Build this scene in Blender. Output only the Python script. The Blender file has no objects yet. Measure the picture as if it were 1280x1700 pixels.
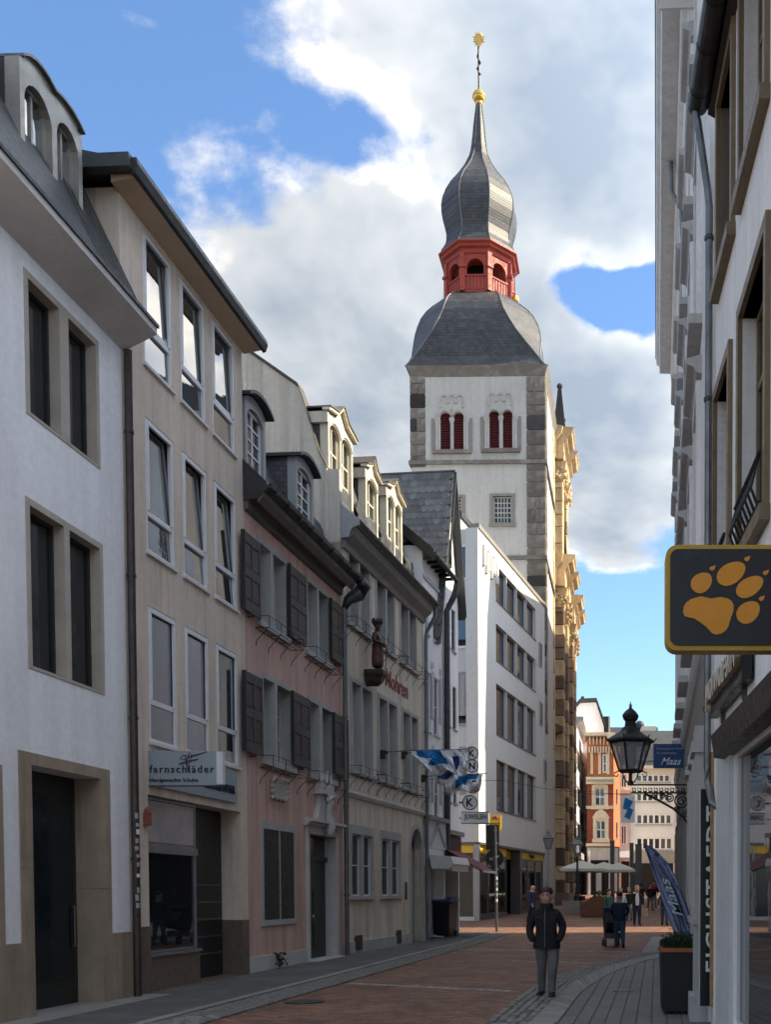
import bpy, bmesh, math, random
from mathutils import Vector, Matrix
random.seed(7)
R = math.radians
scene = bpy.context.scene
COL = scene.collection

# ---------------------------------------------------------------- camera, sky, sun, exposure
FPX, CX, TH, EYE = 1700.0, 1000.0, R(2.0), 1.71
CY = 1480 + FPX * math.tan(TH)
cam_data = bpy.data.cameras.new('camera')
cam = bpy.data.objects.new('camera', cam_data); COL.objects.link(cam)
cam_data.sensor_fit = 'VERTICAL'; cam_data.sensor_height = 36; cam_data.lens = 36 * FPX / 1700
cam_data.shift_x = (640 - CX) / 1700; cam_data.shift_y = (CY - 850) / 1700
cam_data.clip_start = .1; cam_data.clip_end = 3000
cam.location = (0, 0, EYE); cam.rotation_euler = (R(90) - TH, 0, 0)
scene.camera = cam
SUN_EL, SUN_AZ = R(39.5), R(6)            # azimuth measured from +X (across the street) towards +Y (along it)
sun_dir = Vector((math.cos(SUN_EL) * math.cos(SUN_AZ), math.cos(SUN_EL) * math.sin(SUN_AZ), math.sin(SUN_EL)))
sl = bpy.data.lights.new('sun', 'SUN'); sl.energy = 3.2; sl.angle = R(.5); sl.color = (1, .86, .62)
so = bpy.data.objects.new('sun', sl); COL.objects.link(so)
so.rotation_euler = (-sun_dir).to_track_quat('-Z', 'Y').to_euler(); so.location = (30, 20, 60)
scene.view_settings.view_transform = 'Standard'; scene.view_settings.look = 'None'
scene.view_settings.exposure = 1.68; scene.view_settings.gamma = 1
scene.cycles.use_denoising = True
scene.cycles.max_bounces = 6; scene.cycles.diffuse_bounces = 4; scene.cycles.glossy_bounces = 3; scene.cycles.adaptive_threshold = .02
scene.cycles.sample_clamp_indirect = 6

CLOUDS = ((270, 110, 300, -.30), (40, 190, 180, -.06), (400, 170, 100, -.10), (470, 165, 70, -.12), (520, 190, 75, -.16), (580, 215, 80, -.20), (640, 245, 80, -.22), (690, 285, 50, -.14), (1065, 440, 120, -.36), (1005, 385, 90, -.30), (960, 350, 60, -.2), (1100, 370, 90, -.26), (1040, 500, 50, -.15),
          (590, 740, 110, -.12), (650, 330, 50, -.12), (1010, 1110, 260, -.36), (960, 1180, 240, -.25), (905, 560, 50, -.22), (1080, 1200, 180, -.25),
          (820, 110, 380, .30), (430, 400, 330, .34), (620, 520, 260, .26), (960, 570, 200, .22), (1000, 220, 280, .16), (120, 50, 150, .27), (230, 140, 60, .16), (40, 300, 130, .10), (980, 770, 200, .24), (700, 800, 200, .2),
          (1010, 985, 90, .18), (1090, 1065, 70, .30), (290, 25, 80, .26))

def pix_dir(px, py):
    a, b = (px - CX) / FPX, (CY - py) / FPX
    c, s = math.cos(TH), math.sin(TH)
    return Vector((a, c + b * s, -s + b * c))

world = bpy.data.worlds.new('World'); scene.world = world; world.use_nodes = True
nt = world.node_tree; nt.nodes.clear()
def wn(t, **kw):
    n = nt.nodes.new(t)
    for k, v in kw.items(): setattr(n, k, v)
    return n
def wl(a, b): nt.links.new(a, b)
def wmath(op, a, b=None, clamp=False):
    n = wn('ShaderNodeMath', operation=op); n.use_clamp = clamp
    for i, v in enumerate((a, b)):
        if v is None: continue
        if isinstance(v, (int, float)): n.inputs[i].default_value = v
        else: wl(v, n.inputs[i])
    return n.outputs[0]
out = wn('ShaderNodeOutputWorld')
sky = wn('ShaderNodeTexSky', sky_type='NISHITA'); sky.sun_disc = False
sky.sun_elevation = SUN_EL; sky.sun_rotation = R(90) - SUN_AZ; sky.air_density = 1.0; sky.dust_density = .4; sky.ozone_density = 4.0
bg = wn('ShaderNodeBackground'); bg.inputs[1].default_value = .088
hs_ = wn('ShaderNodeHueSaturation'); hs_.inputs['Saturation'].default_value = 1.06; wl(sky.outputs[0], hs_.inputs['Color']); wl(hs_.outputs[0], bg.inputs[0])
tc = wn('ShaderNodeTexCoord')
sep = wn('ShaderNodeSeparateXYZ'); wl(tc.outputs['Generated'], sep.inputs[0])
zc = wmath('ADD', wmath('MAXIMUM', sep.outputs[2], 0.0), .30)
px_ = wmath('DIVIDE', sep.outputs[0], zc); py_ = wmath('DIVIDE', sep.outputs[1], zc)
cmb = wn('ShaderNodeCombineXYZ'); wl(px_, cmb.inputs[0]); wl(py_, cmb.inputs[1]); cmb.inputs[2].default_value = 3.7
def wnoise(scale, detail, rough, dist=0, off=(0, 0, 0)):
    m = wn('ShaderNodeMapping'); m.inputs['Location'].default_value = off; wl(cmb.outputs[0], m.inputs[0])
    n = wn('ShaderNodeTexNoise'); n.inputs['Scale'].default_value = scale; n.inputs['Detail'].default_value = detail
    n.inputs['Roughness'].default_value = rough; n.inputs['Distortion'].default_value = dist
    wl(m.outputs[0], n.inputs['Vector']); return n.outputs[0]
big = wnoise(2.6, 8, .62, .12)
lit = wnoise(2.6, 5, .60, .15, (-.045, .03, 0))     # the same clouds sampled a little towards the sun
soft = wnoise(1.3, 3, .5, .2, (5, 2, 0))
puff = wnoise(7.5, 6, .6, .1, (2, 7, 0))
dens = wmath('ADD', wmath('ADD', wmath('MULTIPLY', wmath('SUBTRACT', big, .5), 1.5), .5), wmath('MULTIPLY', wmath('SUBTRACT', soft, .5), .35))
dens = wmath('ADD', dens, wmath('MULTIPLY', wmath('SUBTRACT', puff, .5), .22))
dens = wmath('ADD', dens, .025)
wmp = wn('ShaderNodeTexNoise'); wmp.inputs['Scale'].default_value = 3.4; wmp.inputs['Detail'].default_value = 4; wl(cmb.outputs[0], wmp.inputs['Vector'])
wv1 = wn('ShaderNodeVectorMath', operation='SUBTRACT'); wl(wmp.outputs['Color'], wv1.inputs[0]); wv1.inputs[1].default_value = (.5, .5, .5)
wv2 = wn('ShaderNodeVectorMath', operation='SCALE'); wl(wv1.outputs[0], wv2.inputs[0]); wv2.inputs['Scale'].default_value = .26
warp = wn('ShaderNodeVectorMath', operation='ADD'); wl(tc.outputs['Generated'], warp.inputs[0]); wl(wv2.outputs[0], warp.inputs[1])
# cloud banks (+) and clear gaps (-) by direction in the sky
def blob(px, py, rad, w):
    global dens
    d = pix_dir(px, py).normalized()
    vd = wn('ShaderNodeVectorMath', operation='DISTANCE'); wl(warp.outputs[0], vd.inputs[0]); vd.inputs[1].default_value = d
    mr = wn('ShaderNodeMapRange', interpolation_type='SMOOTHSTEP'); wl(vd.outputs['Value'], mr.inputs[0])
    mr.inputs[1].default_value = rad / FPX; mr.inputs[2].default_value = 0; mr.inputs[3].default_value = 0; mr.inputs[4].default_value = w * 1.05
    dens = wmath('ADD', dens, mr.outputs[0])
for b in CLOUDS: blob(*b)
mask = wn('ShaderNodeMapRange', interpolation_type='SMOOTHSTEP'); wl(dens, mask.inputs[0])
mask.inputs[1].default_value = .40; mask.inputs[2].default_value = .64; mask.inputs[3].default_value = .0; mask.inputs[4].default_value = 1
# rims turned to the sun are white and slightly warm, the thick middle of a cloud is grey
shade = wmath('ADD', wmath('ADD', wmath('MULTIPLY', wmath('SUBTRACT', big, lit), 2.4), wmath('MULTIPLY', wmath('SUBTRACT', puff, .5), .5)), wmath('SUBTRACT', .96, wmath('MULTIPLY', wmath('MAXIMUM', wmath('SUBTRACT', dens, .5), 0), 1.15)), False)
shade = wmath('SUBTRACT', shade, wmath('MULTIPLY', wmath('SUBTRACT', soft, .4), .9), True)
ramp = wn('ShaderNodeValToRGB'); wl(shade, ramp.inputs[0])
e = ramp.color_ramp.elements
e[0].position = .30; e[0].color = (.25, .30, .37, 1); e[1].position = 1.0; e[1].color = (.84, .80, .73, 1)
m1 = e.new(.55); m1.color = (.355, .395, .44, 1)
m2 = e.new(.82); m2.color = (.50, .52, .545, 1)
# clouds scatter sunlight forwards: brightening towards the sun, added to lift the left facades
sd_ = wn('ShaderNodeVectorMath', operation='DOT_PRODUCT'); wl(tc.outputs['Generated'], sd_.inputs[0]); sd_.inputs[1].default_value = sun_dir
sun_side_boost = wmath('MULTIPLY', wmath('ADD', 1.0, wmath('MULTIPLY', wmath('POWER', wmath('MAXIMUM', sd_.outputs['Value'], 0.0), 2.5), 3.6)), .465)
bgc = wn('ShaderNodeBackground'); wl(sun_side_boost, bgc.inputs[1]); wl(ramp.outputs[0], bgc.inputs[0])
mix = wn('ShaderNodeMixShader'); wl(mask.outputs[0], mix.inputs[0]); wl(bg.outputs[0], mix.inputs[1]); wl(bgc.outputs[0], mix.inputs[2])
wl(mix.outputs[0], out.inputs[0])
world.cycles.sampling_method = 'MANUAL'; world.cycles.sample_map_resolution = 512

# ---------------------------------------------------------------- materials
MATS = {}
def M(name, col, rough=.8, var=.12, scale=1.5, bump=0., bscale=60, metal=0., rnd=0., ior=1.45, streak=0., fine=.06, col2=None, c2scale=2., c2lo=.5, c2hi=.6, emit=None):
    m = bpy.data.materials.new(name); m.use_nodes = True; MATS[name] = m
    t = m.node_tree; L = t.links.new; b = t.nodes['Principled BSDF']
    b.inputs['Roughness'].default_value = rough; b.inputs['Metallic'].default_value = metal; b.inputs['IOR'].default_value = ior
    tcn = t.nodes.new('ShaderNodeTexCoord'); vec = tcn.outputs['Object']
    def noise(sc, det=4, mp=None):
        n = t.nodes.new('ShaderNodeTexNoise'); n.inputs['Scale'].default_value = sc; n.inputs['Detail'].default_value = det; n.inputs['Roughness'].default_value = .6
        if mp:
            q = t.nodes.new('ShaderNodeMapping'); q.inputs['Scale'].default_value = mp; L(vec, q.inputs[0]); L(q.outputs[0], n.inputs['Vector'])
        else: L(vec, n.inputs['Vector'])
        return n.outputs[0]
    def rng(x, a, bb, lo=.3, hi=.7):
        r = t.nodes.new('ShaderNodeMapRange'); L(x, r.inputs[0]); r.inputs[1].default_value = lo; r.inputs[2].default_value = hi; r.inputs[3].default_value = a; r.inputs[4].default_value = bb; return r.outputs[0]
    def mul(x, y):
        n = t.nodes.new('ShaderNodeMath'); n.operation = 'MULTIPLY'; L(x, n.inputs[0]); L(y, n.inputs[1]); return n.outputs[0]
    base = None
    if col2:
        mx = t.nodes.new('ShaderNodeMix'); mx.data_type = 'RGBA'; mx.inputs[6].default_value = (*col, 1); mx.inputs[7].default_value = (*col2, 1)
        L(rng(noise(c2scale, 5), 0, 1, c2lo, c2hi), mx.inputs[0]); base = mx.outputs[2]
    fac = rng(noise(scale), 1 - var, 1 + var)
    if fine: fac = mul(fac, rng(noise(scale * 14, 3), 1 - fine, 1 + fine))
    if streak: fac = mul(fac, rng(noise(1.0, 4, (2.6, 2.6, .22)), 1 - streak, 1 + streak * .4, .35, .6))
    if streak >= .08: fac = mul(fac, rng(noise(1.0, 5, (5.5, 5.5, .30)), 1 - streak * 1.4, 1, .34, .47))
    if rnd:
        oi = t.nodes.new('ShaderNodeObjectInfo'); fac = mul(fac, rng(oi.outputs['Random'], 1 - rnd, 1 + rnd, 0, 1))
    vm = t.nodes.new('ShaderNodeVectorMath'); vm.operation = 'SCALE'; L(fac, vm.inputs['Scale'])
    if base: L(base, vm.inputs[0])
    else: vm.inputs[0].default_value = col
    L(vm.outputs[0], b.inputs['Base Color'])
    if bump:
        bp = t.nodes.new('ShaderNodeBump'); bp.inputs['Strength'].default_value = bump; bp.inputs['Distance'].default_value = .02
        L(noise(bscale, 4), bp.inputs['Height']); L(bp.outputs[0], b.inputs['Normal'])
    if rough < .7 and rough > .1:
        L(rng(noise(scale * 3), max(.03, rough - .12), rough + .12), b.inputs['Roughness'])
    if emit:
        b.inputs['Emission Color'].default_value = (*emit[:3], 1); b.inputs['Emission Strength'].default_value = emit[3]
    return m

M('plaster_white', (.87, .86, .85), .9, .05, .7, .25, 90, streak=.07)
M('plaster_beige', (.72, .60, .48), .9, .07, .6, .3, 90, streak=.12)
M('plaster_pink', (.65, .42, .34), .9, .10, .9, .35, 70, streak=.16)
M('plaster_cream', (.70, .62, .49), .9, .08, .7, .4, 60, streak=.15)
M('plaster_gable', (.60, .54, .45), .9, .08, .5, .4, 60, streak=.12)
M('plaster_tower', (.51, .49, .455), .9, .06, .3, .2, 20, streak=.08)
M('plaster_modern', (.64, .63, .605), .85, .04, .4, .1, 60, streak=.04)
M('plaster_grey', (.47, .46, .45), .9, .08, .8, .3, 60, streak=.1)
M('plaster_right', (.80, .79, .79), .9, .06, .7, .2, 70, streak=.08)
M('stone_pale', (.46, .41, .34), .85, .12, 3, .4, 60)
M('stone_grey', (.44, .43, .40), .85, .10, 2.5, .35, 60, streak=.06)
M('stone_white', (.55, .53, .50), .85, .08, 2.5, .35, 60)
M('travertine', (.36, .28, .20), .55, .14, 2.0, .15, 40, streak=.15)
M('granite_brown', (.17, .125, .095), .35, .15, 9, .05, 80, col2=(.12, .09, .07), c2scale=45)
M('quoin', (.165, .145, .125), .9, .15, 2.0, .6, 14, rnd=.32, col2=(.215, .195, .17), c2scale=1.5)
M('quoin_dark', (.045, .042, .04), .9, .25, 2.5, .6, 14, rnd=.4)
M('sandstone', (.50, .37, .22), .9, .18, 1.5, .5, 14, rnd=.22, streak=.12)
M('sandstone_dark', (.16, .11, .08), .9, .22, 1.5, .5, 14, rnd=.4)
M('slate', (.042, .045, .053), .48, .25, 6, .35, 30, rnd=.4)
M('slate_grey', (.11, .115, .118), .5, .25, 6, .35, 30, rnd=.35)
M('slate_old', (.10, .085, .07), .6, .3, 6, .5, 30, rnd=.3)
M('zinc_dark', (.055, .056, .058), .42, .25, 4, .05, 30, metal=.4)
M('zinc', (.17, .175, .18), .4, .25, 4, .05, 30, metal=.6)
M('lead_grey', (.16, .16, .165), .55, .2, 3, .1, 30)
M('copper_brown', (.055, .042, .036), .45, .25, 5, .05, 30, metal=.3)
M('paint_white', (.76, .76, .76), .45, .05, 3)
M('paint_offwhite', (.68, .67, .63), .5, .07, 3)
M('paint_cream', (.64, .59, .47), .55, .07, 3)
M('paint_grey', (.33, .34, .34), .5, .07, 3)
M('paint_grey_light', (.55, .56, .56), .5, .06, 3)
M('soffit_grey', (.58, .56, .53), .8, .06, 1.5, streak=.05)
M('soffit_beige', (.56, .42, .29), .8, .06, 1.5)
M('shutter_dark', (.055, .055, .052), .55, .15, 5, .2, 50)
M('shutter_panel', (.052, .03, .028), .5, .2, 6)
M('shutter_black', (.028, .029, .026), .55, .2, 5, .2, 50)
M('door_dark', (.016, .018, .018), .4, .2, 6, .1, 40)
M('iron', (.012, .012, .012), .5, .2, 10, .05, 60)
M('steel_grey', (.12, .12, .125), .4, .15, 4, metal=.5)
M('aluminium', (.30, .30, .31), .4, .1, 4, metal=.6)
M('glass', (.012, .016, .018), .03, .1, 3, ior=2.1)
M('glass_mirror', (.02, .025, .03), .015, .05, .8, ior=3.8, bump=.05, bscale=1.6)
M('cornice_brown', (.13, .112, .095), .7, .15, 2, .1, 30)
M('dormer_metal', (.34, .32, .28), .38, .15, 2, .05, 20, metal=.45)
M('frosted', (.40, .35, .33), .5, .15, 4)
M('glass_dim', (.018, .02, .022), .08, .1, 3, ior=1.5)
M('glass_blind', (.05, .055, .05), .2, .1, 3, ior=1.5)
M('glass_shop', (.014, .016, .018), .02, .1, 3, ior=1.9)
M('door_glass', (.006, .012, .016), .12, .1, 2, ior=1.4)
M('curtain', (.38, .38, .37), .9, .1, 5, streak=.2)
M('stone_frame', (.25, .235, .21), .85, .1, 3, .3, 60)
M('wood_olive', (.17, .125, .07), .5, .15, 5, .1, 40)
M('wood_yellow', (.32, .19, .07), .6, .2, 6, .2, 40)
M('wood_red', (.12, .045, .02), .55, .2, 6, .2, 40)
M('red_paint', (.36, .055, .035), .6, .12, 1.5, .1, 20)
M('louvre_red', (.10, .012, .014), .6, .15, 4)
M('gold', (.80, .52, .14), .3, .12, 6, metal=.9)
M('black_void', (.006, .006, .006), .9, 0, 1, fine=0)
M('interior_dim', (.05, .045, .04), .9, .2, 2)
M('sign_blue_grey', (.30, .35, .38), .5, .03, 3)
M('sign_white', (.68, .69, .70), .45, .03, 3)
M('ink_dark', (.02, .022, .028), .6, 0, 1, fine=0)
M('ink_violet', (.07, .03, .06), .6, 0, 1, fine=0)
M('ink_white', (.75, .76, .78), .5, 0, 1, fine=0)
M('ink_red', (.30, .09, .07), .8, .15, 6)
M('ink_pale', (.40, .48, .56), .6, 0, 1, fine=0)
M('sign_blue', (.012, .06, .19), .45, .03, 3)
M('sign_green_black', (.004, .012, .015), .35, .1, 3)
M('sign_yellow', (.82, .50, .02), .45, .04, 3)
M('sign_black', (.010, .010, .011), .35, .05, 3)
M('sign_amber', (.66, .27, .02), .5, .04, 3)
M('sign_rim', (.46, .28, .02), .4, .05, 3)
M('flag_white', (.9, .91, .93), .8, .03, 3)
M('flag_blue', (.015, .20, .52), .8, .05, 3)
M('flag_navy', (.05, .11, .30), .8, .05, 3)
M('banner_blue', (.20, .23, .37), .75, .08, 3)
M('bin_black', (.012, .012, .013), .4, .1, 5)
M('bin_blue', (.03, .06, .22), .4, .1, 5)
M('awning_red', (.16, .045, .05), .85, .1, 3)
M('umbrella_cloth', (.62, .60, .52), .85, .05, 3)
M('planter_black', (.012, .012, .013), .6, .15, 4)
M('corten', (.30, .10, .035), .7, .2, 6, .2, 30)
M('soil', (.03, .022, .015), .95, .2, 10)
M('leaf', (.030, .065, .022), .55, .3, 5, rnd=.3)
M('leaf_dark', (.016, .034, .014), .55, .3, 5, rnd=.3)
M('brick_orange', (.42, .15, .06), .85, .12, 3, .2, 30)
M('brick_red', (.24, .065, .04), .85, .15, 3, .2, 30)
M('ornament_cream', (.62, .54, .42), .8, .08, 3)
M('roof_far', (.05, .052, .058), .7, .2, 2)
M('asphalt_walk', (.085, .083, .080), .8, .16, .8, .4, 120, col2=(.11, .105, .098), c2scale=1.2)
M('kerb', (.22, .215, .20), .8, .12, 3, .3, 40, rnd=.12)
M('sett', (.20, .19, .17), .75, .2, 8, .4, 40, rnd=.35)
M('sett_light', (.30, .285, .265), .75, .15, 8, .4, 40, rnd=.2)
M('slab_light', (.25, .24, .22), .8, .12, 3, .3, 40, rnd=.15)
M('tile_grey', (.15, .15, .148), .7, .1, 3, .3, 50, rnd=.10)
M('joint', (.035, .031, .027), .95, .25, 6, .3, 60)
M('skin', (.42, .24, .17), .55, .06, 8)
M('hair_brown', (.035, .02, .012), .6, .2, 20)
M('hair_grey', (.30, .29, .28), .6, .2, 20)
M('hair_blond', (.35, .24, .11), .6, .2, 20)
M('hair_dark', (.012, .010, .009), .6, .2, 20)
M('cloth_black', (.009, .009, .011), .8, .3, 8, .9, 11)
M('cloth_grey', (.12, .12, .125), .85, .25, 4, .9, 13)
M('cloth_navy', (.012, .022, .05), .85, .2, 7, .3, 30)
M('cloth_denim', (.035, .06, .11), .85, .25, 7, .3, 30)
M('cloth_white', (.55, .56, .60), .85, .08, 7, .3, 30)
M('cloth_green', (.012, .07, .05), .85, .2, 7, .3, 30)
M('cloth_red', (.30, .02, .03), .85, .2, 7, .3, 30)
M('cloth_beige', (.32, .25, .18), .85, .2, 7, .3, 30)
M('leather_black', (.008, .008, .008), .4, .2, 8)
M('leather_brown', (.05, .03, .02), .5, .2, 8)
M('bronze', (.045, .028, .018), .45, .35, 9, .3, 40)
M('bronze_red', (.11, .03, .02), .5, .3, 9, .2, 40)
M('lamp_glass', (.30, .31, .32), .1, .1, 4, ior=1.5)
def lantern_glass():
    m = bpy.data.materials.new('lantern_glass'); m.use_nodes = True; MATS['lantern_glass'] = m
    t = m.node_tree; b = t.nodes['Principled BSDF']; b.inputs['Base Color'].default_value = (.5, .52, .54, 1); b.inputs['Roughness'].default_value = .06
    tr = t.nodes.new('ShaderNodeBsdfTransparent'); tr.inputs[0].default_value = (.80, .83, .85, 1); mx = t.nodes.new('ShaderNodeMixShader'); mx.inputs[0].default_value = .28
    t.links.new(tr.outputs[0], mx.inputs[1]); t.links.new(b.outputs[0], mx.inputs[2]); t.links.new(mx.outputs[0], t.nodes['Material Output'].inputs[0])
lantern_glass()
M('warm_lamp', (.8, .6, .3), .5, 0, 1, fine=0, emit=(1, .55, .15, 6))
M('ground_far', (.10, .085, .075), .9, .2, .5)

# brick paving of the street: red-brown clinker courses with pale joints
def brick_paving():
    m = bpy.data.materials.new('clinker_paving'); m.use_nodes = True; MATS['clinker'] = m
    t = m.node_tree; L = t.links.new; b = t.nodes['Principled BSDF']; b.inputs['Roughness'].default_value = .72
    c = t.nodes.new('ShaderNodeTexCoord')
    mp = t.nodes.new('ShaderNodeMapping'); mp.inputs['Rotation'].default_value = (0, 0, R(3)); L(c.outputs['Object'], mp.inputs[0])
    br = t.nodes.new('ShaderNodeTexBrick'); L(mp.outputs[0], br.inputs['Vector']); br.offset = .5
    br.inputs['Scale'].default_value = 1; br.inputs['Brick Width'].default_value = .21; br.inputs['Row Height'].default_value = .105
    br.inputs['Mortar Size'].default_value = .009; br.inputs['Mortar Smooth'].default_value = .3; br.inputs['Bias'].default_value = -.1
    br.inputs['Color1'].default_value = (.128, .058, .033, 1); br.inputs['Color2'].default_value = (.292, .136, .074, 1); br.inputs['Mortar'].default_value = (.055, .042, .035, 1)
    n = t.nodes.new('ShaderNodeTexNoise'); n.inputs['Scale'].default_value = .9; n.inputs['Detail'].default_value = 7; n.inputs['Roughness'].default_value = .65; L(c.outputs['Object'], n.inputs['Vector'])
    r = t.nodes.new('ShaderNodeMapRange'); L(n.outputs[0], r.inputs[0]); r.inputs[1].default_value = .3; r.inputs[2].default_value = .7; r.inputs[3].default_value = .66; r.inputs[4].default_value = 1.32
    n2 = t.nodes.new('ShaderNodeTexNoise'); n2.inputs['Scale'].default_value = 9; n2.inputs['Detail'].default_value = 4; L(c.outputs['Object'], n2.inputs['Vector'])
    r2_ = t.nodes.new('ShaderNodeMapRange'); L(n2.outputs[0], r2_.inputs[0]); r2_.inputs[1].default_value = .3; r2_.inputs[2].default_value = .7; r2_.inputs[3].default_value = .8; r2_.inputs[4].default_value = 1.2
    mm_ = t.nodes.new('ShaderNodeMath'); mm_.operation = 'MULTIPLY'; L(r.outputs[0], mm_.inputs[0]); L(r2_.outputs[0], mm_.inputs[1])
    vo = t.nodes.new('ShaderNodeTexVoronoi'); vo.inputs['Scale'].default_value = 2.6; L(c.outputs['Object'], vo.inputs['Vector'])
    r3_ = t.nodes.new('ShaderNodeMapRange'); L(vo.outputs['Distance'], r3_.inputs[0]); r3_.inputs[1].default_value = .05; r3_.inputs[2].default_value = .09; r3_.inputs[3].default_value = .62; r3_.inputs[4].default_value = 1
    m4_ = t.nodes.new('ShaderNodeMath'); m4_.operation = 'MULTIPLY'; L(mm_.outputs[0], m4_.inputs[0]); L(r3_.outputs[0], m4_.inputs[1]); mm_ = m4_
    vm = t.nodes.new('ShaderNodeVectorMath'); vm.operation = 'SCALE'; L(br.outputs[0], vm.inputs[0]); L(mm_.outputs[0], vm.inputs['Scale'])
    L(vm.outputs[0], b.inputs['Base Color'])
    bp = t.nodes.new('ShaderNodeBump'); bp.invert = True; bp.inputs['Strength'].default_value = .8; bp.inputs['Distance'].default_value = .008
    L(br.outputs['Fac'], bp.inputs['Height']); L(bp.outputs[0], b.inputs['Normal'])
brick_paving()
# courses of slate too small to pick apart
def slate_courses(name, col, row, tint=1.0):
    m = bpy.data.materials.new(name); m.use_nodes = True; MATS[name] = m
    t = m.node_tree; L = t.links.new; b = t.nodes['Principled BSDF']; b.inputs['Roughness'].default_value = .5
    c = t.nodes.new('ShaderNodeTexCoord'); sp = t.nodes.new('ShaderNodeSeparateXYZ'); L(c.outputs['Object'], sp.inputs[0])
    ad = t.nodes.new('ShaderNodeMath'); ad.operation = 'ADD'; L(sp.outputs[0], ad.inputs[0]); L(sp.outputs[1], ad.inputs[1])
    cb = t.nodes.new('ShaderNodeCombineXYZ'); L(ad.outputs[0], cb.inputs[0]); L(sp.outputs[2], cb.inputs[1])
    br = t.nodes.new('ShaderNodeTexBrick'); L(cb.outputs[0], br.inputs['Vector']); br.inputs['Scale'].default_value = 1
    br.inputs['Brick Width'].default_value = row * 1.5; br.inputs['Row Height'].default_value = row; br.inputs['Mortar Size'].default_value = row * .09; br.inputs['Mortar Smooth'].default_value = .6
    br.inputs['Color1'].default_value = (*[x * .75 for x in col], 1); br.inputs['Color2'].default_value = (*[x * 1.35 for x in col], 1); br.inputs['Mortar'].default_value = (*[x * .35 for x in col], 1)
    n = t.nodes.new('ShaderNodeTexNoise'); n.inputs['Scale'].default_value = 1.1; n.inputs['Detail'].default_value = 5; L(c.outputs['Object'], n.inputs['Vector'])
    r = t.nodes.new('ShaderNodeMapRange'); L(n.outputs[0], r.inputs[0]); r.inputs[1].default_value = .3; r.inputs[2].default_value = .7; r.inputs[3].default_value = .75; r.inputs[4].default_value = 1.3
    vm = t.nodes.new('ShaderNodeVectorMath'); vm.operation = 'SCALE'; L(br.outputs[0], vm.inputs[0]); L(r.outputs[0], vm.inputs['Scale']); L(vm.outputs[0], b.inputs['Base Color'])
    bp = t.nodes.new('ShaderNodeBump'); bp.invert = True; bp.inputs['Strength'].default_value = .35; bp.inputs['Distance'].default_value = .02
    L(br.outputs['Fac'], bp.inputs['Height']); L(bp.outputs[0], b.inputs['Normal'])
slate_courses('slate_courses', (.050, .052, .057), .17)
slate_courses('slate_courses_fine', (.06, .063, .07), .12)

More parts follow.
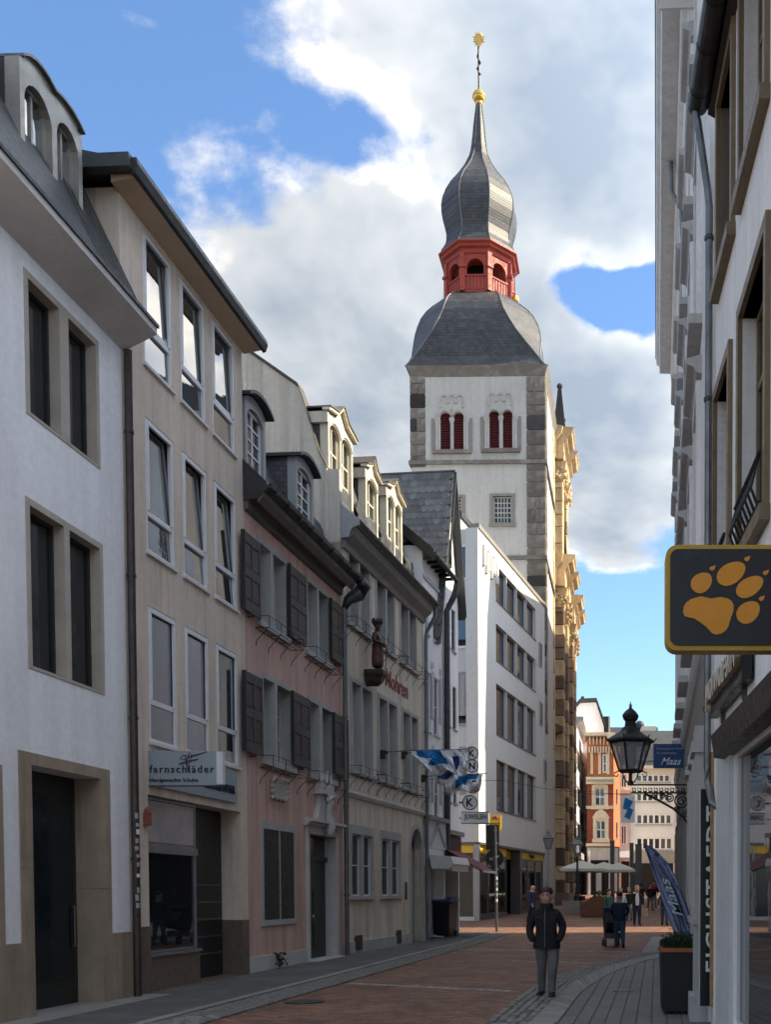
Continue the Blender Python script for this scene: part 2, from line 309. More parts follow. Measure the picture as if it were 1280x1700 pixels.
# ---------------------------------------------------------------- mesh helpers
class MB:
    def __init__(s): s.v = []; s.f = []; s.mi = []
    def face(s, pts, m=0):
        n = len(s.v); s.v += [tuple(p) for p in pts]; s.f.append(tuple(range(n, n + len(pts)))); s.mi.append(m); return s
    def box(s, x0, x1, y0, y1, z0, z1, m=0):
        n = len(s.v)
        s.v += [(x0, y0, z0), (x1, y0, z0), (x1, y1, z0), (x0, y1, z0), (x0, y0, z1), (x1, y0, z1), (x1, y1, z1), (x0, y1, z1)]
        for q in ((0, 3, 2, 1), (4, 5, 6, 7), (0, 1, 5, 4), (1, 2, 6, 5), (2, 3, 7, 6), (3, 0, 4, 7)):
            s.f.append(tuple(n + i for i in q)); s.mi.append(m)
        return s
    def prism(s, poly, ax, a, b, m=0):
        n = len(s.v); k = len(poly)
        fn = {'x': lambda p, t: (t, p[0], p[1]), 'y': lambda p, t: (p[0], t, p[1]), 'z': lambda p, t: (p[0], p[1], t)}[ax]
        s.v += [fn(p, a) for p in poly] + [fn(p, b) for p in poly]
        s.f.append(tuple(range(n, n + k))); s.f.append(tuple(range(n + 2 * k - 1, n + k - 1, -1))); s.mi += [m, m]
        for i in range(k):
            j = (i + 1) % k; s.f.append((n + i, n + j, n + k + j, n + k + i)); s.mi.append(m)
        return s
    def loft(s, rings, m=0, cap=True, closed=True):
        n = len(s.v); k = len(rings[0])
        for r in rings: s.v += [tuple(p) for p in r]
        for a in range(len(rings) - 1):
            for i in range(k if closed else k - 1):
                j = (i + 1) % k
                s.f.append((n + a * k + i, n + a * k + j, n + (a + 1) * k + j, n + (a + 1) * k + i)); s.mi.append(m)
        if cap and closed:
            s.f.append(tuple(n + i for i in range(k - 1, -1, -1))); s.f.append(tuple(n + (len(rings) - 1) * k + i for i in range(k))); s.mi += [m, m]
        return s
    def lathe(s, prof, n=16, c=(0, 0), m=0, cap=True):
        return s.loft([[(c[0] + r * math.cos(2 * math.pi * i / n), c[1] + r * math.sin(2 * math.pi * i / n), z) for i in range(n)] for r, z in prof], m, cap)
    def tube(s, path, r, n=6, m=0, cap=True):
        path = [Vector(p) for p in path]; rings = []
        rr = r if isinstance(r, (list, tuple)) else [r] * len(path)
        for i, p in enumerate(path):
            d = (path[min(i + 1, len(path) - 1)] - path[max(i - 1, 0)]).normalized()
            up = Vector((0, 0, 1)) if abs(d.z) < .95 else Vector((0, 1, 0))
            a = d.cross(up).normalized(); b = d.cross(a).normalized()
            rings.append([p + rr[i] * (math.cos(2 * math.pi * k / n) * a + math.sin(2 * math.pi * k / n) * b) for k in range(n)])
        return s.loft(rings, m, cap)
    def ball(s, c, r, n=10, m=0, sq=(1, 1, 1)):
        k = max(4, n // 2 + 1); rings = []
        for i in range(k + 1):
            a = math.pi * i / k; q = max(math.sin(a), .02)
            rings.append([(c[0] + sq[0] * r * q * math.cos(2 * math.pi * j / n), c[1] + sq[1] * r * q * math.sin(2 * math.pi * j / n), c[2] - sq[2] * r * math.cos(a)) for j in range(n)])
        return s.loft(rings, m)
    def mesh(s, name, mats, smooth=False):
        me = bpy.data.meshes.new(name); me.from_pydata(s.v, [], s.f)
        for q in (mats if isinstance(mats, (list, tuple)) else [mats]): me.materials.append(MATS[q])
        me.polygons.foreach_set('material_index', s.mi)
        bm = bmesh.new(); bm.from_mesh(me)
        bmesh.ops.recalc_face_normals(bm, faces=bm.faces)
        bm.to_mesh(me); bm.free()
        if smooth: me.polygons.foreach_set('use_smooth', [True] * len(me.polygons))
        return me

def ob(name, mb, mats, parent=None, loc=None, smooth=False, rot=None, label=None):
    me = mb.mesh(name, mats, smooth) if isinstance(mb, MB) else mb
    o = bpy.data.objects.new(name, me); COL.objects.link(o)
    if parent: o.parent = parent
    if loc: o.location = loc
    if rot: o.rotation_euler = rot
    if label: o['label'] = label
    return o
def tag(o, label=None, cat=None, group=None, kind=None):
    if label: o['label'] = label
    if cat: o['category'] = cat
    if group: o['group'] = group
    if kind: o['kind'] = kind
    return o
def thing(name, label, cat, loc=(0, 0, 0), rz=0, group=None):
    o = bpy.data.objects.new(name, None); COL.objects.link(o); o.empty_display_size = .1
    o.location = loc; o.rotation_euler = (0, 0, rz); return tag(o, label, cat, group)
def copy_tree(o, parent=None):
    c = o.copy(); COL.objects.link(c); c.parent = parent
    for ch in o.children: copy_tree(ch, c)
    return c
_shared = {}
def unit_block(mat):
    if mat not in _shared:
        b = .06; mb = MB()
        bm = bmesh.new(); bmesh.ops.create_cube(bm, size=1); bmesh.ops.bevel(bm, geom=bm.edges[:], offset=b, segments=1, affect='EDGES')
        me = bpy.data.meshes.new('block_' + mat); bm.to_mesh(me); bm.free(); me.materials.append(MATS[mat]); _shared[mat] = me
    return _shared[mat]
def piece(name, mat, parent, x0, x1, y0, y1, z0, z1, rot=None):
    o = bpy.data.objects.new(name, unit_block(mat)); COL.objects.link(o); o.parent = parent
    o.location = ((x0 + x1) / 2, (y0 + y1) / 2, (z0 + z1) / 2); o.scale = (abs(x1 - x0), abs(y1 - y0), abs(z1 - z0))
    if rot: o.rotation_euler = rot
    return o
# text meshes are made first, while the scene is small
_dg_objs = {}
def text_mesh(s, mat, ext=.01, shear=0., spacing=1., bold=0.):
    cu = bpy.data.curves.new('txt', 'FONT'); cu.body = s; cu.extrude = ext; cu.shear = shear; cu.space_character = spacing; cu.offset = bold; cu.resolution_u = 3
    o = bpy.data.objects.new('txt', cu); COL.objects.link(o)
    me = bpy.data.meshes.new_from_object(o.evaluated_get(bpy.context.evaluated_depsgraph_get()))
    bpy.data.objects.remove(o); bpy.data.curves.remove(cu)
    xs = [v.co.x for v in me.vertices]; ys = [v.co.y for v in me.vertices]
    cx, cy, w, h = (min(xs) + max(xs)) / 2, (min(ys) + max(ys)) / 2, max(xs) - min(xs), max(ys) - min(ys)
    for v in me.vertices: v.co.x = (v.co.x - cx) / w; v.co.y = (v.co.y - cy) / h
    me.materials.clear(); me.materials.append(MATS[mat]); me.name = 'lettering'
    return me
def put_text(me, parent, cx, y, cz, w, h, rot=(R(90), 0, 0), label=None, name='lettering'):
    return_o = ob(name, me, None, parent, (cx, y, cz), rot=rot, label=label); return_o.scale = (w, h, 1); return return_o

class Frame:
    """a facade: local x along it (rightwards when facing it), y into the building, z up"""
    def __init__(s, ox, oy, ang, oz=0):
        s.o = Vector((ox, oy, oz)); s.ang = ang
        s.X = Vector((math.cos(ang), math.sin(ang), 0)); s.Y = Vector((-math.sin(ang), math.cos(ang), 0))
    def world(s, x, y, z=0): return s.o + s.X * x + s.Y * y + Vector((0, 0, z))
    def pt(s, px, py, y=0.):
        d = pix_dir(px, py); c = Vector((0, 0, EYE)); t = (y - (c - s.o).dot(s.Y)) / d.dot(s.Y); p = c + d * t - s.o
        return p.dot(s.X), p.z
    def ptx(s, px, py, x=0.):
        d = pix_dir(px, py); c = Vector((0, 0, EYE)); t = (x - (c - s.o).dot(s.X)) / d.dot(s.X); p = c + d * t - s.o
        return p.dot(s.Y), p.z
    def rect(s, tl, br, y=0.):
        x0, z1 = s.pt(*tl, y); x1, z0 = s.pt(*br, y); return x0, x1, z0, z1
    def thing(s, name, label, cat, group=None): return thing(name, label, cat, s.o, s.ang, group)
def left_frame(x, y, slope): return Frame(x, y, math.atan2(1, slope))
def hz(py, D):
    d = pix_dir(CX, py); return EYE + D * d.z / d.y
def hx(px, py, D):
    d = pix_dir(px, py); return D * d.x / d.y
def gz(Y): return .02 * max(0, Y - 36)
def ground_pt(px, py):
    d = pix_dir(px, py); lo, hi = 1., 400.
    for _ in range(60):
        t = (lo + hi) / 2
        if EYE + d.z * t > gz(d.y * t): lo = t
        else: hi = t
    return d.x * t, d.y * t, gz(d.y * t)

def wall(mb, x0, x1, z0, z1, ops, depth=.2, y=0., m=0, mr=None):
    xs = sorted({x0, x1, *[min(max(v, x0), x1) for o in ops for v in o[:2]]}); zs = sorted({z0, z1, *[min(max(v, z0), z1) for o in ops for v in o[2:4]]})
    for i in range(len(xs) - 1):
        for j in range(len(zs) - 1):
            a, b, c, d = xs[i], xs[i + 1], zs[j], zs[j + 1]; mx, mz = (a + b) / 2, (c + d) / 2
            if any(o[0] < mx < o[1] and o[2] < mz < o[3] for o in ops): continue
            mb.face([(a, y, c), (b, y, c), (b, y, d), (a, y, d)], m)
    for o in ops:
        a, b, c, d = o[:4]; e = y + (o[4] if len(o) > 4 else depth); k = m if mr is None else mr
        mb.face([(a, y, c), (a, e, c), (a, e, d), (a, y, d)], k); mb.face([(b, y, c), (b, y, d), (b, e, d), (b, e, c)], k)
        mb.face([(a, y, d), (a, e, d), (b, e, d), (b, y, d)], k); mb.face([(a, y, c), (b, y, c), (b, e, c), (a, e, c)], k)
    return mb
def shell(mb, x0, x1, y1, z0, z1, y0=0., m=0, top=True):
    """the other sides of a block behind a facade at y0"""
    mb.face([(x0, y0, z0), (x0, y1, z0), (x0, y1, z1), (x0, y0, z1)], m); mb.face([(x1, y0, z0), (x1, y0, z1), (x1, y1, z1), (x1, y1, z0)], m)
    mb.face([(x0, y1, z0), (x1, y1, z0), (x1, y1, z1), (x0, y1, z1)], m)
    if top: mb.face([(x0, y0, z1), (x1, y0, z1), (x1, y1, z1), (x0, y1, z1)], m)
    return mb
def window(parent, x0, x1, z0, z1, y, fw=.06, mat='paint_white', glass='glass', nx=1, nz=1, bar=.03, ft=.06, zsplit=None, one_pane=False, name='window', tilt=0.):
    """a frame with its glazing bars; each pane is a sub-part"""
    mb = MB(); f = ft / 2
    mb.box(x0, x0 + fw, y - f, y + f, z0, z1); mb.box(x1 - fw, x1, y - f, y + f, z0, z1)
    mb.box(x0 + fw, x1 - fw, y - f, y + f, z0, z0 + fw); mb.box(x0 + fw, x1 - fw, y - f, y + f, z1 - fw, z1)
    xs = [x0 + fw + (x1 - x0 - 2 * fw) * i / nx for i in range(nx + 1)]
    zs = [z0 + fw, z1 - fw] if nz == 1 else [z0 + fw + (z1 - z0 - 2 * fw) * i / nz for i in range(nz + 1)]
    if zsplit: zs = [z0 + fw] + [z0 + (z1 - z0) * q for q in zsplit] + [z1 - fw]
    for v in xs[1:-1]: mb.box(v - bar / 2, v + bar / 2, y - f * .8, y + f * .8, z0 + fw, z1 - fw)
    for v in zs[1:-1]:
        for i in range(nx): mb.box(xs[i] + (bar / 2 if i else 0), xs[i + 1] - (bar / 2 if i < nx - 1 else 0), y - f * .75, y + f * .75, v - bar / 2, v + bar / 2)
    w = ob(name, mb, mat, parent)
    if one_pane: ob('pane', MB().box(x0 + fw * .5, x1 - fw * .5, y + .002, y + .012, z0 + fw * .5, z1 - fw * .5), glass, w)
    else:
        for i in range(nx):
            for j in range(len(zs) - 1):
                t = random.uniform(-.004, .004); u = random.uniform(-.004, .004) + tilt * (zs[j + 1] - zs[j])
                ob('pane', MB().loft([[(xs[i], y + .004 + t, zs[j]), (xs[i + 1], y + .004 - t, zs[j] ), (xs[i + 1], y + .004 - t + u, zs[j + 1]), (xs[i], y + .004 + t + u, zs[j + 1])],
                                      [(xs[i], y + .014 + t, zs[j]), (xs[i + 1], y + .014 - t, zs[j]), (xs[i + 1], y + .014 - t + u, zs[j + 1]), (xs[i], y + .014 + t + u, zs[j + 1])]]), glass, w)
    return w
def arc(x0, x1, z, h, n=10):
    """points of a segmental arch from (x0,z) over a rise h to (x1,z)"""
    c = (x1 - x0) / 2; r = (c * c + h * h) / (2 * h); cz = z + h - r; xm = (x0 + x1) / 2; a0 = math.asin(min(1, c / r))
    if h > c: a0 = math.pi - a0
    return [(xm + r * math.sin(-a0 + 2 * a0 * i / n), cz + r * math.cos(-a0 + 2 * a0 * i / n)) for i in range(n + 1)]
def arch_wall(mb, x0, x1, z0, zs, h, X0, X1, Z1, y0, y1, m=0, n=10):
    """a slab from X0..X1, z0..Z1 with an arched opening x0..x1 springing at zs"""
    mb.box(X0, x0, y0, y1, z0, Z1, m); mb.box(x1, X1, y0, y1, z0, Z1, m)
    p = arc(x0, x1, zs, h, n)
    for i in range(n):
        (a, b), (c, d) = p[i], p[i + 1]
        mb.prism([(a, b), (c, d), (c, Z1), (a, Z1)], 'y', y0, y1, m)
    return mb
# ---------------------------------------------------------------- lettering and bodies (made early, used later)
T = {}
for k, s, mt, kw in (
    ('farn', 'farnschläder', 'ink_dark', dict(spacing=1.25, bold=.006)), ('hand', 'Handgemachte Schuhe', 'ink_dark', {}), ('mass', 'MASS-SCHUHE UND MEHR', 'ink_dark', {}),
    ('mohren', 'Im Mohren', 'ink_red', dict(shear=.15, bold=.012)), ('juwelen', 'JUWELEN', 'ink_dark', dict(bold=.012)), ('K', 'K', 'ink_dark', dict(bold=.03)), ('N', 'N', 'ink_dark', dict(bold=.03)),
    ('post', 'POST', 'ink_dark', dict(bold=.02)), ('postb', 'Postbank', 'ink_dark', dict(bold=.01)), ('maas', 'Maas', 'ink_white', dict(shear=.45, bold=.004)),
    ('maas1', 'Ökologische Mode', 'ink_pale', {}), ('maas2', 'für jedermann', 'ink_pale', {}), ('eich', 'EICHSTAEDT', 'ink_white', dict(spacing=1.15, bold=.012)),
    ('jack', 'JACK WOLFSKIN', 'paint_cream', dict(ext=.5, bold=.01)), ('beach', 'Maas', 'ink_pale', dict(shear=.45, bold=.004))):
    T[k] = text_mesh(s, mt, **kw)

def skin_body(joints, edges, mats_of, name, sub=2):
    """one continuous skinned figure. joints: name -> (pos, radius or (rx, ry)); edges: (a, b, material)"""
    keys = list(joints); ix = {k: i for i, k in enumerate(keys)}
    me = bpy.data.meshes.new('sk'); me.from_pydata([joints[k][0] for k in keys], [(ix[a], ix[b]) for a, b, _ in edges], [])
    o = bpy.data.objects.new('sk', me); COL.objects.link(o)
    md = o.modifiers.new('s', 'SKIN'); md.use_smooth_shade = True
    for i, k in enumerate(keys):
        r = joints[k][1]; sv = me.skin_vertices[0].data[i]; sv.radius = r if isinstance(r, tuple) else (r, r); sv.use_root = (i == 0)
    sb = o.modifiers.new('u', 'SUBSURF'); sb.levels = sub; sb.render_levels = sub
    rm = bpy.data.meshes.new_from_object(o.evaluated_get(bpy.context.evaluated_depsgraph_get())); bpy.data.objects.remove(o); bpy.data.meshes.remove(me)
    rm.name = name; rm.materials.clear()
    for q in mats_of: rm.materials.append(MATS[q])
    segs = [(Vector(joints[a][0]), Vector(joints[b][0]), mats_of.index(m)) for a, b, m in edges]
    for p in rm.polygons:
        c = p.center; best = (9e9, 0)
        for a, b, mi in segs:
            ab = b - a; t = max(0, min(1, (c - a).dot(ab) / max(ab.length_squared, 1e-9))); d = (a + ab * t - c).length_squared
            if d < best[0]: best = (d, mi)
        p.material_index = best[1]; p.use_smooth = True
    return rm

def person_mesh(top='cloth_black', legs='cloth_grey', shoes='leather_black', stride=.12, arms='pocket', facing_detail=True, hem=.80, wide=1.0, sub=2, lean=0.):
    """a 1.75 m figure that faces -Y, feet at z=0"""
    w = wide; L = lean; s = stride; lean_x = .012 if arms == 'pocket' else 0
    J = {'pelvis': ((0, 0, .93), (.165 * w, .125 * w)), 'waist': ((0, -L * .3, 1.08), (.175 * w, .13 * w)), 'chest': ((0, -L * .8, 1.28), (.195 * w, .14 * w)), 'collar': ((0, -L, 1.43), (.115 * w, .10)),
         'neck': ((0, -L - .005, 1.50), .074), 'jaw': ((0, -L - .028, 1.555), (.092, .100)), 'face': ((0, -L - .018, 1.645), (.112, .126)), 'crown': ((0, -L - .005, 1.73), (.098, .108))}
    E = [('pelvis', 'waist', top), ('waist', 'chest', top), ('chest', 'collar', top), ('collar', 'neck', top if arms == 'pocket' else 'skin'), ('neck', 'jaw', 'skin'), ('jaw', 'face', 'skin'), ('face', 'crown', 'skin')]
    if facing_detail:
        J['nose'] = ((0, -L - .142, 1.622), .016); E.append(('face', 'nose', 'skin'))
    for sd, n in ((-1, 'l'), (1, 'r')):
        st = s * sd
        J['hem' + n] = ((.085 * sd * w, 0, hem + .04), (.105 * w, .12 * w)); J['hip' + n] = ((.098 * sd + lean_x, -st * .1, .74), (.105, .115)); J['knee' + n] = ((.105 * sd + lean_x * 1.5, -st * .5 - (.05 if (arms == 'pocket' and sd > 0) else .015), .48), (.076, .082))
        J['calf' + n] = ((.103 * sd, -st * .75 + .01, .32), (.068, .076)); J['ankle' + n] = ((.108 * sd, -st + .02, .10), (.056, .062)); J['heel' + n] = ((.11 * sd, -st + .02, .052), (.060, .056)); J['toe' + n] = ((.14 * sd, -st - .19, .042), (.062, .044))
        E += [('pelvis', 'hem' + n, top), ('hem' + n, 'hip' + n, legs), ('hip' + n, 'knee' + n, legs), ('knee' + n, 'calf' + n, legs), ('calf' + n, 'ankle' + n, legs), ('ankle' + n, 'heel' + n, shoes), ('heel' + n, 'toe' + n, shoes)]
        J['sh' + n] = ((.175 * sd * w, -L * .9, 1.375), .085)
        E.append(('chest', 'sh' + n, top))
        if arms == 'pocket': pts = [(((.285 if sd < 0 else .262) * sd * w, .03 + .02 * sd, 1.14 + .015 * sd), .072), ((.235 * sd * w, -.07, .98), .060), ((.19 * sd * w, -.10, .91), .050)]; tip = top
        elif arms == 'push': pts = [((.25 * sd * w, -.02, 1.16), .056), ((.21 * sd, -.22, 1.04), .046), ((.19 * sd, -.33, 1.02), .036)]; tip = 'skin'
        else: pts = [((.25 * sd * w, .03 + st * .35, 1.14), .054), ((.265 * sd * w, -.03 + st * .9, .92), .043), ((.262 * sd * w, -.05 + st * 1.05, .83), .034)]; tip = 'skin'
        J['el' + n], J['wr' + n], J['ha' + n] = pts
        E += [('sh' + n, 'el' + n, top), ('el' + n, 'wr' + n, top), ('wr' + n, 'ha' + n, tip)]
        if tip == 'skin':
            hx, hy, hz = pts[2][0]
            for q, (dx, dy, dz) in enumerate(((-.02, -.03, -.075), (.0, -.015, -.09), (.018, .005, -.085), (.03, .02, -.07), (-.032 * sd, -.045, -.03))):
                J[f'f{q}{n}'] = ((hx + dx * .8, hy + dy, hz + dz), .010); E.append(('ha' + n, f'f{q}{n}', 'skin'))
    mats = [top, legs, shoes, 'skin']
    return skin_body(J, E, list(dict.fromkeys(mats)), 'person', sub)
PM = {}
PM['man'] = person_mesh('cloth_black', 'cloth_grey', 'leather_black', .13, 'pocket', True, .80, 1.02)
PM['push'] = person_mesh('cloth_navy', 'cloth_denim', 'leather_brown', .13, 'push', False, .84, 1.15)
PM['white'] = person_mesh('cloth_black', 'cloth_navy', 'leather_black', .10, 'swing', True, .84, 1.05)
PM['green'] = person_mesh('cloth_green', 'cloth_denim', 'leather_brown', .10, 'swing', True, .86, 1.0, 1)
PM['shirt'] = person_mesh('cloth_white', 'cloth_grey', 'leather_brown', .12, 'swing', True, .86, 1.1, 1)
PM['dark'] = person_mesh('cloth_black', 'cloth_grey', 'leather_black', .14, 'swing', True, .82, 1.05, 1)
PM['jeans'] = person_mesh('cloth_navy', 'cloth_denim', 'leather_black', .10, 'swing', False, .84, 1.08, 1)
PM['bald'] = person_mesh('cloth_navy', 'cloth_black', 'leather_black', .16, 'swing', True, .82, 1.1, 1)
PM['pale'] = person_mesh('cloth_black', 'cloth_white', 'leather_black', .2, 'swing', True, .84, 1.0, 1)
# the carved figure on the cream house: feathered headdress, long coat, arms bent before it
SJ = {'pelvis': ((0, 0, .80), (.19, .17)), 'waist': ((0, 0, .98), (.16, .13)), 'chest': ((0, 0, 1.20), (.20, .15)), 'collar': ((0, 0, 1.38), (.10, .09)), 'neck': ((0, 0, 1.46), .065), 'face': ((0, -.02, 1.58), (.09, .10)), 'crown': ((0, 0, 1.70), (.095, .10)),
      'skirt': ((0, 0, .50), (.20, .19)), 'hemline': ((0, 0, .24), (.19, .18)), 'base': ((0, 0, .05), (.17, .17))}
SE = [('pelvis', 'waist', 'bronze'), ('waist', 'chest', 'bronze'), ('chest', 'collar', 'bronze'), ('collar', 'neck', 'bronze'), ('neck', 'face', 'bronze'), ('face', 'crown', 'bronze'), ('pelvis', 'skirt', 'bronze_red'), ('skirt', 'hemline', 'bronze_red'), ('hemline', 'base', 'bronze')]
for sd, n in ((-1, 'l'), (1, 'r')):
    SJ['sh' + n] = ((.21 * sd, 0, 1.30), .085); SJ['el' + n] = ((.31 * sd, .02, 1.04), .065); SJ['wr' + n] = ((.18 * sd, -.20, .92), .05); SJ['ha' + n] = ((.08 * sd, -.24, .95), .045)
    SE += [('chest', 'sh' + n, 'bronze'), ('sh' + n, 'el' + n, 'bronze'), ('el' + n, 'wr' + n, 'bronze'), ('wr' + n, 'ha' + n, 'bronze')]
PM['statue'] = skin_body(SJ, SE, ['bronze', 'bronze_red'], 'figure', 2)

# ---------------------------------------------------------------- ground
YS = [-30, 8, 10, 12, 14, 16, 18, 20, 22, 24, 26, 28, 30, 33, 36, 40, 45, 50, 60, 80, 110, 150]
def strip(name, fl, fr, ys, off, mat, kind='structure', parent=None):
    mb = MB()
    for a, b in zip(ys, ys[1:]):
        mb.face([(fl(a), a, gz(a) + off), (fr(a), a, gz(a) + off), (fr(b), b, gz(b) + off), (fl(b), b, gz(b) + off)])
    o = ob(name, mb, mat, parent)
    if not parent: tag(o, kind=kind)
    return o
g = MB()
zz = [(-60, 0), (36, 0), (150, gz(150)), (1800, gz(150))]
for (a, za), (b, zb) in zip(zz, zz[1:]): g.face([(-900, a, za - .03), (900, a, za - .03), (900, b, zb - .03), (-900, b, zb - .03)])
tag(ob('ground', g, 'ground_far'), 'brown paved ground under the whole town', kind='structure')
road = strip('road', lambda y: -14, lambda y: 14, YS, 0, 'clinker'); tag(road, 'red brown brick paving of the pedestrian street')
KL = lambda y: -6.64 + .057 * y            # kerb line on the left
YL = [8, 10, 12, 14, 16, 18, 20, 24, 28, 32, 36, 39.6]
pl = strip('pavement', lambda y: -9.5, KL, YL, .05, 'asphalt_walk'); tag(pl, 'dark asphalt pavement along the old houses')
pb = MB()
for a, b in zip(YL, YL[1:]): pb.face([(KL(a), a, gz(a) + .05), (KL(b), b, gz(b) + .05), (KL(b), b, gz(b) - .02), (KL(a), a, gz(a) - .02)])
pb.face([(-9.5, 39.6, gz(39.6) + .05), (KL(39.6), 39.6, gz(39.6) + .05), (KL(39.6), 39.6, 0), (-9.5, 39.6, 0)])
ob('kerb_face', pb, 'kerb', pl)
yk = 9.0; n = 0
while yk < 39.2:
    l = random.uniform(.9, 1.1); x = KL(yk + l / 2) + .07
    o = piece('kerb_stone', 'kerb', pl, x - .075, x + .075, yk, yk + l - .012, gz(yk) - .05, gz(yk) + .058, rot=(0, 0, -math.atan(.057))); yk += l
strip('stone_strip', lambda y: -9.5, lambda y: -8.15 + .045 * y + .45, [8, 10, 12, 14, 16, 16.5], .056, 'slab_light', parent=pl)
def sett_mesh(mat, n=0):
    random.seed(n + 40); mb = MB(); q = lambda a: a + random.uniform(-.09, .09)
    b = [(q(-.5), q(-.5), -.5), (q(.5), q(-.5), -.5), (q(.5), q(.5), -.5), (q(-.5), q(.5), -.5)]
    t = [(x * .98, y * .98, .2) for x, y, z in b]; u = [(x * .74, y * .74, .5 + random.uniform(-.05, .05)) for x, y, z in b]
    mb.loft([b, t, u]); return mb.mesh('sett', mat)
SETT = [sett_mesh('sett', i) for i in range(6)]; SETTL = [sett_mesh('sett_light', 20 + i) for i in range(3)]
def sett_field(spots, mat_meshes, parent, n_single, stuff_name, mats):
    """spots nearest first: (x, y, z, ang, sx, sy); the largest in view are single setts, the rest one mass"""
    spots = sorted(spots, key=lambda s: s[1]); mass = MB()
    for i, (x, y, z, a, sx, sy) in enumerate(spots):
        me = random.choice(mat_meshes); dz = random.uniform(-.006, .006)
        if i < n_single:
            o = ob('sett', me, None, parent, (x, y, z + dz), rot=(random.uniform(-.05, .05), random.uniform(-.05, .05), a)); o.scale = (sx, sy, .06)
        else:
            m = Matrix.Translation((x, y, z + dz)) @ Matrix.Rotation(a, 4, 'Z') @ Matrix.Diagonal((sx, sy, .06, 1)); k = len(mass.v)
            mass.v += [tuple(m @ v.co) for v in me.vertices]
            for p in me.polygons: mass.f.append(tuple(k + j for j in p.vertices)); mass.mi.append(0)
    if mass.v: tag(ob(stuff_name, mass, mats, parent), kind='stuff')
random.seed(3)
gut = strip('gutter_strip', lambda y: KL(y) + .14, lambda y: KL(y) + .74, YL, .006, 'joint'); tag(gut, 'band of grey granite setts beside the left kerb')
sp = []
for r in range(5):
    y = 11.0 + random.random() * .1
    while y < 39.4:
        l = random.uniform(.10, .15); x = KL(y) + .20 + r * .12
        sp.append((x, y + l / 2, gz(y) + .004, -math.atan(.057) + random.uniform(-.05, .05), .108, l - .012)); y += l
sett_field(sp, SETT, gut, 110, 'far_setts', 'sett')
# curved band of setts and the pale slabs along the right-hand pavement
LE = [ground_pt(*p) for p in ((760, 1722), (806, 1700), (850, 1665), (895, 1633), (940, 1617), (1000, 1600), (1064, 1584), (1095, 1578))]
RE = [ground_pt(*p) for p in ((842, 1722), (881, 1700), (918, 1662), (951, 1633), (1002, 1608), (1045, 1596), (1089, 1586), (1110, 1580))]
SE_ = [ground_pt(*p) for p in ((885, 1722), (926, 1700), (948, 1670), (968, 1647), (1005, 1622), (1035, 1609), (1067, 1598), (1100, 1590))]
def lerp_curve(C, t):
    i = min(int(t), len(C) - 2); f = t - i; return Vector(C[i]).lerp(Vector(C[i + 1]), f)
NS = 7
def band(name, A, B, off, mat, parent=None):
    mb = MB(); k = 28
    for i in range(k):
        a, b = NS * i / k, NS * (i + 1) / k
        q = [lerp_curve(A, a), lerp_curve(B, a), lerp_curve(B, b), lerp_curve(A, b)]
        mb.face([(p.x, p.y, p.z + off) for p in q])
    return ob(name, mb, mat, parent)
cb = tag(band('gutter_curve', LE, RE, .008, 'joint'), 'curving band of granite setts beside the pale slabs', kind='structure')
sp = []
for r in range(5):
    t = random.random() * .03
    while t < NS - .02:
        c = lerp_curve(LE, t).lerp(lerp_curve(RE, t), (r + .5) / 5); d = (lerp_curve(LE, min(t + .05, NS)).lerp(lerp_curve(RE, min(t + .05, NS)), (r + .5) / 5) - c)
        wdt = (lerp_curve(RE, t) - lerp_curve(LE, t)); ln = random.uniform(.11, .16); spd = d.length / .05
        nrm = abs(wdt.x * d.normalized().y - wdt.y * d.normalized().x) / 5
        sp.append((c.x, c.y, .006, math.atan2(d.y, d.x) + random.uniform(-.06, .06), ln - .012, max(nrm * .92, .03))); t += ln / max(spd, .3)
sett_field(sp, SETT, cb, 150, 'far_setts', 'sett')
sc = tag(band('slab_curve', RE, SE_, .009, 'joint'), 'row of pale stone slabs edging the grey pavement', kind='structure')
t = 0.
while t < NS - .05:
    ln = .42; d = (lerp_curve(RE, min(t + .05, NS)) - lerp_curve(RE, t)).length / .05; t2 = min(t + ln / d, NS)
    a, b, c, dd = [lerp_curve(C, q) for C, q in ((RE, t), (SE_, t), (SE_, t2 - .012), (RE, t2 - .012))]
    ob('slab', MB().loft([[(p.x, p.y, .0) for p in (a, b, c, dd)], [(p.x, p.y, .030 + random.uniform(0, .003)) for p in (a, b, c, dd)]]), 'slab_light', sc); t = t2
# grey paving tiles on the right
pr = MB(); k = 28
for i in range(k):
    a, b = lerp_curve(SE_, NS * i / k), lerp_curve(SE_, NS * (i + 1) / k)
    pr.face([(a.x, a.y, .010), (2.9, a.y, .010), (2.9, b.y, .010), (b.x, b.y, .010)])
pr.face([(SE_[-1][0], SE_[-1][1], .01), (2.9, SE_[-1][1], .01), (3.2, 36, .01), (2.2, 36, .01)])
prr = tag(ob('pavement_tiles', pr, 'joint'), 'grey concrete paving in front of the shop', kind='structure')
def curve_x(y):
    for a, b in zip(SE_, SE_[1:]):
        if min(a[1], b[1]) <= y <= max(a[1], b[1]): return a[0] + (b[0] - a[0]) * (y - a[1]) / (b[1] - a[1])
    return SE_[-1][0] if y > SE_[-1][1] else SE_[0][0]
tile = MB().loft([[(-.5, -.5, -.5), (.5, -.5, -.5), (.5, .5, -.5), (-.5, .5, -.5)], [(-.5, -.5, .3), (.5, -.5, .3), (.5, .5, .3), (-.5, .5, .3)], [(-.46, -.487, .5), (.46, -.487, .5), (.46, .487, .5), (-.46, .487, .5)]]).mesh('tile', 'tile_grey')
mass = MB(); cnt = 0; row = 0; x = -2.0
y0 = 11.6
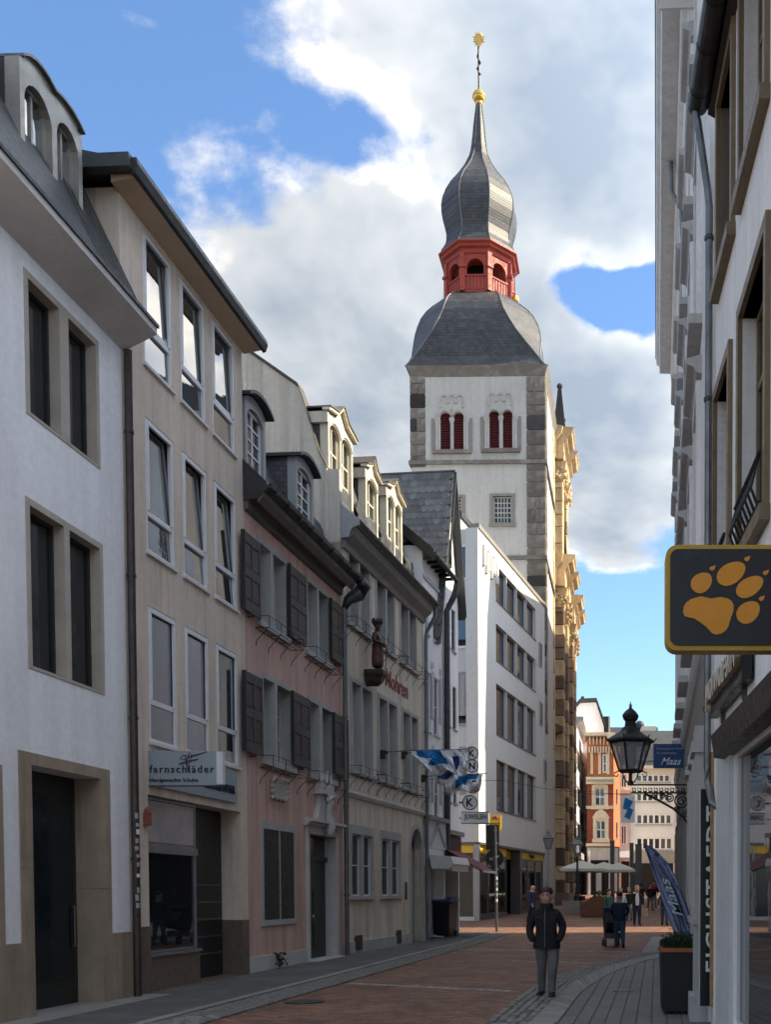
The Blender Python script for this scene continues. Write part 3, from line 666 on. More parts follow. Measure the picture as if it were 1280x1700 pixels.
while x < 2.7:
    y = y0 + (row % 3) * .2 - .6
    while y < 30:
        xx = x + .053 * (y - 14)
        if curve_x(y + .3) < xx + .12 and curve_x(y) < xx + .16 and curve_x(min(y + .6, 30)) < xx + .16 and xx < .76 + .053 * y:
            if cnt < 240 and y < 20:
                o = ob('tile', tile, None, prr, (xx, y + .3, .006 + random.uniform(-.002, .002)), rot=(0, 0, -.053)); o.scale = (.192, .592, .03); cnt += 1
            else:
                m = Matrix.Translation((xx, y + .3, .006)) @ Matrix.Rotation(-.053, 4, 'Z') @ Matrix.Diagonal((.192, .592, .03, 1)); q = len(mass.v)
                mass.v += [tuple(m @ v.co) for v in tile.vertices]
                for p in tile.polygons: mass.f.append(tuple(q + j for j in p.vertices)); mass.mi.append(0)
        y += .6
    x += .2; row += 1
if mass.v: tag(ob('far_tiles', mass, 'tile_grey', prr), kind='stuff')
# straight sett panel with its kerb further on, pale sett lines across the street
A = [ground_pt(*p) for p in ((1065, 1583), (1103, 1583), (1107, 1552), (1085, 1552))]
pn = tag(ob('sett_panel', MB().face([(a[0], a[1], .012) for a in A]), 'joint'), 'panel of grey setts in rows beside the beach flag', kind='structure')
sp = []
for r in range(6):
    for c in range(46):
        u, v = (r + .5) / 6, (c + .5) / 46
        a = Vector(A[0]).lerp(Vector(A[1]), u); b = Vector(A[3]).lerp(Vector(A[2]), u); p = a.lerp(b, v); w = (Vector(A[1]) - Vector(A[0])).length / 6; l = (b - a).length / 46
        sp.append((p.x, p.y, .008, random.uniform(-.04, .04), w * .8, l * .94))
sett_field(sp, SETTL, pn, 0, 'setts', 'sett_light')
K2 = [ground_pt(*p) for p in ((1103, 1583), (1110, 1583), (1114, 1552), (1108, 1552))]
ob('kerb_stone', MB().loft([[(a[0], a[1], 0) for a in K2], [(a[0], a[1], .04) for a in K2]]), 'slab_light', pn)
for (p, q, nset) in (((580, 1633), (850, 1646), 20), ((700, 1576), (1060, 1581), 40), ((640, 1600), (760, 1594), 0), ((850, 1596), (1060, 1601), 26)):
    if not nset: continue
    a, b = Vector(ground_pt(*p)), Vector(ground_pt(*q)); d = b - a
    line = bpy.data.objects.new('sett_line', None); COL.objects.link(line); tag(line, 'line of pale stone setts laid across the brick street', kind='structure', group='pale sett lines across the street')
    for i in range(nset):
        c = a + d * (i + .5) / nset
        o = ob('sett', SETTL[i % 3], None, line, (c.x, c.y, gz(c.y) - .012), rot=(0, 0, math.atan2(d.y, d.x))); o.scale = (d.length / nset * .82, .11, .06)
mh = MB(); mh.lathe([(.30, 0), (.30, .012)], 24)
ob_ = tag(ob('manhole_cover', mh, 'zinc_dark', loc=(*ground_pt(505, 1664)[:2], .004)), 'round iron manhole cover set in the brick paving', 'cover')
sn = ground_pt(1035, 1649); tag(ob('tactile_strip', MB().box(-.17, .17, -.03, .03, 0, .014), 'slab_light', loc=(sn[0], sn[1], .03)), 'short white stone line on the grey paving', 'strip')
# ---------------------------------------------------------------- white house at the left edge
FW = left_frame(-8.15 + .045 * 10.5, 10.5, .045)
xe = FW.pt(216, 1540)[0]
rw = FW.thing('white_house', 'white plastered house with paired stone-framed windows at the left edge', 'house')
S2 = .20
up = [FW.rect((44, 461), (100, 722)), FW.rect((111, 525), (160, 768))]
zt, zb = FW.pt(44, 461)[1], FW.pt(48, 684)[1]; up = [(a, b, zb, zt) for a, b, _, _ in up]
zt2, zb2 = FW.pt(49, 839.5)[1], FW.pt(51, 1105)[1]
lo = [(FW.pt(49.4, 960)[0], FW.pt(106, 960)[0], zb2, zt2), (FW.pt(115, 980)[0], FW.pt(165, 980)[0], zb2, zt2)]
dr = (FW.pt(52.7, 1500)[0], FW.pt(169, 1500)[0], 0., FW.pt(51.7, 1270)[1], .42)
ZS = FW.pt(205, 585)[1]
mb = wall(MB(), -.5, xe, 0, ZS, up + lo + [dr], S2); shell(mb, -.5, xe, 9, 0, ZS); ob('wall', mb, 'plaster_white', rw)
def surround(parent, ops, mat, s=.1, proud=.02, top=.1, bot=.1, reveal=None, mull=True, depth=.2, sill=None):
    """stone frame round one or several neighbouring openings, lining their reveals"""
    x0, x1 = ops[0][0], ops[-1][1]; z0, z1 = ops[0][2], ops[0][3]; mb = MB()
    mb.box(x0 - s, x0, -proud, .03, z0 - bot, z1 + top); mb.box(x1, x1 + s, -proud, .03, z0 - bot, z1 + top)
    mb.box(x0, x1, -proud, .03, z1, z1 + top)
    if bot: mb.box(x0, x1, -proud, .03, z0 - bot, z0)
    for a, b in zip(ops, ops[1:]): mb.box(a[1], b[0], -proud, depth, z0, z1)
    e = .004
    for o in ops:
        a, b = o[:2]
        mb.face([(a + e, -proud, z0), (a + e, depth, z0), (a + e, depth, z1), (a + e, -proud, z1)]); mb.face([(b - e, -proud, z0), (b - e, depth, z0), (b - e, depth, z1), (b - e, -proud, z1)])
        mb.face([(a, -proud, z1 - e), (a, depth, z1 - e), (b, depth, z1 - e), (b, -proud, z1 - e)]); mb.face([(a, -proud, z0 + e), (a, depth, z0 + e), (b, depth, z0 + e), (b, -proud, z0 + e)])
    o = ob('window_surround', mb, mat, parent)
    if sill: ob('sill', MB().box(x0 - s - .04, x1 + s + .04, -proud - sill, .05, z0 - bot - .08, z0 - bot), mat, parent)
    return o
for ops in (up, lo):
    surround(rw, ops, 'stone_pale', .085, .012, .09, .04, depth=S2)
    for a, b, c, d in ops:
        w = window(rw, a, b, c, d, S2 - .03, .05, 'shutter_black', 'glass_dim', 1, 1)
# stone cladding of the ground floor, panel by panel
zp = FW.pt(200, 1548)[1]; zp2 = FW.pt(20, 1567)[1]
x33, x183 = FW.pt(33.4, 1500)[0], FW.pt(183.5, 1500)[0]
for (a, b, c, d) in ((x33, dr[0], .0, 2.0), (x33, dr[0], 2.006, dr[3] + .16), (dr[1], x183, 0, 1.75), (dr[1], x183, 1.756, dr[3] + .16), (dr[0], dr[1], dr[3], dr[3] + .16), (x183 + .004, xe - .01, 0, zp), (FW.pt(7.7, 1600)[0], x33 - .004, 0, zp2), (-.5, FW.pt(7.7, 1600)[0] - .004, 0, 3.3)):
    ob('stone_panel', MB().box(a, b, -.018, .02, c, d), 'travertine', rw)
for z0, z1 in ((0, 1.75), (1.756, dr[3])): ob('stone_panel', MB().box(dr[1] - .02, dr[1] - .001, -.016, .40, z0, z1), 'travertine', rw)
ob('stone_panel', MB().box(dr[0] + .001, dr[0] + .02, -.016, .40, 0, dr[3]), 'travertine', rw)
d_ = ob('door', MB().box(dr[0] + .02, dr[1] - .02, .38, .42, 0, dr[3]), 'door_dark', rw)
ob('door_pane', MB().box(dr[0] + .10, dr[1] - .12, .37, .378, .42, dr[3] - .3), 'door_glass', d_); ob('handle', MB().tube([(dr[1] - .16, .36, .9), (dr[1] - .16, .33, .9), (dr[1] - .16, .33, 1.5), (dr[1] - .16, .36, 1.5)], .014), 'steel_grey', d_)
ob('threshold', MB().box(dr[0] - .1, dr[1] + .1, -.12, .38, -.02, .055), 'slab_light', rw)
# eaves, mansard roof and the double-arched dormer
ZO = FW.pt(262, 560, -.52)[1]
ob('soffit', MB().prism([(0, ZS), (-.54, ZO), (-.54, ZO + .1), (0, ZO + .1)], 'x', -.5, xe + .06), 'soffit_grey', rw)
ob('gutter', MB().prism([(-.46, ZO + .1), (-.57, ZO + .1), (-.57, ZO + .15), (-.46, ZO + .15)], 'x', -.5, xe + .08), 'zinc_dark', rw)
ob('roof', MB().prism([(-.46, ZO + .1), (.78, ZO + 2.7), (6, ZO + 3.4), (6, ZO + .1)], 'x', -.5, xe - .02), 'zinc_dark', rw)
for i in range(7): ob('roof_seam', MB().prism([(-.46, ZO + .12), (.78, ZO + 2.72), (.78, ZO + 2.76), (-.46, ZO + .16)], 'x', xe - .15 - i * .16, xe - .13 - i * .16), 'zinc', rw)
DY = .12
dp = [FW.pt(x, y, DY) for x, y in ((31, 92), (42, 93.5), (53, 101), (63.5, 113), (75, 130), (86.5, 152), (97, 162), (106, 173), (115, 186), (123.5, 201), (135, 224))]
xl, xr = dp[0][0], dp[-1][0]; zd0 = ZO + .25
def smooth_top(x):
    for a, b in zip(dp, dp[1:]):
        if a[0] <= x <= b[0]: return a[1] + (b[1] - a[1]) * (x - a[0]) / (b[0] - a[0])
    return dp[-1][1]
wdr = xr - xl; half = [(xl + .10, xl + wdr * .49), (xl + wdr * .57, xr - .10)]
dor = MB(); cols = [xl]
zw = [FW.pt(50, 140, DY)[1] - .24, FW.pt(98, 200, DY)[1] - .22]
dor.box(xl, half[0][0], DY, DY + .2, zd0, smooth_top(xl + .05)); dor.box(half[0][1], half[1][0], DY, DY + .2, zd0, smooth_top(half[0][1] + .06) - .02); dor.box(half[1][1], xr, DY, DY + .2, zd0, smooth_top(xr - .02) - .02)
for (a, b), zq in zip(half, zw):
    p = arc(a, b, zq, .28, 8)
    for (u, v), (s_, t_) in zip(p, p[1:]): dor.prism([(u, v), (s_, t_), (s_, smooth_top(s_)), (u, smooth_top(u))], 'y', DY, DY + .2)
dm = ob('dormer', dor, 'dormer_metal', rw)
rp = [(x, z) for x, z in dp]
ob('dormer_roof', MB().loft([[(x, DY - .06, z), (x, DY - .06, z + .035), (x, 3.0, z + .035), (x, 3.0, z)] for x, z in rp]), 'zinc', dm)
ob('dormer_cheek', MB().box(xl, xl + .05, DY + .2, 3.0, zd0, rp[0][1] - .01), 'zinc_dark', dm); ob('dormer_cheek', MB().box(xr - .05, xr, DY + .2, 3.0, zd0, rp[-1][1] - .01), 'zinc_dark', dm)
for (a, b), zq in zip(half, zw): window(dm, a, b, zd0, zq + .26, DY + .12, .045, 'dormer_metal', 'glass_mirror', 2, 1, .04)
ob('roof_top', MB().box(xe - .9, xe - .1, 1.2, 5, ZO + 2.6, ZO + 2.75), 'zinc_dark', rw)

# ---------------------------------------------------------------- beige house
pB = FW.world(xe, 0); FB = left_frame(pB.x, pB.y, .055)
rb = FB.thing('beige_house', 'beige rendered house with nine white-framed windows and a shoe shop', 'house')
xb = FB.pt(413, 1600)[0]; ZB = FB.pt(330, 440)[1]
rows = [[((236, 379.5), (286.6, 652)), ((298, 459), (340.6, 706)), ((350, 525), (389, 755))], [((241, 693), (291, 948)), ((302, 748), (346, 982)), ((355, 795), (393.6, 1014))], [((243.6, 1006), (293.6, 1245.7)), ((304.6, 1037), (348, 1262)), ((358, 1065), (397, 1272))]]
wins = []
for rw_ in rows:
    rr = [FB.rect(*q) for q in rw_]; z0 = sum(r[2] for r in rr) / 3; z1 = sum(r[3] for r in rr) / 3
    wins.append([(r[0], r[1], z0, z1) for r in rr])
xs0 = [sum(wins[j][i][0] for j in range(3)) / 3 for i in range(3)]; xs1 = [sum(wins[j][i][1] for j in range(3)) / 3 for i in range(3)]
wins = [[(xs0[i], xs1[i], wins[j][i][2], wins[j][i][3]) for i in range(3)] for j in range(3)]
shop = (FB.pt(247, 1480)[0], FB.pt(401, 1480)[0], 0., FB.pt(320, 1333)[1], .44)
ZE = FB.pt(252, 305, -.39)[1]
mb = wall(MB(), 0, xb, 0, ZE - .22, [w for r in wins for w in r] + [shop], .10); shell(mb, 0, xb, 8, 0, ZE - .22); ob('wall', mb, 'plaster_beige', rb)
for j, r in enumerate(wins):
    for i, (a, b, c, d) in enumerate(r):
        w = window(rb, a, b, c, d, .045, .06, 'paint_white', 'glass_mirror', 1, 2, .085, .07, zsplit=(.30,), tilt=(.03, .045, 0)[j])
        ob('sash', MB().box(a + .06, a + .10, -.01, .03, c + (d - c) * .30 + .04, d - .06).box(b - .10, b - .06, -.01, .03, c + (d - c) * .30 + .04, d - .06).box(a + .1, b - .1, -.01, .03, d - .1, d - .06), 'paint_white', w)
        ob('sill', MB().box(a - .04, b + .04, -.05, .03, c - .05, c), 'paint_offwhite', w)
        if j == 0 and i != 1:
            s = ob('tilted_sash', MB().box(a + .10, b - .10, -.01, .03, 0, .05).box(a + .10, a + .14, -.01, .03, .05, (d - c) * .62).box(b - .14, b - .10, -.01, .03, .05, (d - c) * .62), 'paint_white', w, (0, .05, c + (d - c) * .33), rot=(R(-7), 0, 0))
ob('soffit', MB().prism([(0, ZE - .30), (-.36, ZE - .24), (-.36, ZE - .12), (0, ZE - .12)], 'x', -.22, xb + .1), 'soffit_beige', rb)
ob('gutter', MB().prism([(-.30, ZE - .12), (-.36, ZE - .24), (-.42, ZE - .22), (-.46, ZE - .1), (-.44, ZE), (-.3, ZE)], 'x', -.3, xb + .2), 'zinc_dark', rb)
ob('roof', MB().prism([(-.3, ZE), (2.0, ZE + .5), (8, ZE + 1.4), (8, ZE - .1), (-.3, ZE - .12)], 'x', -.28, xb + .18), 'zinc_dark', rb)
ob('side_gutter', MB().box(-.42, -.25, -.38, 6, ZE - .2, ZE), 'zinc_dark', rb)
ob('downpipe', MB().tube([(-.30, .55, ZE - .2), (-.28, .5, ZE - .5), (-.10, .30, ZE - .9), (-.08, .28, ZE - 2.8)], .06, 8), 'copper_brown', rb)
ob('downpipe', MB().tube([(.03, -.09, ZS), (.03, -.09, .05)], .062, 8), 'copper_brown', rb)
for z in (2.2, 4.4, 6.6, 8.8): ob('pipe_clamp', MB().tube([(.03, -.09, z), (.03, -.09, z + .04)], .075, 8), 'copper_brown', rb)
random.seed(12)
for i in range(13):
    z = 1.3 + i * .13 + random.uniform(-.02, .02); c = random.choice(('ink_white', 'sign_blue_grey', 'paint_grey', 'sign_blue_grey', 'paint_grey', 'ink_dark', 'sign_rim')); xx = random.uniform(-.04, .02); ww = random.uniform(.03, .055)
    ob('sticker', MB().loft([[(.03 + .0645 * math.cos(a), -.09 + .0645 * math.sin(a), zq_) for a in [-2.6 + xx * 8 + k * ww * 6 for k in range(4)]] for zq_ in (z, z + random.uniform(.04, .10))], cap=False, closed=False), c, rb)
# shop front
x0, x1, _, zt, _ = shop
xg = FB.pt(332, 1480)[0]; zpl = FB.pt(260, 1583)[1]; zgr = FB.pt(405, 1527)[1]
sf = thing('x', None, None); bpy.data.objects.remove(sf)
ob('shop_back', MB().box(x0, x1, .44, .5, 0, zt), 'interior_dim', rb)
ob('shop_floor', MB().box(x0, x1, .0, .44, -.02, .06), 'granite_brown', rb)
dw = window(rb, x0, xg, zpl, zt - .02, .10, .04, 'aluminium', 'glass_shop', 1, 1, zsplit=(.70,), name='display_window')
ob('lintel_panel', MB().box(x0 + .02, xg + .04, .05, .12, zpl + (zt - zpl) * .64, zpl + (zt - zpl) * .69), 'aluminium', dw)
ob('frosted_panel', MB().box(x0 + .05, xg - .05, .085, .095, zpl + (zt - zpl) * .71, zt - .08), 'frosted', dw)
ob('side_pane', MB().box(xg - .02, xg - .01, .12, .42, zpl, zt), 'glass_shop', dw)
ob('plinth', MB().box(x0, xg, .02, .14, 0, zpl), 'granite_brown', rb); ob('display_sill', MB().box(x0, xg + .02, -.02, .16, zpl - .05, zpl), 'aluminium', dw)
ob('shop_door', MB().box(xg + .02, x1 - .02, .40, .43, .05, zt - .02), 'door_dark', rb)
ob('notice', MB().box(xg + .10, xg + .34, .375, .38, 1.55, 2.0), 'paint_grey', rb)
for i in range(5): ob('door_shelf', MB().box(xg + .05, x1 - .1, .36, .398, .5 + i * .33, .53 + i * .33), 'steel_grey', rb)
for (a, b, y0_, y1_) in ((-.0, x0, -.015, .02), (x1, xb, -.015, .02)): ob('granite_panel', MB().box(a + (.08 if a == 0 else 0), b, y0_, y1_, 0, zgr), 'granite_brown', rb)
ob('granite_panel', MB().box(x1 - .018, x1 - .001, -.01, .40, 0, zgr), 'granite_brown', rb)
# shoes, pedestals and a spot light behind the display glass are hinted by small things on the shelf
for i in range(3):
    q = x0 + .2 + i * .24; sh = MB().loft([[(q - .04, .0, 0), (q + .04, .0, 0), (q + .04, .22, 0), (q - .04, .22, 0)], [(q - .035, .02, .05), (q + .035, .02, .05), (q + .035, .22, .09), (q - .035, .22, .09)]])
    tag(ob('shoe', sh, ('leather_brown', 'cloth_red', 'leather_black')[i % 3], loc=FB.world(0, .2, zpl + .01), rot=(0, 0, FB.ang)), ('brown', 'red', 'black')[i] + ' leather shoe on show behind the shoe shop glass', 'shoe', 'shoes in the shop window')
# signs on the shop
fs = FB.thing('shop_sign', 'flat pale grey sign lettered MASS-SCHUHE UND MEHR over the shop window', 'sign')
q = FB.rect((255, 1300), (392, 1333), -.03); zf1 = FB.pt(392, 1283)[1]; zf0 = FB.pt(392, 1334)[1]
ob('board', MB().box(q[0], q[1], -.05, -.005, zf0, zf1), 'sign_blue_grey', fs); put_text(T['mass'], fs, q[0] + (q[1] - q[0]) * .76, -.056, zf0 + (zf1 - zf0) * .40, (q[1] - q[0]) * .40, .16)
a = FB.world(0, -.02); s0 = FB.pt(246, 1278)[0]; c0 = FB.world(s0, -.1); D0 = c0.y
bx0 = (248 - CX) / FPX * D0; bx1 = (372 - CX) / FPX * D0; bz1 = EYE + (1480 - 1248) / FPX * D0; bz0 = EYE + (1480 - 1304) / FPX * D0
ps = thing('projecting_sign', 'pale blue-grey shop sign lettered farnschläder Handgemachte Schuhe, jutting from the wall', 'sign', (bx0, D0, bz0))
W_, H_ = bx1 - bx0, bz1 - bz0
ob('board', MB().box(0, W_ * .92, 0, .12, 0, H_), 'sign_blue_grey', ps); ob('edge_cap', MB().box(W_ * .92, W_, .0, .12, 0.01, H_ - .01), 'sign_white', ps); ob('rim', MB().box(-.01, W_ * .93, -.006, .126, -.015, 0), 'steel_grey', ps)
put_text(T['farn'], ps, W_ * .46, -.004, H_ * .47, W_ * .86, H_ * .22); put_text(T['hand'], ps, W_ * .35, -.004, H_ * .13, W_ * .64, H_ * .15)
sc_ = [[(.45, .60), (.58, .66), (.72, .74)], [(.45, .60), (.50, .66), (.60, .72), (.74, .76)], [(.48, .80), (.52, .88), (.60, .84), (.86, .97)], [(.50, .84), (.47, .78), (.53, .74), (.66, .84), (.84, .96)], [(.60, .94), (.57, .7), (.585, .42)], [(.545, .86), (.56, .6), (.585, .36)], [(.60, .95), (.64, .9), (.60, .6)]]
lg = MB()
for c in sc_: lg.tube([(W_ * x * .93, -.006, H_ * z) for x, z in c], .006, 5)
ob('scribble_logo', lg, 'ink_violet', ps)
ob('bracket', MB().box(-.28, 0, .03, .06, H_ * .25, H_ * .33), 'paint_offwhite', ps); ob('bracket', MB().box(-.28, 0, .03, .06, H_ * .75, H_ * .8), 'paint_offwhite', ps)
al = FB.pt(240, 1350); tag(ob('alarm_bell', MB().box(-.06, .06, -.08, 0, -.1, .1).lathe([(.055, .1), (.05, .16), (.02, .2)], 10, (0, -.05)), 'ink_red', loc=FB.world(al[0], 0, al[1] - .1), rot=(0, 0, FB.ang)), 'small red alarm box on the beige house beside the shop', 'alarm')
# ---------------------------------------------------------------- slate helper
def slate_mesh(mat):
    p = [(-.5, .55), (-.5, -.15)] + [(.5 * math.cos(math.pi + math.pi * i / 6), -.15 + .38 * math.sin(math.pi + math.pi * i / 6)) for i in range(1, 6)] + [(.5, -.15), (.5, .55)]
    mb = MB(); mb.prism(p, 'y', -.5, .5); return mb.mesh('slate', mat)
_sl = {}
def slates(parent, origin, u, v, w, h, nu, nv, mat='slate', t=.014, keep=lambda a, b: True, limit=300, tilt=.05):
    """rounded slates laid in staggered courses over the patch origin + u*a + v*b (a in 0..w, b in 0..h)"""
    if mat not in _sl: _sl[mat] = slate_mesh(mat)
    u, v = Vector(u).normalized(), Vector(v).normalized(); nrm = u.cross(v).normalized(); du, dv = w / nu, h / nv; k = 0
    for j in range(nv):
        for i in range(-1, nu + 1):
            a, b = (i + .5 + (.5 if j % 2 else 0)) * du, (j + .5) * dv
            if a < du * .2 or a > w - du * .2 or not keep(a, b) or k >= limit: continue
            p = Vector(origin) + u * a + v * b + nrm * (t * 1.2)
            vv = (v + nrm * random.uniform(-.01, .03) - nrm * tilt).normalized(); y = (vv.cross(u)).normalized(); uu = y.cross(vv) * -1
            m = Matrix((u, -nrm.normalized() if True else y, vv)).transposed().to_4x4()
            o = bpy.data.objects.new('slate', _sl[mat]); COL.objects.link(o); o.parent = parent
            o.matrix_local = Matrix.Translation(p) @ m @ Matrix.Diagonal((du * 1.02, t * 1.6, dv * 1.25, 1)); k += 1

# ---------------------------------------------------------------- pink house
pP = FB.world(xb, 0); FP = left_frame(pP.x, pP.y, .066)
rp_ = FP.thing('pink_house', 'old pink rendered house with dark folded-back shutters and baroque doorway', 'house')
xp = FP.pt(570, 1560)[0]; ZP = FP.pt(480, 896)[1]      # wall top under the cornice
ZG = FP.pt(500, 858, -.5)[1]                            # gutter top
def pair(F, a, b, ztl, zbl):
    """two neighbouring lights given as x spans at a px row, with top and bottom points"""
    zt, zb = F.pt(*ztl)[1], F.pt(*zbl)[1]
    return [(F.pt(a[0], a[2])[0], F.pt(a[1], a[2])[0], zb, zt), (F.pt(b[0], b[2])[0], F.pt(b[1], b[2])[0], zb, zt)]
P1 = [pair(FP, (429.5, 448, 960), (452, 473, 970), (429.5, 900.4), (432, 1030)), pair(FP, (509.5, 525, 1010), (528, 544, 1020), (509.5, 964), (511, 1079))]
P2 = [pair(FP, (436, 455, 1190), (459, 483, 1200), (436, 1125), (437, 1258)), pair(FP, (513.5, 529, 1220), (534, 552.5, 1230), (514, 1164), (515, 1283))]
gw = [(FP.pt(436, 1450)[0], FP.pt(461.5, 1450)[0], FP.pt(436, 1528)[1], FP.pt(436, 1375)[1]), (FP.pt(463.5, 1450)[0], FP.pt(486, 1450)[0], FP.pt(436, 1528)[1], FP.pt(436, 1375)[1])]
pd = (FP.pt(511, 1480)[0], FP.pt(555.6, 1480)[0], 0, FP.pt(513, 1384)[1], .32)
DPT = .30
mb = wall(MB(), 0, xp, 0, ZP, [o for g_ in P1 + P2 for o in g_] + gw + [pd], DPT); shell(mb, 0, xp, 8, 0, ZP); ob('wall', mb, 'plaster_pink', rp_)
for g_ in P1 + P2:
    surround(rp_, g_, 'stone_grey', .10, .025, .12, .0, depth=DPT)
    for a, b, c, d in g_: window(rp_, a, b, c, d, DPT - .04, .05, 'paint_offwhite', 'glass_dim', 1, 3, .03)
surround(rp_, gw, 'stone_grey', .12, .03, .16, .12, depth=.12)
for a, b, c, d in gw:
    s = ob('shutter', MB().box(a, b, -.02, .02, c, d), 'shutter_black', rp_)
    n = 5
    for i in range(n): ob('plank', MB().box(a + (b - a) * i / n + .004, a + (b - a) * (i + 1) / n - .004, -.03, -.02, c + .01, d - .01), 'shutter_black', s)
    ob('hinge', MB().box(a, a + .08, -.045, -.03, c + .3, c + .34).box(a, a + .08, -.045, -.03, d - .4, d - .36), 'iron', s)
def shutter(parent, x0, x1, z0, z1, panel='shutter_panel'):
    y = -.10; f = .07; w = x1 - x0; s = MB(); zm = (z0 + z1) / 2; xm = (x0 + x1) / 2
    s.box(x0, x0 + f, y - .022, y + .022, z0, z1).box(x1 - f, x1, y - .022, y + .022, z0, z1).box(xm - .03, xm + .03, y - .022, y + .022, z0, z1)
    for a, b in ((z0, z0 + .22), (zm - .09, zm + .09), (z1 - .20, z1)): s.box(x0 + f, xm - .03, y - .021, y + .021, a, b).box(xm + .03, x1 - f, y - .021, y + .021, a, b)
    o = ob('shutter', s, 'shutter_dark', parent)
    for a, b in ((x0 + f, xm - .03), (xm + .03, x1 - f)):
        for c, d in ((z0 + .22, zm - .09), (zm + .09, z1 - .2)): ob('panel', MB().box(a, b, y - .002, y + .012, c, d).box(a + .02, b - .02, y - .012, y - .002, c + .03, d - .03), panel, o)
    ob('edge', MB().box(x0 - .035, x0 - .002, y - .05, y + .03, z0, z1), 'shutter_black', o)
    ob('hook', MB().tube([(xm, y, z0 - .02), (xm, y - .05, z0 - .05), (xm, .0, z0 - .06)], .012, 5), 'iron', o)
for (l, r_, t_, b_) in (((403.5, 940), (431, 950), (404, 880), (406, 1011)), ((480, 995), (508, 1000), (481, 937), (481.6, 1056)), ((549, 1040), (574, 1045), (550, 994), (551, 1093)),
                        ((405.5, 1180), (435, 1180), (405, 1112.5), (408, 1247)), ((485.5, 1200), (514, 1205), (485, 1147), (486, 1268)), ((554, 1235), (578, 1240), (554, 1183), (555, 1285))):
    shutter(rp_, FP.pt(*l, -.1)[0], FP.pt(*r_, -.1)[0], FP.pt(*b_, -.1)[1], FP.pt(*t_, -.1)[1])
def flower_rack(parent, x0, x1, z, dep=.30, h=.24, mat='iron'):
    t = MB(); r = .008
    for y in (-.02, -dep): t.tube([(x0, y, z), (x1, y, z)], r, 5)
    t.tube([(x0, -dep, z + h), (x1, -dep, z + h)], r, 5); t.tube([(x0, -dep * .5, z), (x1, -dep * .5, z)], r, 5)
    for x in (x0, x1): t.tube([(x, -.0, z + h), (x, -dep, z + h)], r, 5)
    k = 3
    for i in range(k + 1):
        x = x0 + (x1 - x0) * i / k; t.tube([(x, -.0, z), (x, -dep, z)], r, 5); t.tube([(x, -dep, z), (x, -dep, z + h)], r, 5); t.tube([(x, -dep * .9, z), (x, -.03, z - .26), (x, -.01, z - .36)], r, 5)
    return ob('flower_rack', t, mat, parent)
for g_ in P1 + P2:
    z = g_[0][2] - .02; ob('sill', MB().box(g_[0][0] - .14, g_[1][1] + .12, -.09, .03, z - .12, z), 'stone_grey', rp_)
    flower_rack(rp_, g_[0][0] - .22, g_[1][1] + .3, z - .2)
zq = FP.pt(416, 1590)[1]; ob('plinth', MB().box(0, pd[0] - .15, -.03, .02, 0, zq), 'stone_white', rp_)
# doorway
df = ob('door_surround', MB().box(pd[0] - .14, pd[0], -.06, .05, 0, pd[3]).box(pd[1], pd[1] + .16, -.06, .05, 0, pd[3]).box(pd[0] - .14, pd[1] + .16, -.06, .05, pd[3], pd[3] + .18)
        .box(pd[1] - .02, pd[1] - .002, -.06, .32, .0, pd[3]), 'stone_white', rp_)
dd = ob('door', MB().box(pd[0], pd[1], .24, .3, .05, pd[3] - .55), 'door_dark', rp_)
for i in range(2):
    for c, d in ((.3, .95), (1.05, 1.75)):
        a = pd[0] + .08 + i * (pd[1] - pd[0] - .1) / 2; b = a + (pd[1] - pd[0]) / 2 - .12; ob('door_panel', MB().box(a, b, .22, .24, c, d), 'door_dark', dd)
ob('handle', MB().ball(((pd[0] + pd[1]) / 2 - .06, .2, 1.1), .035, 8), 'gold', dd); ob('fanlight', MB().box(pd[0], pd[1], .25, .27, pd[3] - .55, pd[3]), 'glass_dim', rp_); ob('transom', MB().box(pd[0], pd[1], .18, .28, pd[3] - .62, pd[3] - .5), 'door_dark', dd)
ob('step', MB().box(pd[0] - .1, pd[1] + .1, -.25, .25, 0, .07), 'stone_grey', rp_)
ze = pd[3] + .18; xm = (pd[0] + pd[1]) / 2 + .02
ov = ob('overdoor', MB().prism([(0, ze), (-.10, ze), (-.14, ze + .08), (-.24, ze + .10), (-.24, ze + .16), (0, ze + .18)], 'x', pd[0] - .26, pd[1] + .28), 'stone_white', rp_)
bl = [(xm - .62, ze + .18), (xm + .62, ze + .18), (xm + .52, ze + .34), (xm + .40, ze + .55), (xm + .36, ze + .80), (xm - .36, ze + .80), (xm - .40, ze + .55), (xm - .52, ze + .34)]
ob('cartouche', MB().prism(bl, 'y', -.12, 0), 'stone_white', ov); ob('cartouche_cap', MB().box(xm - .55, xm + .55, -.22, 0, ze + .80, ze + .86).box(xm - .48, xm + .48, -.17, 0, ze + .86, ze + 1.08), 'stone_white', ov)
ob('volute', MB().tube([(xm, -.14, ze + .75), (xm, -.26, ze + .68), (xm, -.28, ze + .56), (xm, -.20, ze + .45), (xm, -.18, ze + .2), (xm, -.25, ze + .02), (xm, -.2, ze - .14), (xm, -.12, ze - .2)], [.10, .12, .12, .10, .09, .11, .10, .05], 8), 'stone_white', ov, smooth=True)
for q in (-.33, 0, .33): ob('lily', MB().tube([(xm + q - .14, -.1, ze + 1.42), (xm + q - .10, -.1, ze + 1.22), (xm + q, -.1, ze + 1.1), (xm + q + .1, -.1, ze + 1.2), (xm + q + .14, -.1, ze + 1.40)], [.01, .04, .05, .04, .01], 6), 'stone_white', ov)
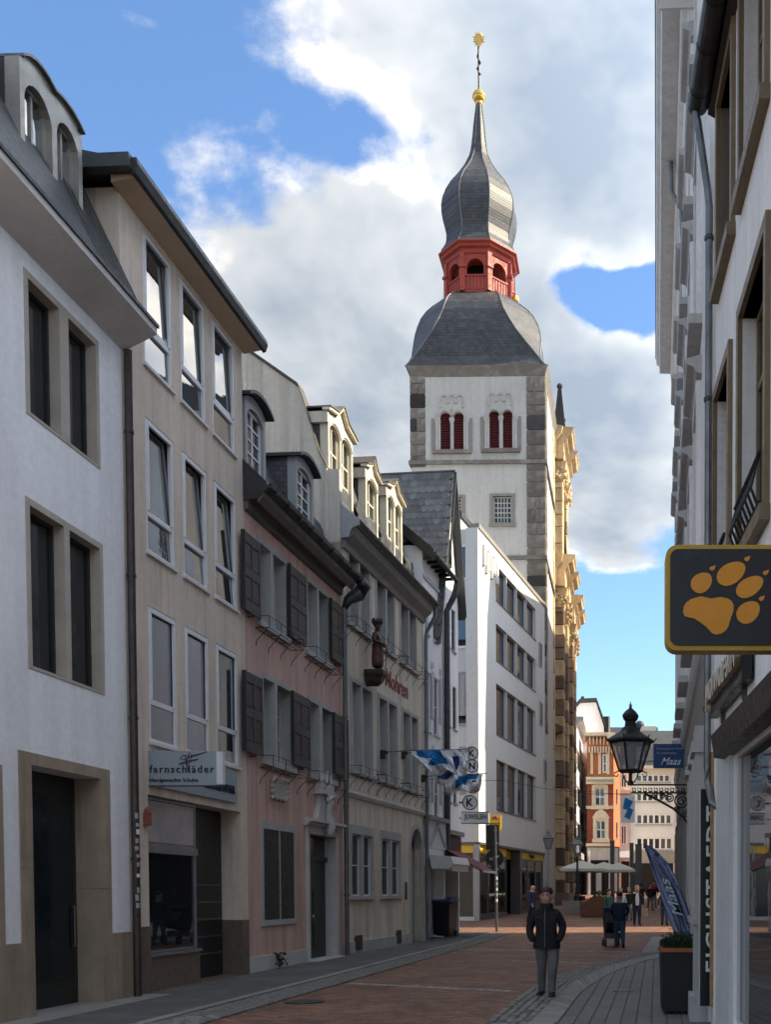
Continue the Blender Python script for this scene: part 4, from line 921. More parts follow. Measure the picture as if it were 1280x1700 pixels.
# tablet on the wall
q = FP.rect((448, 1290), (473, 1328)); tb = FP.thing('wall_tablet', 'small carved stone tablet with scrolled edges on the pink wall', 'tablet')
z0, z1 = FP.pt(460, 1326)[1], FP.pt(460, 1294)[1]
ob('tablet', MB().box(q[0] + .06, q[1] - .06, -.05, 0, z0 + .06, z1 - .06), 'stone_pale', tb); fr = MB()
for k in range(14):
    t = k / 14 * 4; s_ = int(t); f_ = t - s_; c = [(q[0], z0), (q[1], z0), (q[1], z1), (q[0], z1), (q[0], z0)]; a, b = c[s_], c[s_ + 1]
    fr.ball((a[0] + (b[0] - a[0]) * f_, -.05, a[1] + (b[1] - a[1]) * f_), .055, 6)
fr.box(q[0], q[1], -.06, -.01, z0, z0 + .07).box(q[0], q[1], -.06, -.01, z1 - .07, z1).box(q[0], q[0] + .07, -.06, -.01, z0 + .07, z1 - .07).box(q[1] - .07, q[1], -.06, -.01, z0 + .07, z1 - .07); ob('frame', fr, 'stone_pale', tb)
# cornice, gutter, roof, dormers
ob('cornice', MB().prism([(0, ZP - .25), (-.08, ZP - .22), (-.10, ZP - .05), (-.26, ZP + .08), (-.30, ZG - .38), (-.40, ZG - .26), (-.42, ZG - .15), (0, ZG - .15)], 'x', .0, xp - .05), 'cornice_brown', rp_)
ob('gutter', MB().prism([(-.40, ZG - .15), (-.46, ZG - .14), (-.56, ZG - .08), (-.58, ZG), (-.54, ZG), (-.4, ZG - .1)], 'x', .02, xp + .12), 'zinc_dark', rp_)
for i in range(9): ob('gutter_bracket', MB().box(.3 + i * .7, .32 + i * .7, -.585, -.40, ZG - .15, ZG - .0), 'zinc_dark', rp_)
RH, RB = 1.35, .62                      # slope of the lower mansard roof
ob('eaves_ledge', MB().box(.02, xp - .02, -.44, .02, ZG - .16, ZG - .10), 'zinc_dark', rp_)
ob('roof', MB().prism([(-.06, ZG - .12), (-.06 + RB, ZG + RH), (4, ZG + RH + .9), (4, ZG - .12)], 'x', .02, xp - .02), 'slate_courses_fine', rp_)
ob('verge_board', MB().prism([(.02, ZG - .35), (.02, ZG + .5), (-.48, ZG + .02), (-.5, ZG - .1), (-.3, ZG - .3)], 'x', -.02, .05), 'zinc_dark', rp_)
def arched_dormer(parent, F, xa, xb, zb, zt, y, mat, rise=.16, roofmat='zinc_dark', dep=2.2, spikes=True, nx=2, nz=6):
    d = MB(); f = .10; arch_wall(d, xa + f, xb - f, zb, zt - .38, rise, xa, xb, zt - .12, y, y + .2)
    o = ob('dormer', d, mat, parent)
    tp = arc(xa - .10, xb + .10, zt - .14, rise + .02, 8)
    ob('dormer_roof', MB().loft([[(x, y - .16, z), (x, y - .16, z + .07), (x, y + dep, z + .07), (x, y + dep, z)] for x, z in tp]), roofmat, o)
    bt = arc(xa, xb, zt - .14, rise, 8); bt2 = MB()
    for (a, b), (c, e_) in zip(bt, bt[1:]): bt2.prism([(a, zt - .13), (c, zt - .13), (c, e_), (a, b)], 'y', y + .0, y + .18)
    ob('arch_band', bt2, mat, o); ob('cheek', MB().box(xa, xa + .06, y + .2, y + dep, zb, zt - .13), 'slate_courses_fine', o); ob('cheek', MB().box(xb - .06, xb, y + .2, y + dep, zb, zt - .13), 'slate_courses_fine', o)
    window(o, xa + f, xb - f, zb, zt - .38 + rise * .8, y + .10, .05, 'paint_white', 'glass', nx, nz, .035)
    if spikes:
        sp_ = MB()
        for i in range(6): x = xa + .1 + i * (xb - xa - .2) / 5; sp_.tube([(x, y + .1, zt - .05), (x, y + .1, zt + .26)], .006, 4)
        ob('bird_spikes', sp_, 'aluminium', o)
    return o
PD = .0
pdr = []
for (l, r_, zb_, zt_) in ((408, 441, (425, 780), (425, 668)), (492, 521, (505, 880), (505, 765))):
    a, b = max(.12, FP.pt(l, zb_[1], PD)[0]), FP.pt(r_, zb_[1], PD)[0]; pdr.append((a, b))
    arched_dormer(rp_, FP, a, b, ZG - .05, FP.pt(*zt_, PD)[1], PD, 'paint_grey')
rr_ = MB(); 
rf = ob('roof_apron', MB().box(.05, xp - .1, -.10, -.07, ZG - .12, ZG - .02), 'slate_grey', rp_)
random.seed(5)
L_ = math.hypot(RB, RH)
slates(rf, (.05, -.075, ZG - .1), (1, 0, 0), (0, RB, RH + .1), xp - .15, L_, 26, 7, 'slate', .02, lambda a, b: not any(x0 - .1 < a + .05 < x1 + .05 for x0, x1 in pdr))
# the swept valley beside the second dormer
ob('hopper', MB().tube([(xp + .1, -.5, ZG - .1), (xp + .32, -.52, ZG - .16), (xp + .2, -.40, ZG - .42), (xp + .02, -.2, ZG - .62), (xp - .06, -.12, ZG - .85)], [.14, .20, .20, .13, .07], 10), 'zinc_dark', rp_, smooth=True)
ob('downpipe', MB().tube([(xp - .06, -.12, ZG - .8), (xp - .06, -.12, .05)], .06, 8), 'steel_grey', rp_)
for z in (1.6, 3.9, 6.2): ob('pipe_clamp', MB().tube([(xp - .06, -.12, z), (xp - .06, -.12, z + .05)], .08, 8), 'steel_grey', rp_)
wd = MB(); random.seed(8)
for i in range(60):
    a, r_, h = random.uniform(0, 6.28), random.uniform(.0, .16), random.uniform(.08, .34); p = Vector((r_ * math.cos(a), r_ * math.sin(a), h)); s_ = .05
    d = Vector((random.uniform(-1, 1), random.uniform(-1, 1), random.uniform(-.3, .8))).normalized() * s_; e_ = d.cross(Vector((random.uniform(-1, 1), .5, .3))).normalized() * s_ * .5
    wd.face([p - d, p + e_, p + d, p - e_])
for i in range(6): a = i; wd.tube([(0, 0, 0), (.08 * math.cos(a), .08 * math.sin(a), .25)], .006, 4)
wx = FP.pt(455, 1600)[0]; tag(ob('weed', wd, 'leaf', loc=FP.world(wx, -.12, .05)), 'small green weed growing at the foot of the pink house', 'weed')

# ---------------------------------------------------------------- cream house
pC = FP.world(xp, 0); FC = left_frame(pC.x, pC.y, .103)
rc = FC.thing('cream_house', 'tall cream house with mansard gable, three sunlit dormers and stone-framed windows', 'house')
xc = FC.pt(705, 1500)[0]; ZGc = FC.pt(640, 911, -.48)[1]; ZC = ZGc - .55
C1 = [pair(FC, (578, 594, 980), (596.5, 612, 990), (578, 911.5), (580, 1031)), pair(FC, (625, 639, 1020), (642, 653.5, 1030), (625, 958), (627, 1067)), pair(FC, (665, 677, 1050), (679, 690, 1050), (665, 994), (666, 1097))]
C2 = [pair(FC, (584, 599, 1200), (601, 616.5, 1200), (584, 1130), (585, 1272)), pair(FC, (629, 642.5, 1220), (645, 658, 1230), (629, 1158), (630, 1292)), pair(FC, (669, 680.6, 1240), (683, 693, 1250), (669, 1181), (670, 1308))]
def level(G):
    z0, z1 = sum(g_[0][2] for g_ in G) / len(G), sum(g_[0][3] for g_ in G) / len(G); return [[(a, b, z0, z1) for a, b, _, _ in g_] for g_ in G]
C1, C2 = level(C1), level(C2)
C0 = level([pair(FC, (583, 600, 1430), (602.5, 618, 1430), (583, 1384), (584, 1489)), pair(FC, (633, 648, 1430), (650, 664, 1430), (633, 1391), (634, 1487))])
ad = (FC.pt(682, 1480)[0], FC.pt(700, 1480)[0], 0, FC.pt(690, 1405)[1], .35)
mb = wall(MB(), 0, xc, 0, ZC, [o for g_ in C1 + C2 + C0 for o in g_] + [(ad[0], ad[1], 0, ad[3] + .75, .35)], .28); shell(mb, 0, xc, 9, 0, ZC); ob('wall', mb, 'plaster_cream', rc)
for G, s_ in ((C1, .11), (C2, .11), (C0, .10)):
    for g_ in G:
        surround(rc, g_, 'stone_grey', s_, .025, .12 if G is not C0 else .24, .0, depth=.28, sill=.06 if G is C0 else None)
        for a, b, c, d in g_: window(rc, a, b, c, d, .10 if G is C0 else .24, .05, 'paint_offwhite', 'glass_dim', 1, 2, .03)
for G in (C1, C2):
    for g_ in G:
        z = g_[0][2] - .02; ob('sill', MB().box(g_[0][0] - .14, g_[1][1] + .12, -.07, .03, z - .11, z), 'stone_grey', rc); flower_rack(rc, g_[0][0] - .2, g_[1][1] + .35, z - .16)
# arched doorway
aw = MB(); ax0, ax1 = ad[0], ad[1]; p_o = arc(ax0 - .16, ax1 + .16, ad[3] - .05, .78, 12); p_i = arc(ax0, ax1, ad[3] - .05, .62, 12)
aw.box(ax0 - .16, ax0, -.04, .3, 0, ad[3] - .05).box(ax1, ax1 + .16, -.04, .3, 0, ad[3] - .05)
for i in range(12): aw.prism([p_i[i], p_i[i + 1], p_o[i + 1], p_o[i]], 'y', -.04, .3)
ob('door_surround', aw, 'stone_grey', rc)
sp2 = MB(); q_ = arc(ax0, ax1, ad[3] - .05, .62, 12)
for i in range(12): sp2.prism([q_[i], q_[i + 1], (q_[i + 1][0], ad[3] + .78), (q_[i][0], ad[3] + .78)], 'y', .0, .02)
ob('spandrel', sp2, 'plaster_cream', rc)
dd = ob('door', MB().box(ax0, ax1, .26, .32, .02, ad[3] - .1), 'paint_grey', rc); ob('grille', MB().box(ax0, ax1, .28, .34, ad[3] - .1, ad[3] + .6), 'door_dark', rc)
for i in range(4): ob('door_panel', MB().box(ax0 + .05, ax1 - .05, .24, .26, .12 + i * .55, .58 + i * .55), 'paint_grey', dd)
gr = MB()
for i in range(5): x = ax0 + (ax1 - ax0) * (i + .5) / 5; gr.tube([(x, .24, ad[3]), (x, .24, ad[3] + .5)], .012, 5)
gr.tube([(ax0, .24, ad[3] + .18), (ax1, .24, ad[3] + .18)], .012, 5); ob('fan_bars', gr, 'iron', rc)
zs_ = FC.pt(640, 1336)[1]; ob('string_course', MB().prism([(0, zs_ - .06), (-.05, zs_ - .04), (-.09, zs_ + .04), (-.09, zs_ + .08), (0, zs_ + .12)], 'x', 0, xc), 'stone_white', rc)
ob('plinth', MB().box(.02, ad[0] - .17, -.04, .02, 0, .36), 'stone_grey', rc)
for l, r_ in ((588, 599), (657, 664)): ob('cellar_vent', MB().box(FC.pt(l, 1570)[0], FC.pt(r_, 1570)[0], -.055, -.03, .12, .52), 'copper_brown', rc)
nb = FC.pt(674, 1475); ob('door_plate', MB().box(nb[0] - .1, nb[0] + .08, -.02, .01, nb[1] - .35, nb[1] + .2), 'bronze', rc)
# cornice, gutter, pipes
ob('cornice', MB().prism([(0, ZC - .12), (-.07, ZC - .1), (-.1, ZC + .05), (-.3, ZC + .22), (-.36, ZGc - .2), (-.4, ZGc - .12), (0, ZGc - .12)], 'x', .12, xc - .02), 'stone_frame', rc)
ob('gutter', MB().prism([(-.38, ZGc - .12), (-.46, ZGc - .1), (-.53, ZGc - .02), (-.53, ZGc + .03), (-.49, ZGc + .03), (-.38, ZGc - .06)], 'x', .1, xc + .12), 'zinc_dark', rc)
ob('downpipe', MB().tube([(xc + .05, -.42, ZGc - .1), (xc + .08, -.4, ZGc - .4), (xc - .0, -.14, ZGc - .9), (xc - .02, -.1, ZGc - 1.2), (xc - .02, -.1, .05)], .065, 8), 'zinc', rc)
for z in (2.5, 4.7, 7, 8.6): ob('pipe_clamp', MB().tube([(xc - .02, -.1, z), (xc - .02, -.1, z + .05)], .085, 8), 'zinc', rc)
# the mansard gable that rises above the pink house
gp = [FC.ptx(px, py, 0) for px, py in ((549, 900), (542.5, 776), (530, 752), (503, 663), (496, 643))]
gm = [(y, z) for y, z in gp]; (ya, za), (yb, zb_) = gm[-1], FC.ptx(400, 576, 0)
sl_ = (zb_ - za) / (yb - ya); gm.append((yb, zb_)); gm.append((yb + 1.6, zb_ + sl_ * .9)); gm += [(yb + 4.4, za + (zb_ - za) * .6), (yb + 6.2, gm[0][1])]
ga = MB(); ga.prism([(gm[0][0], ZC - 1.0)] + gm + [(gm[-1][0], ZC - 1.0)], 'x', -.02, .22); ob('gable', ga, 'plaster_gable', rc)
cp = MB().loft([[(-.06, y - .02, z + .0), (.34, y - .02, z + .0), (.34, y + .02, z + .1), (-.06, y + .02, z + .1)] for y, z in gm[1:]], closed=True); ob('verge', cp, 'slate_old', rc)
y1_ = gm[1][0]
ob('eaves_ledge', MB().box(.1, xc - .02, -.44, .3, ZGc - .14, ZGc - .08), 'zinc_dark', rc)
ob('roof', MB().prism([(.22, ZGc - .1)] + [(y + .05, z - .06) for y, z in gm[1:]] + [(gm[-1][0], ZGc - .1)], 'x', .2, xc - .05), 'slate_courses_fine', rc)
ob('gable_front', MB().box(.0, .2, .0, max(.3, y1_), ZC - .6, gm[1][1] - .05), 'plaster_gable', rc)
ob('side_board', MB().prism([(.10, ZGc - .45), (.15, ZGc + .75), (-.1, ZGc + .35), (-.5, ZGc + .02), (-.5, ZGc - .12), (-.3, ZGc - .2), (-.22, ZGc - .42)], 'x', .04, .10), 'paint_grey', rc)
def pediment_dormer(parent, F, xa, xb, zb, ztop, y, nwin, dep=2.4):
    zc_ = ztop - .55; d = MB(); f = .11; n = nwin; w = (xb - xa - 2 * f - (n - 1) * .10) / n
    xs = [(xa + f + i * (w + .10), xa + f + i * (w + .10) + w) for i in range(n)]; edges = [xa] + [(xs[i][1] + xs[i + 1][0]) / 2 for i in range(n - 1)] + [xb]
    for i, (a, b) in enumerate(xs): arch_wall(d, a, b, zb, zc_ - .32, .20, edges[i], edges[i + 1], zc_, y, y + .22)
    xm_ = (xa + xb) / 2
    d.prism([(xa, zc_), (xb, zc_), (xb, zc_ + .06), (xm_ + .18 * (xb - xa), zc_ + .16), (xm_, zc_ + .46), (xm_ - .18 * (xb - xa), zc_ + .16), (xa, zc_ + .06)], 'y', y + .01, y + .2)
    o = ob('dormer', d, 'paint_cream', parent)
    tp = [(xa - .14, zc_ + .04), (xa + .05, zc_ + .10), (xm_ - .2 * (xb - xa), zc_ + .20), (xm_, zc_ + .50), (xm_ + .2 * (xb - xa), zc_ + .20), (xb - .05, zc_ + .10), (xb + .14, zc_ + .04)]
    ob('moulding', MB().loft([[(x, y - .10, z), (x, y - .10, z + .07), (x, y + .1, z + .07), (x, y + .1, z)] for x, z in tp]), 'paint_cream', o)
    ob('dormer_roof', MB().loft([[(x, y - .13, z + .07), (x, y - .13, z + .11), (x, y + dep, z + .11), (x, y + dep, z + .07)] for x, z in tp]), 'slate_old', o)
    for a, b in xs:
        tpz = arc(a - .04, b + .04, zc_ - .30, .22, 8); ob('arch_band', MB().loft([[(x, y - .03, z), (x, y - .03, z + .06), (x, y + .05, z + .06), (x, y + .05, z)] for x, z in tpz]), 'paint_cream', o)
        window(o, a, b, zb, zc_ - .15, y + .12, .05, 'paint_cream', 'glass', 2, 1, .05, zsplit=(.55, .75))
    ob('cheek', MB().box(xa, xa + .06, y + .22, y + dep, zb, zc_ + .02), 'slate_courses_fine', o); ob('cheek', MB().box(xb - .06, xb, y + .22, y + dep, zb, zc_ + .02), 'slate_courses_fine', o)
    ob('fascia', MB().box(xa - .1, xa, y - .02, y + dep, zc_ - .25, zc_ + .03), 'plaster_gable', o)
    return o
CD = .34; cds = []
for l, r_, row_, tp_, nw in ((545.6, 586, 800, (569, 683), 2), (607.5, 628, 850, (619, 763), 1), (642, 668, 880, (659, 803), 2)):
    a, b = FC.pt(l, row_, CD)[0], FC.pt(r_, row_ + 20, CD)[0]; cds.append((a, b)); pediment_dormer(rc, FC, a, b, ZGc - .02, FC.pt(*tp_, CD)[1], CD, nw)
ap = ob('roof_apron', MB().box(.2, xc - .06, .18, .21, ZGc - .1, ZGc), 'slate_grey', rc); random.seed(6)
dY, dZ = gm[1][0] - .2, gm[1][1] - ZGc
slates(ap, (.2, .205, ZGc - .08), (1, 0, 0), (0, max(dY, .12), dZ), xc - .3, math.hypot(max(dY, .12), dZ), 30, 9, 'slate', .02, lambda a, b: not any(x0 - .25 < a < x1 - .1 for x0, x1 in cds))
# lettering painted on the wall, statue on its bracket
lt = FC.thing('house_lettering', 'red gothic lettering Im Mohren painted on the cream wall', 'lettering')
a, za_ = FC.pt(632, 1125); b, zb2_ = FC.pt(677, 1140)
put_text(T['mohren'], lt, (a + b) / 2 - .28, -.012, (za_ + zb2_) / 2 - .02, (b - a) + .5, .52)
sx, sz = FC.pt(627, 1113, -.35)
st = thing('statue', 'dark bronze figure with feather headdress on a wall bracket of the cream house', 'statue', FC.world(sx, -.35, sz), FC.ang); st.scale = (.70, .70, .70)
SH = 1.72 / 1.95
fg = ob('figure', PM['statue'], None, st); fg.scale = (1.35, 1.35, 1.06)
ht = MB()
for i in range(9): an = 2 * math.pi * i / 9; ht.tube([(.10 * math.cos(an), .10 * math.sin(an), 1.76), (.17 * math.cos(an), .17 * math.sin(an), 1.90), (.19 * math.cos(an), .19 * math.sin(an), 2.02)], [.05, .07, .03], 6)
ht.lathe([(.145, 1.72), (.15, 1.78)], 12); ob('headdress', ht, 'bronze', st)
ob('shield', MB().lathe([(.16, -.02), (.17, 0), (.12, .03)], 12), 'bronze_red', st, (.05, -.36, .88), rot=(R(80), 0, 0))
ob('spear', MB().tube([(.34, -.2, .1), (.36, -.3, 1.1), (.36, -.34, 1.5)], .018, 5), 'bronze', st)
ob('bracket', MB().loft([[(x * s_, .45 if y > 0 else y * s_, z) for x, y in ((-.3, -.3), (.3, -.3), (.3, .45), (-.3, .45))] for z, s_ in ((-.62, .12), (-.45, .55), (-.28, .75), (-.18, 1.0), (-.05, 1.08), (.0, 1.0))]), 'bronze', st)
# ---------------------------------------------------------------- two narrow white houses
pS = FC.world(xc, 0); FS = left_frame(pS.x, pS.y, .112)
r1 = FS.thing('narrow_house', 'narrow white house with shuttered windows and dark rafter eaves beside the cream house', 'house')
x1e = FS.pt(736, 1100)[0]; ZE1 = FS.pt(752, 956, -.4)[1]
def vwin(F, l, r, t, b): return (F.pt(l, (t + b) / 2)[0], F.pt(r, (t + b) / 2)[0], F.pt((l + r) / 2, b)[1], F.pt((l + r) / 2, t)[1])
w1 = [vwin(FS, 706, 712, 1000, 1050), vwin(FS, 719, 727, 1000, 1066), vwin(FS, 706.5, 715, 1114, 1212), vwin(FS, 720, 729, 1128, 1222), vwin(FS, 708, 716, 1270, 1352), vwin(FS, 721, 730, 1280, 1358)]
for i in (0, 2, 4):
    z0, z1 = (w1[i][2] + w1[i + 1][2]) / 2, (w1[i][3] + w1[i + 1][3]) / 2; w1[i] = (*w1[i][:2], z0, z1); w1[i + 1] = (*w1[i + 1][:2], z0, z1)
sh1 = (.1, x1e - .1, 0, 2.9, .5)
mb = wall(MB(), 0, x1e, 0, ZE1 + .3, w1 + [sh1], .12); shell(mb, 0, x1e, 7, 0, ZE1 + .3); ob('wall', mb, 'plaster_white', r1)
for i, (a, b, c, d) in enumerate(w1):
    window(r1, a, b, c, d, .09, .04, 'paint_white', 'glass', 1, 2, .03); ob('sill', MB().box(a - .06, b + .06, -.06, .02, c - .06, c), 'paint_grey_light', r1)
    if i >= 2:
        s = ob('shutter', MB().box(b + .02, b + .30, -.05, -.015, c + .5, d), 'paint_grey_light', r1)
        for k in range(6): ob('louvre', MB().box(b + .05, b + .27, -.06, -.05, c + .6 + k * .32, c + .82 + k * .32), 'paint_grey_light', s)
ob('roof', MB().prism([(-.42, ZE1 - .06), (-.42, ZE1 + .08), (2.6, ZE1 + 2.6), (5.6, ZE1), (5.6, ZE1 - .1), (2.6, ZE1 + 2.4)], 'x', -.15, x1e), 'slate', r1)
ob('bargeboard', MB().prism([(-.44, ZE1 - .28), (-.44, ZE1 + .1), (2.6, ZE1 + 2.64), (2.6, ZE1 + 2.2)], 'x', -.2, -.15), 'door_dark', r1)
for i in range(6): ob('rafter', MB().box(.1 + i * (x1e - .2) / 5 - .04, .1 + i * (x1e - .2) / 5 + .04, -.4, .0, ZE1 - .16, ZE1 - .06), 'door_dark', r1)
ob('gutter', MB().tube([(-.15, -.46, ZE1 - .06), (x1e + .25, -.46, ZE1 - .10)], .085, 8), 'zinc_dark', r1)
ob('moulding', MB().box(0, x1e, -.06, 0, ZE1 - .75, ZE1 - .62), 'paint_grey_light', r1)
ob('downpipe', MB().tube([(x1e + .2, -.46, ZE1 - .15), (x1e + .12, -.4, ZE1 - .6), (x1e, -.14, ZE1 - 1.2), (x1e, -.12, 3.2)], .11, 8), 'zinc_dark', r1)
zf = FS.pt(715, 1362)[1]
ob('shop_cornice', MB().box(.0, x1e + .02, -.22, 0, zf, zf + .14), 'stone_frame', r1)
xm = x1e / 2; zpd = FS.pt(715, 1408)[1]
ob('pediment_panel', MB().box(.02, x1e - .02, -.10, .0, zpd, zf), 'paint_grey_light', r1)
ob('pediment', MB().prism([(.15, zpd + .05), (.32, zpd + .05), (xm, zf - .22), (x1e - .32, zpd + .05), (x1e - .15, zpd + .05), (xm, zf - .05)], 'y', -.16, -.10), 'paint_grey', r1)
ob('shopfront', MB().box(.1, x1e - .1, .4, .44, 0, 2.9), 'paint_grey_light', r1)
for i in range(3): ob('shop_panel', MB().box(.16 + i * .62, .68 + i * .62, .36, .40, .2, 2.6), 'paint_offwhite', r1)
zb_ = FS.pt(720, 1425, -.5)[1]
an = thing('awning_box', 'rolled white awning under the pediment of the narrow house', 'awning', FS.world(.2, -.1, zb_ - .2), FS.ang)
ob('cassette', MB().prism([(0, .35), (-.75, .30), (-.85, .05), (-.70, -.12), (-.1, -.12)], 'x', 0, x1e - .2), 'paint_offwhite', an); ob('valance', MB().box(0.02, x1e - .22, -.80, -.77, -.2, .04), 'umbrella_cloth', an)
ob('crank', MB().tube([(x1e - .25, -.4, -.1), (x1e - .25, -.4, -1.5)], .015, 5), 'aluminium', an)

p2 = FS.world(x1e, 0); FS2 = left_frame(p2.x, p2.y, .112)
r2 = FS2.thing('slate_gable_house', 'slim white house whose steep slate roof turns its gable to the street', 'house')
x2e = FS2.pt(761, 1100)[0]
xa_, za_ = FS2.pt(745, 785); xn, zn = 0.0, FS2.pt(739, 918)[1]; xf, zf_ = x2e, FS2.pt(762, 1012)[1]
w2 = [vwin(FS2, 741, 746.5, 1003, 1072), vwin(FS2, 750, 756, 1013, 1082), vwin(FS2, 742.5, 748, 1132, 1203), vwin(FS2, 752, 758, 1142, 1213), vwin(FS2, 744, 749, 1262, 1330), vwin(FS2, 753, 758.5, 1268, 1336)]
for i in (0, 2, 4):
    z0, z1 = (w2[i][2] + w2[i + 1][2]) / 2, (w2[i][3] + w2[i + 1][3]) / 2; w2[i] = (*w2[i][:2], z0, z1); w2[i + 1] = (*w2[i + 1][:2], z0, z1)
sh2 = (.15, x2e - .1, 0, 2.9, .6)
zlow = min(zn, zf_); mb = wall(MB(), 0, x2e, 0, zlow, w2 + [sh2], .12); shell(mb, 0, x2e, 8, 0, zlow)
mb.prism([(0, zlow), (x2e, zlow), (x2e, zf_), (xa_, za_ - .12), (0, zn)], 'y', .0, .2); ob('wall', mb, 'plaster_white', r2)
for a, b, c, d in w2: window(r2, a, b, c, d, .09, .04, 'shutter_dark', 'glass', 1, 2, .03); ob('sill', MB().box(a - .05, b + .05, -.05, .02, c - .06, c), 'paint_grey', r2)
tw = vwin(FS2, 742, 748, 897, 940); window(r2, *tw, -.03, .04, 'shutter_dark', 'glass', 1, 1)
ob('roof_far_slope', MB().prism([(xa_, za_ - .1), (xa_, za_ + .02), (xf + .2, zf_ - .25), (xf + .15, zf_ - .4)], 'y', -.25, 8), 'slate', r2)
nr = ob('roof_near_slope', MB().prism([(xa_, za_ - .12), (xa_, za_), (xn - 1.1, zn - 3.4), (xn - 1.1, zn - 3.6)], 'y', -.22, 8), 'slate_grey', r2)
L_ = math.hypot(xa_ - xn + 1.1, za_ - zn + 3.4); random.seed(9)
NU_, NV_ = 34, 25; single = lambda a, b: a > 4.6 and b > L_ * .30
slates(nr, (xn - 1.1, 8, zn - 3.4), (0, -1, 0), (xa_ - xn + 1.1, 0, za_ - zn + 3.4), 8.2, L_, NU_, NV_, 'slate_grey', .03, single, 300)
# courses above the limit stay one part
ms = MB(); v_ = Vector((xa_ - xn + 1.1, 0, za_ - zn + 3.4)).normalized(); n_ = Vector((0, -1, 0)).cross(v_).normalized(); dv = L_ / NV_; du = 8.2 / NU_
for j in range(NV_):
    for i in range(-1, NU_ + 1):
        a, b = (i + .5 + (.5 if j % 2 else 0)) * du, (j + .5) * dv
        if a < du * .2 or a > 8.2 - du * .2 or single(a, b): continue
        p = Vector((xn - 1.1, 8 - a, zn - 3.4)) + v_ * b + n_ * .036
        q = [(-.5, .55), (-.5, -.15), (-.3, -.42), (0, -.52), (.3, -.42), (.5, -.15), (.5, .55)]
        up_ = (v_ - n_ * .05).normalized(); ms.loft([[p + Vector((0, -1, 0)) * x * du * 1.02 + up_ * z * dv * 1.25 + n_ * t for x, z in q] for t in (0, .024)])
tag(ob('upper_slates', ms, 'slate_grey', nr), kind='stuff')
ob('ridge', MB().tube([(xa_, -.25, za_ + .03), (xa_, 8, za_ + .03)], .07, 6), 'zinc_dark', r2)
ob('verge', MB().prism([(xn - .05, zn - .15), (xa_, za_ + .02), (xf + .12, zf_ - .1), (xf + .12, zf_ - .32), (xa_, za_ - .25), (xn - .05, zn - .4)], 'y', -.30, -.24), 'zinc_dark', r2)
zsc = FS2.pt(750, 1387)[1]; ob('shop_cornice', MB().box(0.02, x2e + .05, -.2, 0, zsc, zsc + .16), 'stone_frame', r2)
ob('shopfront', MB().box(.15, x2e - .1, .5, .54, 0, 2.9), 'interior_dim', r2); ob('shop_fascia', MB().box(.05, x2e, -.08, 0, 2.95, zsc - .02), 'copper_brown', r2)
ra = thing('shop_awning', 'dark red slanting awning over the shop beside the wheelie bin', 'awning', FS2.world(.05, -.05, FS2.pt(745, 1412)[1]), FS2.ang)
ob('cloth', MB().prism([(0, .0), (0, .03), (-1.35, -.74), (-1.35, -.78)], 'x', 0, x2e), 'awning_red', ra); ob('front_bar', MB().box(0, x2e, -1.4, -1.34, -.82, -.74), 'paint_offwhite', ra)
for x in (.05, x2e - .05): ob('arm', MB().tube([(x, 0, -.6), (x, -.7, -.5), (x, -1.35, -.78)], .02, 5), 'aluminium', ra)

# ---------------------------------------------------------------- modern white corner building
MX, MY = (797 - CX) / FPX * 50, 50.
FM = Frame(MX, MY, math.atan2(1, .177)); gM = gz(50)
rm = FM.thing('modern_office', 'modern white corner block with dark ribbon windows and yellow post office ground floor', 'building')
xm_e = FM.pt(905, 1200)[0]; ZM = FM.pt(797, 880)[1]
zg = FM.pt(797, 1398)[1]
bands = [((823.6, 937), (886.5, 1060)), ((822, 1033), (889, 1148)), ((823.6, 1134), (891, 1255)), ((826, 1261), (894, 1363.5))]
B_ = [FM.rect(*b) for b in bands]; bx0 = sum(b[0] for b in B_) / 4; bx1 = sum(b[1] for b in B_) / 4
B_ = [(bx0, bx1, b[2], b[3]) for b in B_]
mb = wall(MB(), 0, xm_e, zg, ZM, B_, .26); shell(mb, 0, xm_e, 12, 0, ZM); ob('wall', mb, 'plaster_modern', rm)
for b in B_:
    n = 4; w = (b[1] - b[0]) / n
    for i in range(n): window(rm, b[0] + i * w, b[0] + (i + 1) * w, b[2], b[3], .22, .09, 'steel_grey', 'glass', 1, 1)
    for i in range(1, n): ob('fin', MB().box(b[0] + i * w - .04, b[0] + i * w + .04, .02, .19, b[2], b[3]), 'paint_grey_light', rm)
    ob('sill', MB().box(b[0], b[1], -.04, .22, b[2] - .05, b[2]), 'steel_grey', rm)
for i in range(6):
    x = FM.pt(802 + i * 4.2, 920)[0]; ob('vent_fin', MB().box(x - .12, x + .12, -.14, 0, ZM - 1.55 - (i % 2) * .25, ZM - .55 - (i % 2) * .25), 'plaster_modern', rm)
ob('coping', MB().box(-.06, xm_e + .05, -.06, .4, ZM, ZM + .22), 'stone_frame', rm)
for px, py in ((897, 1087), (898, 1185), (905, 1280)):
    x, z = FM.pt(px, py); window(rm, x - .4, x + .4, z - .7, z + .7, -.02, .08, 'paint_grey', 'glass_dim', 1, 1)
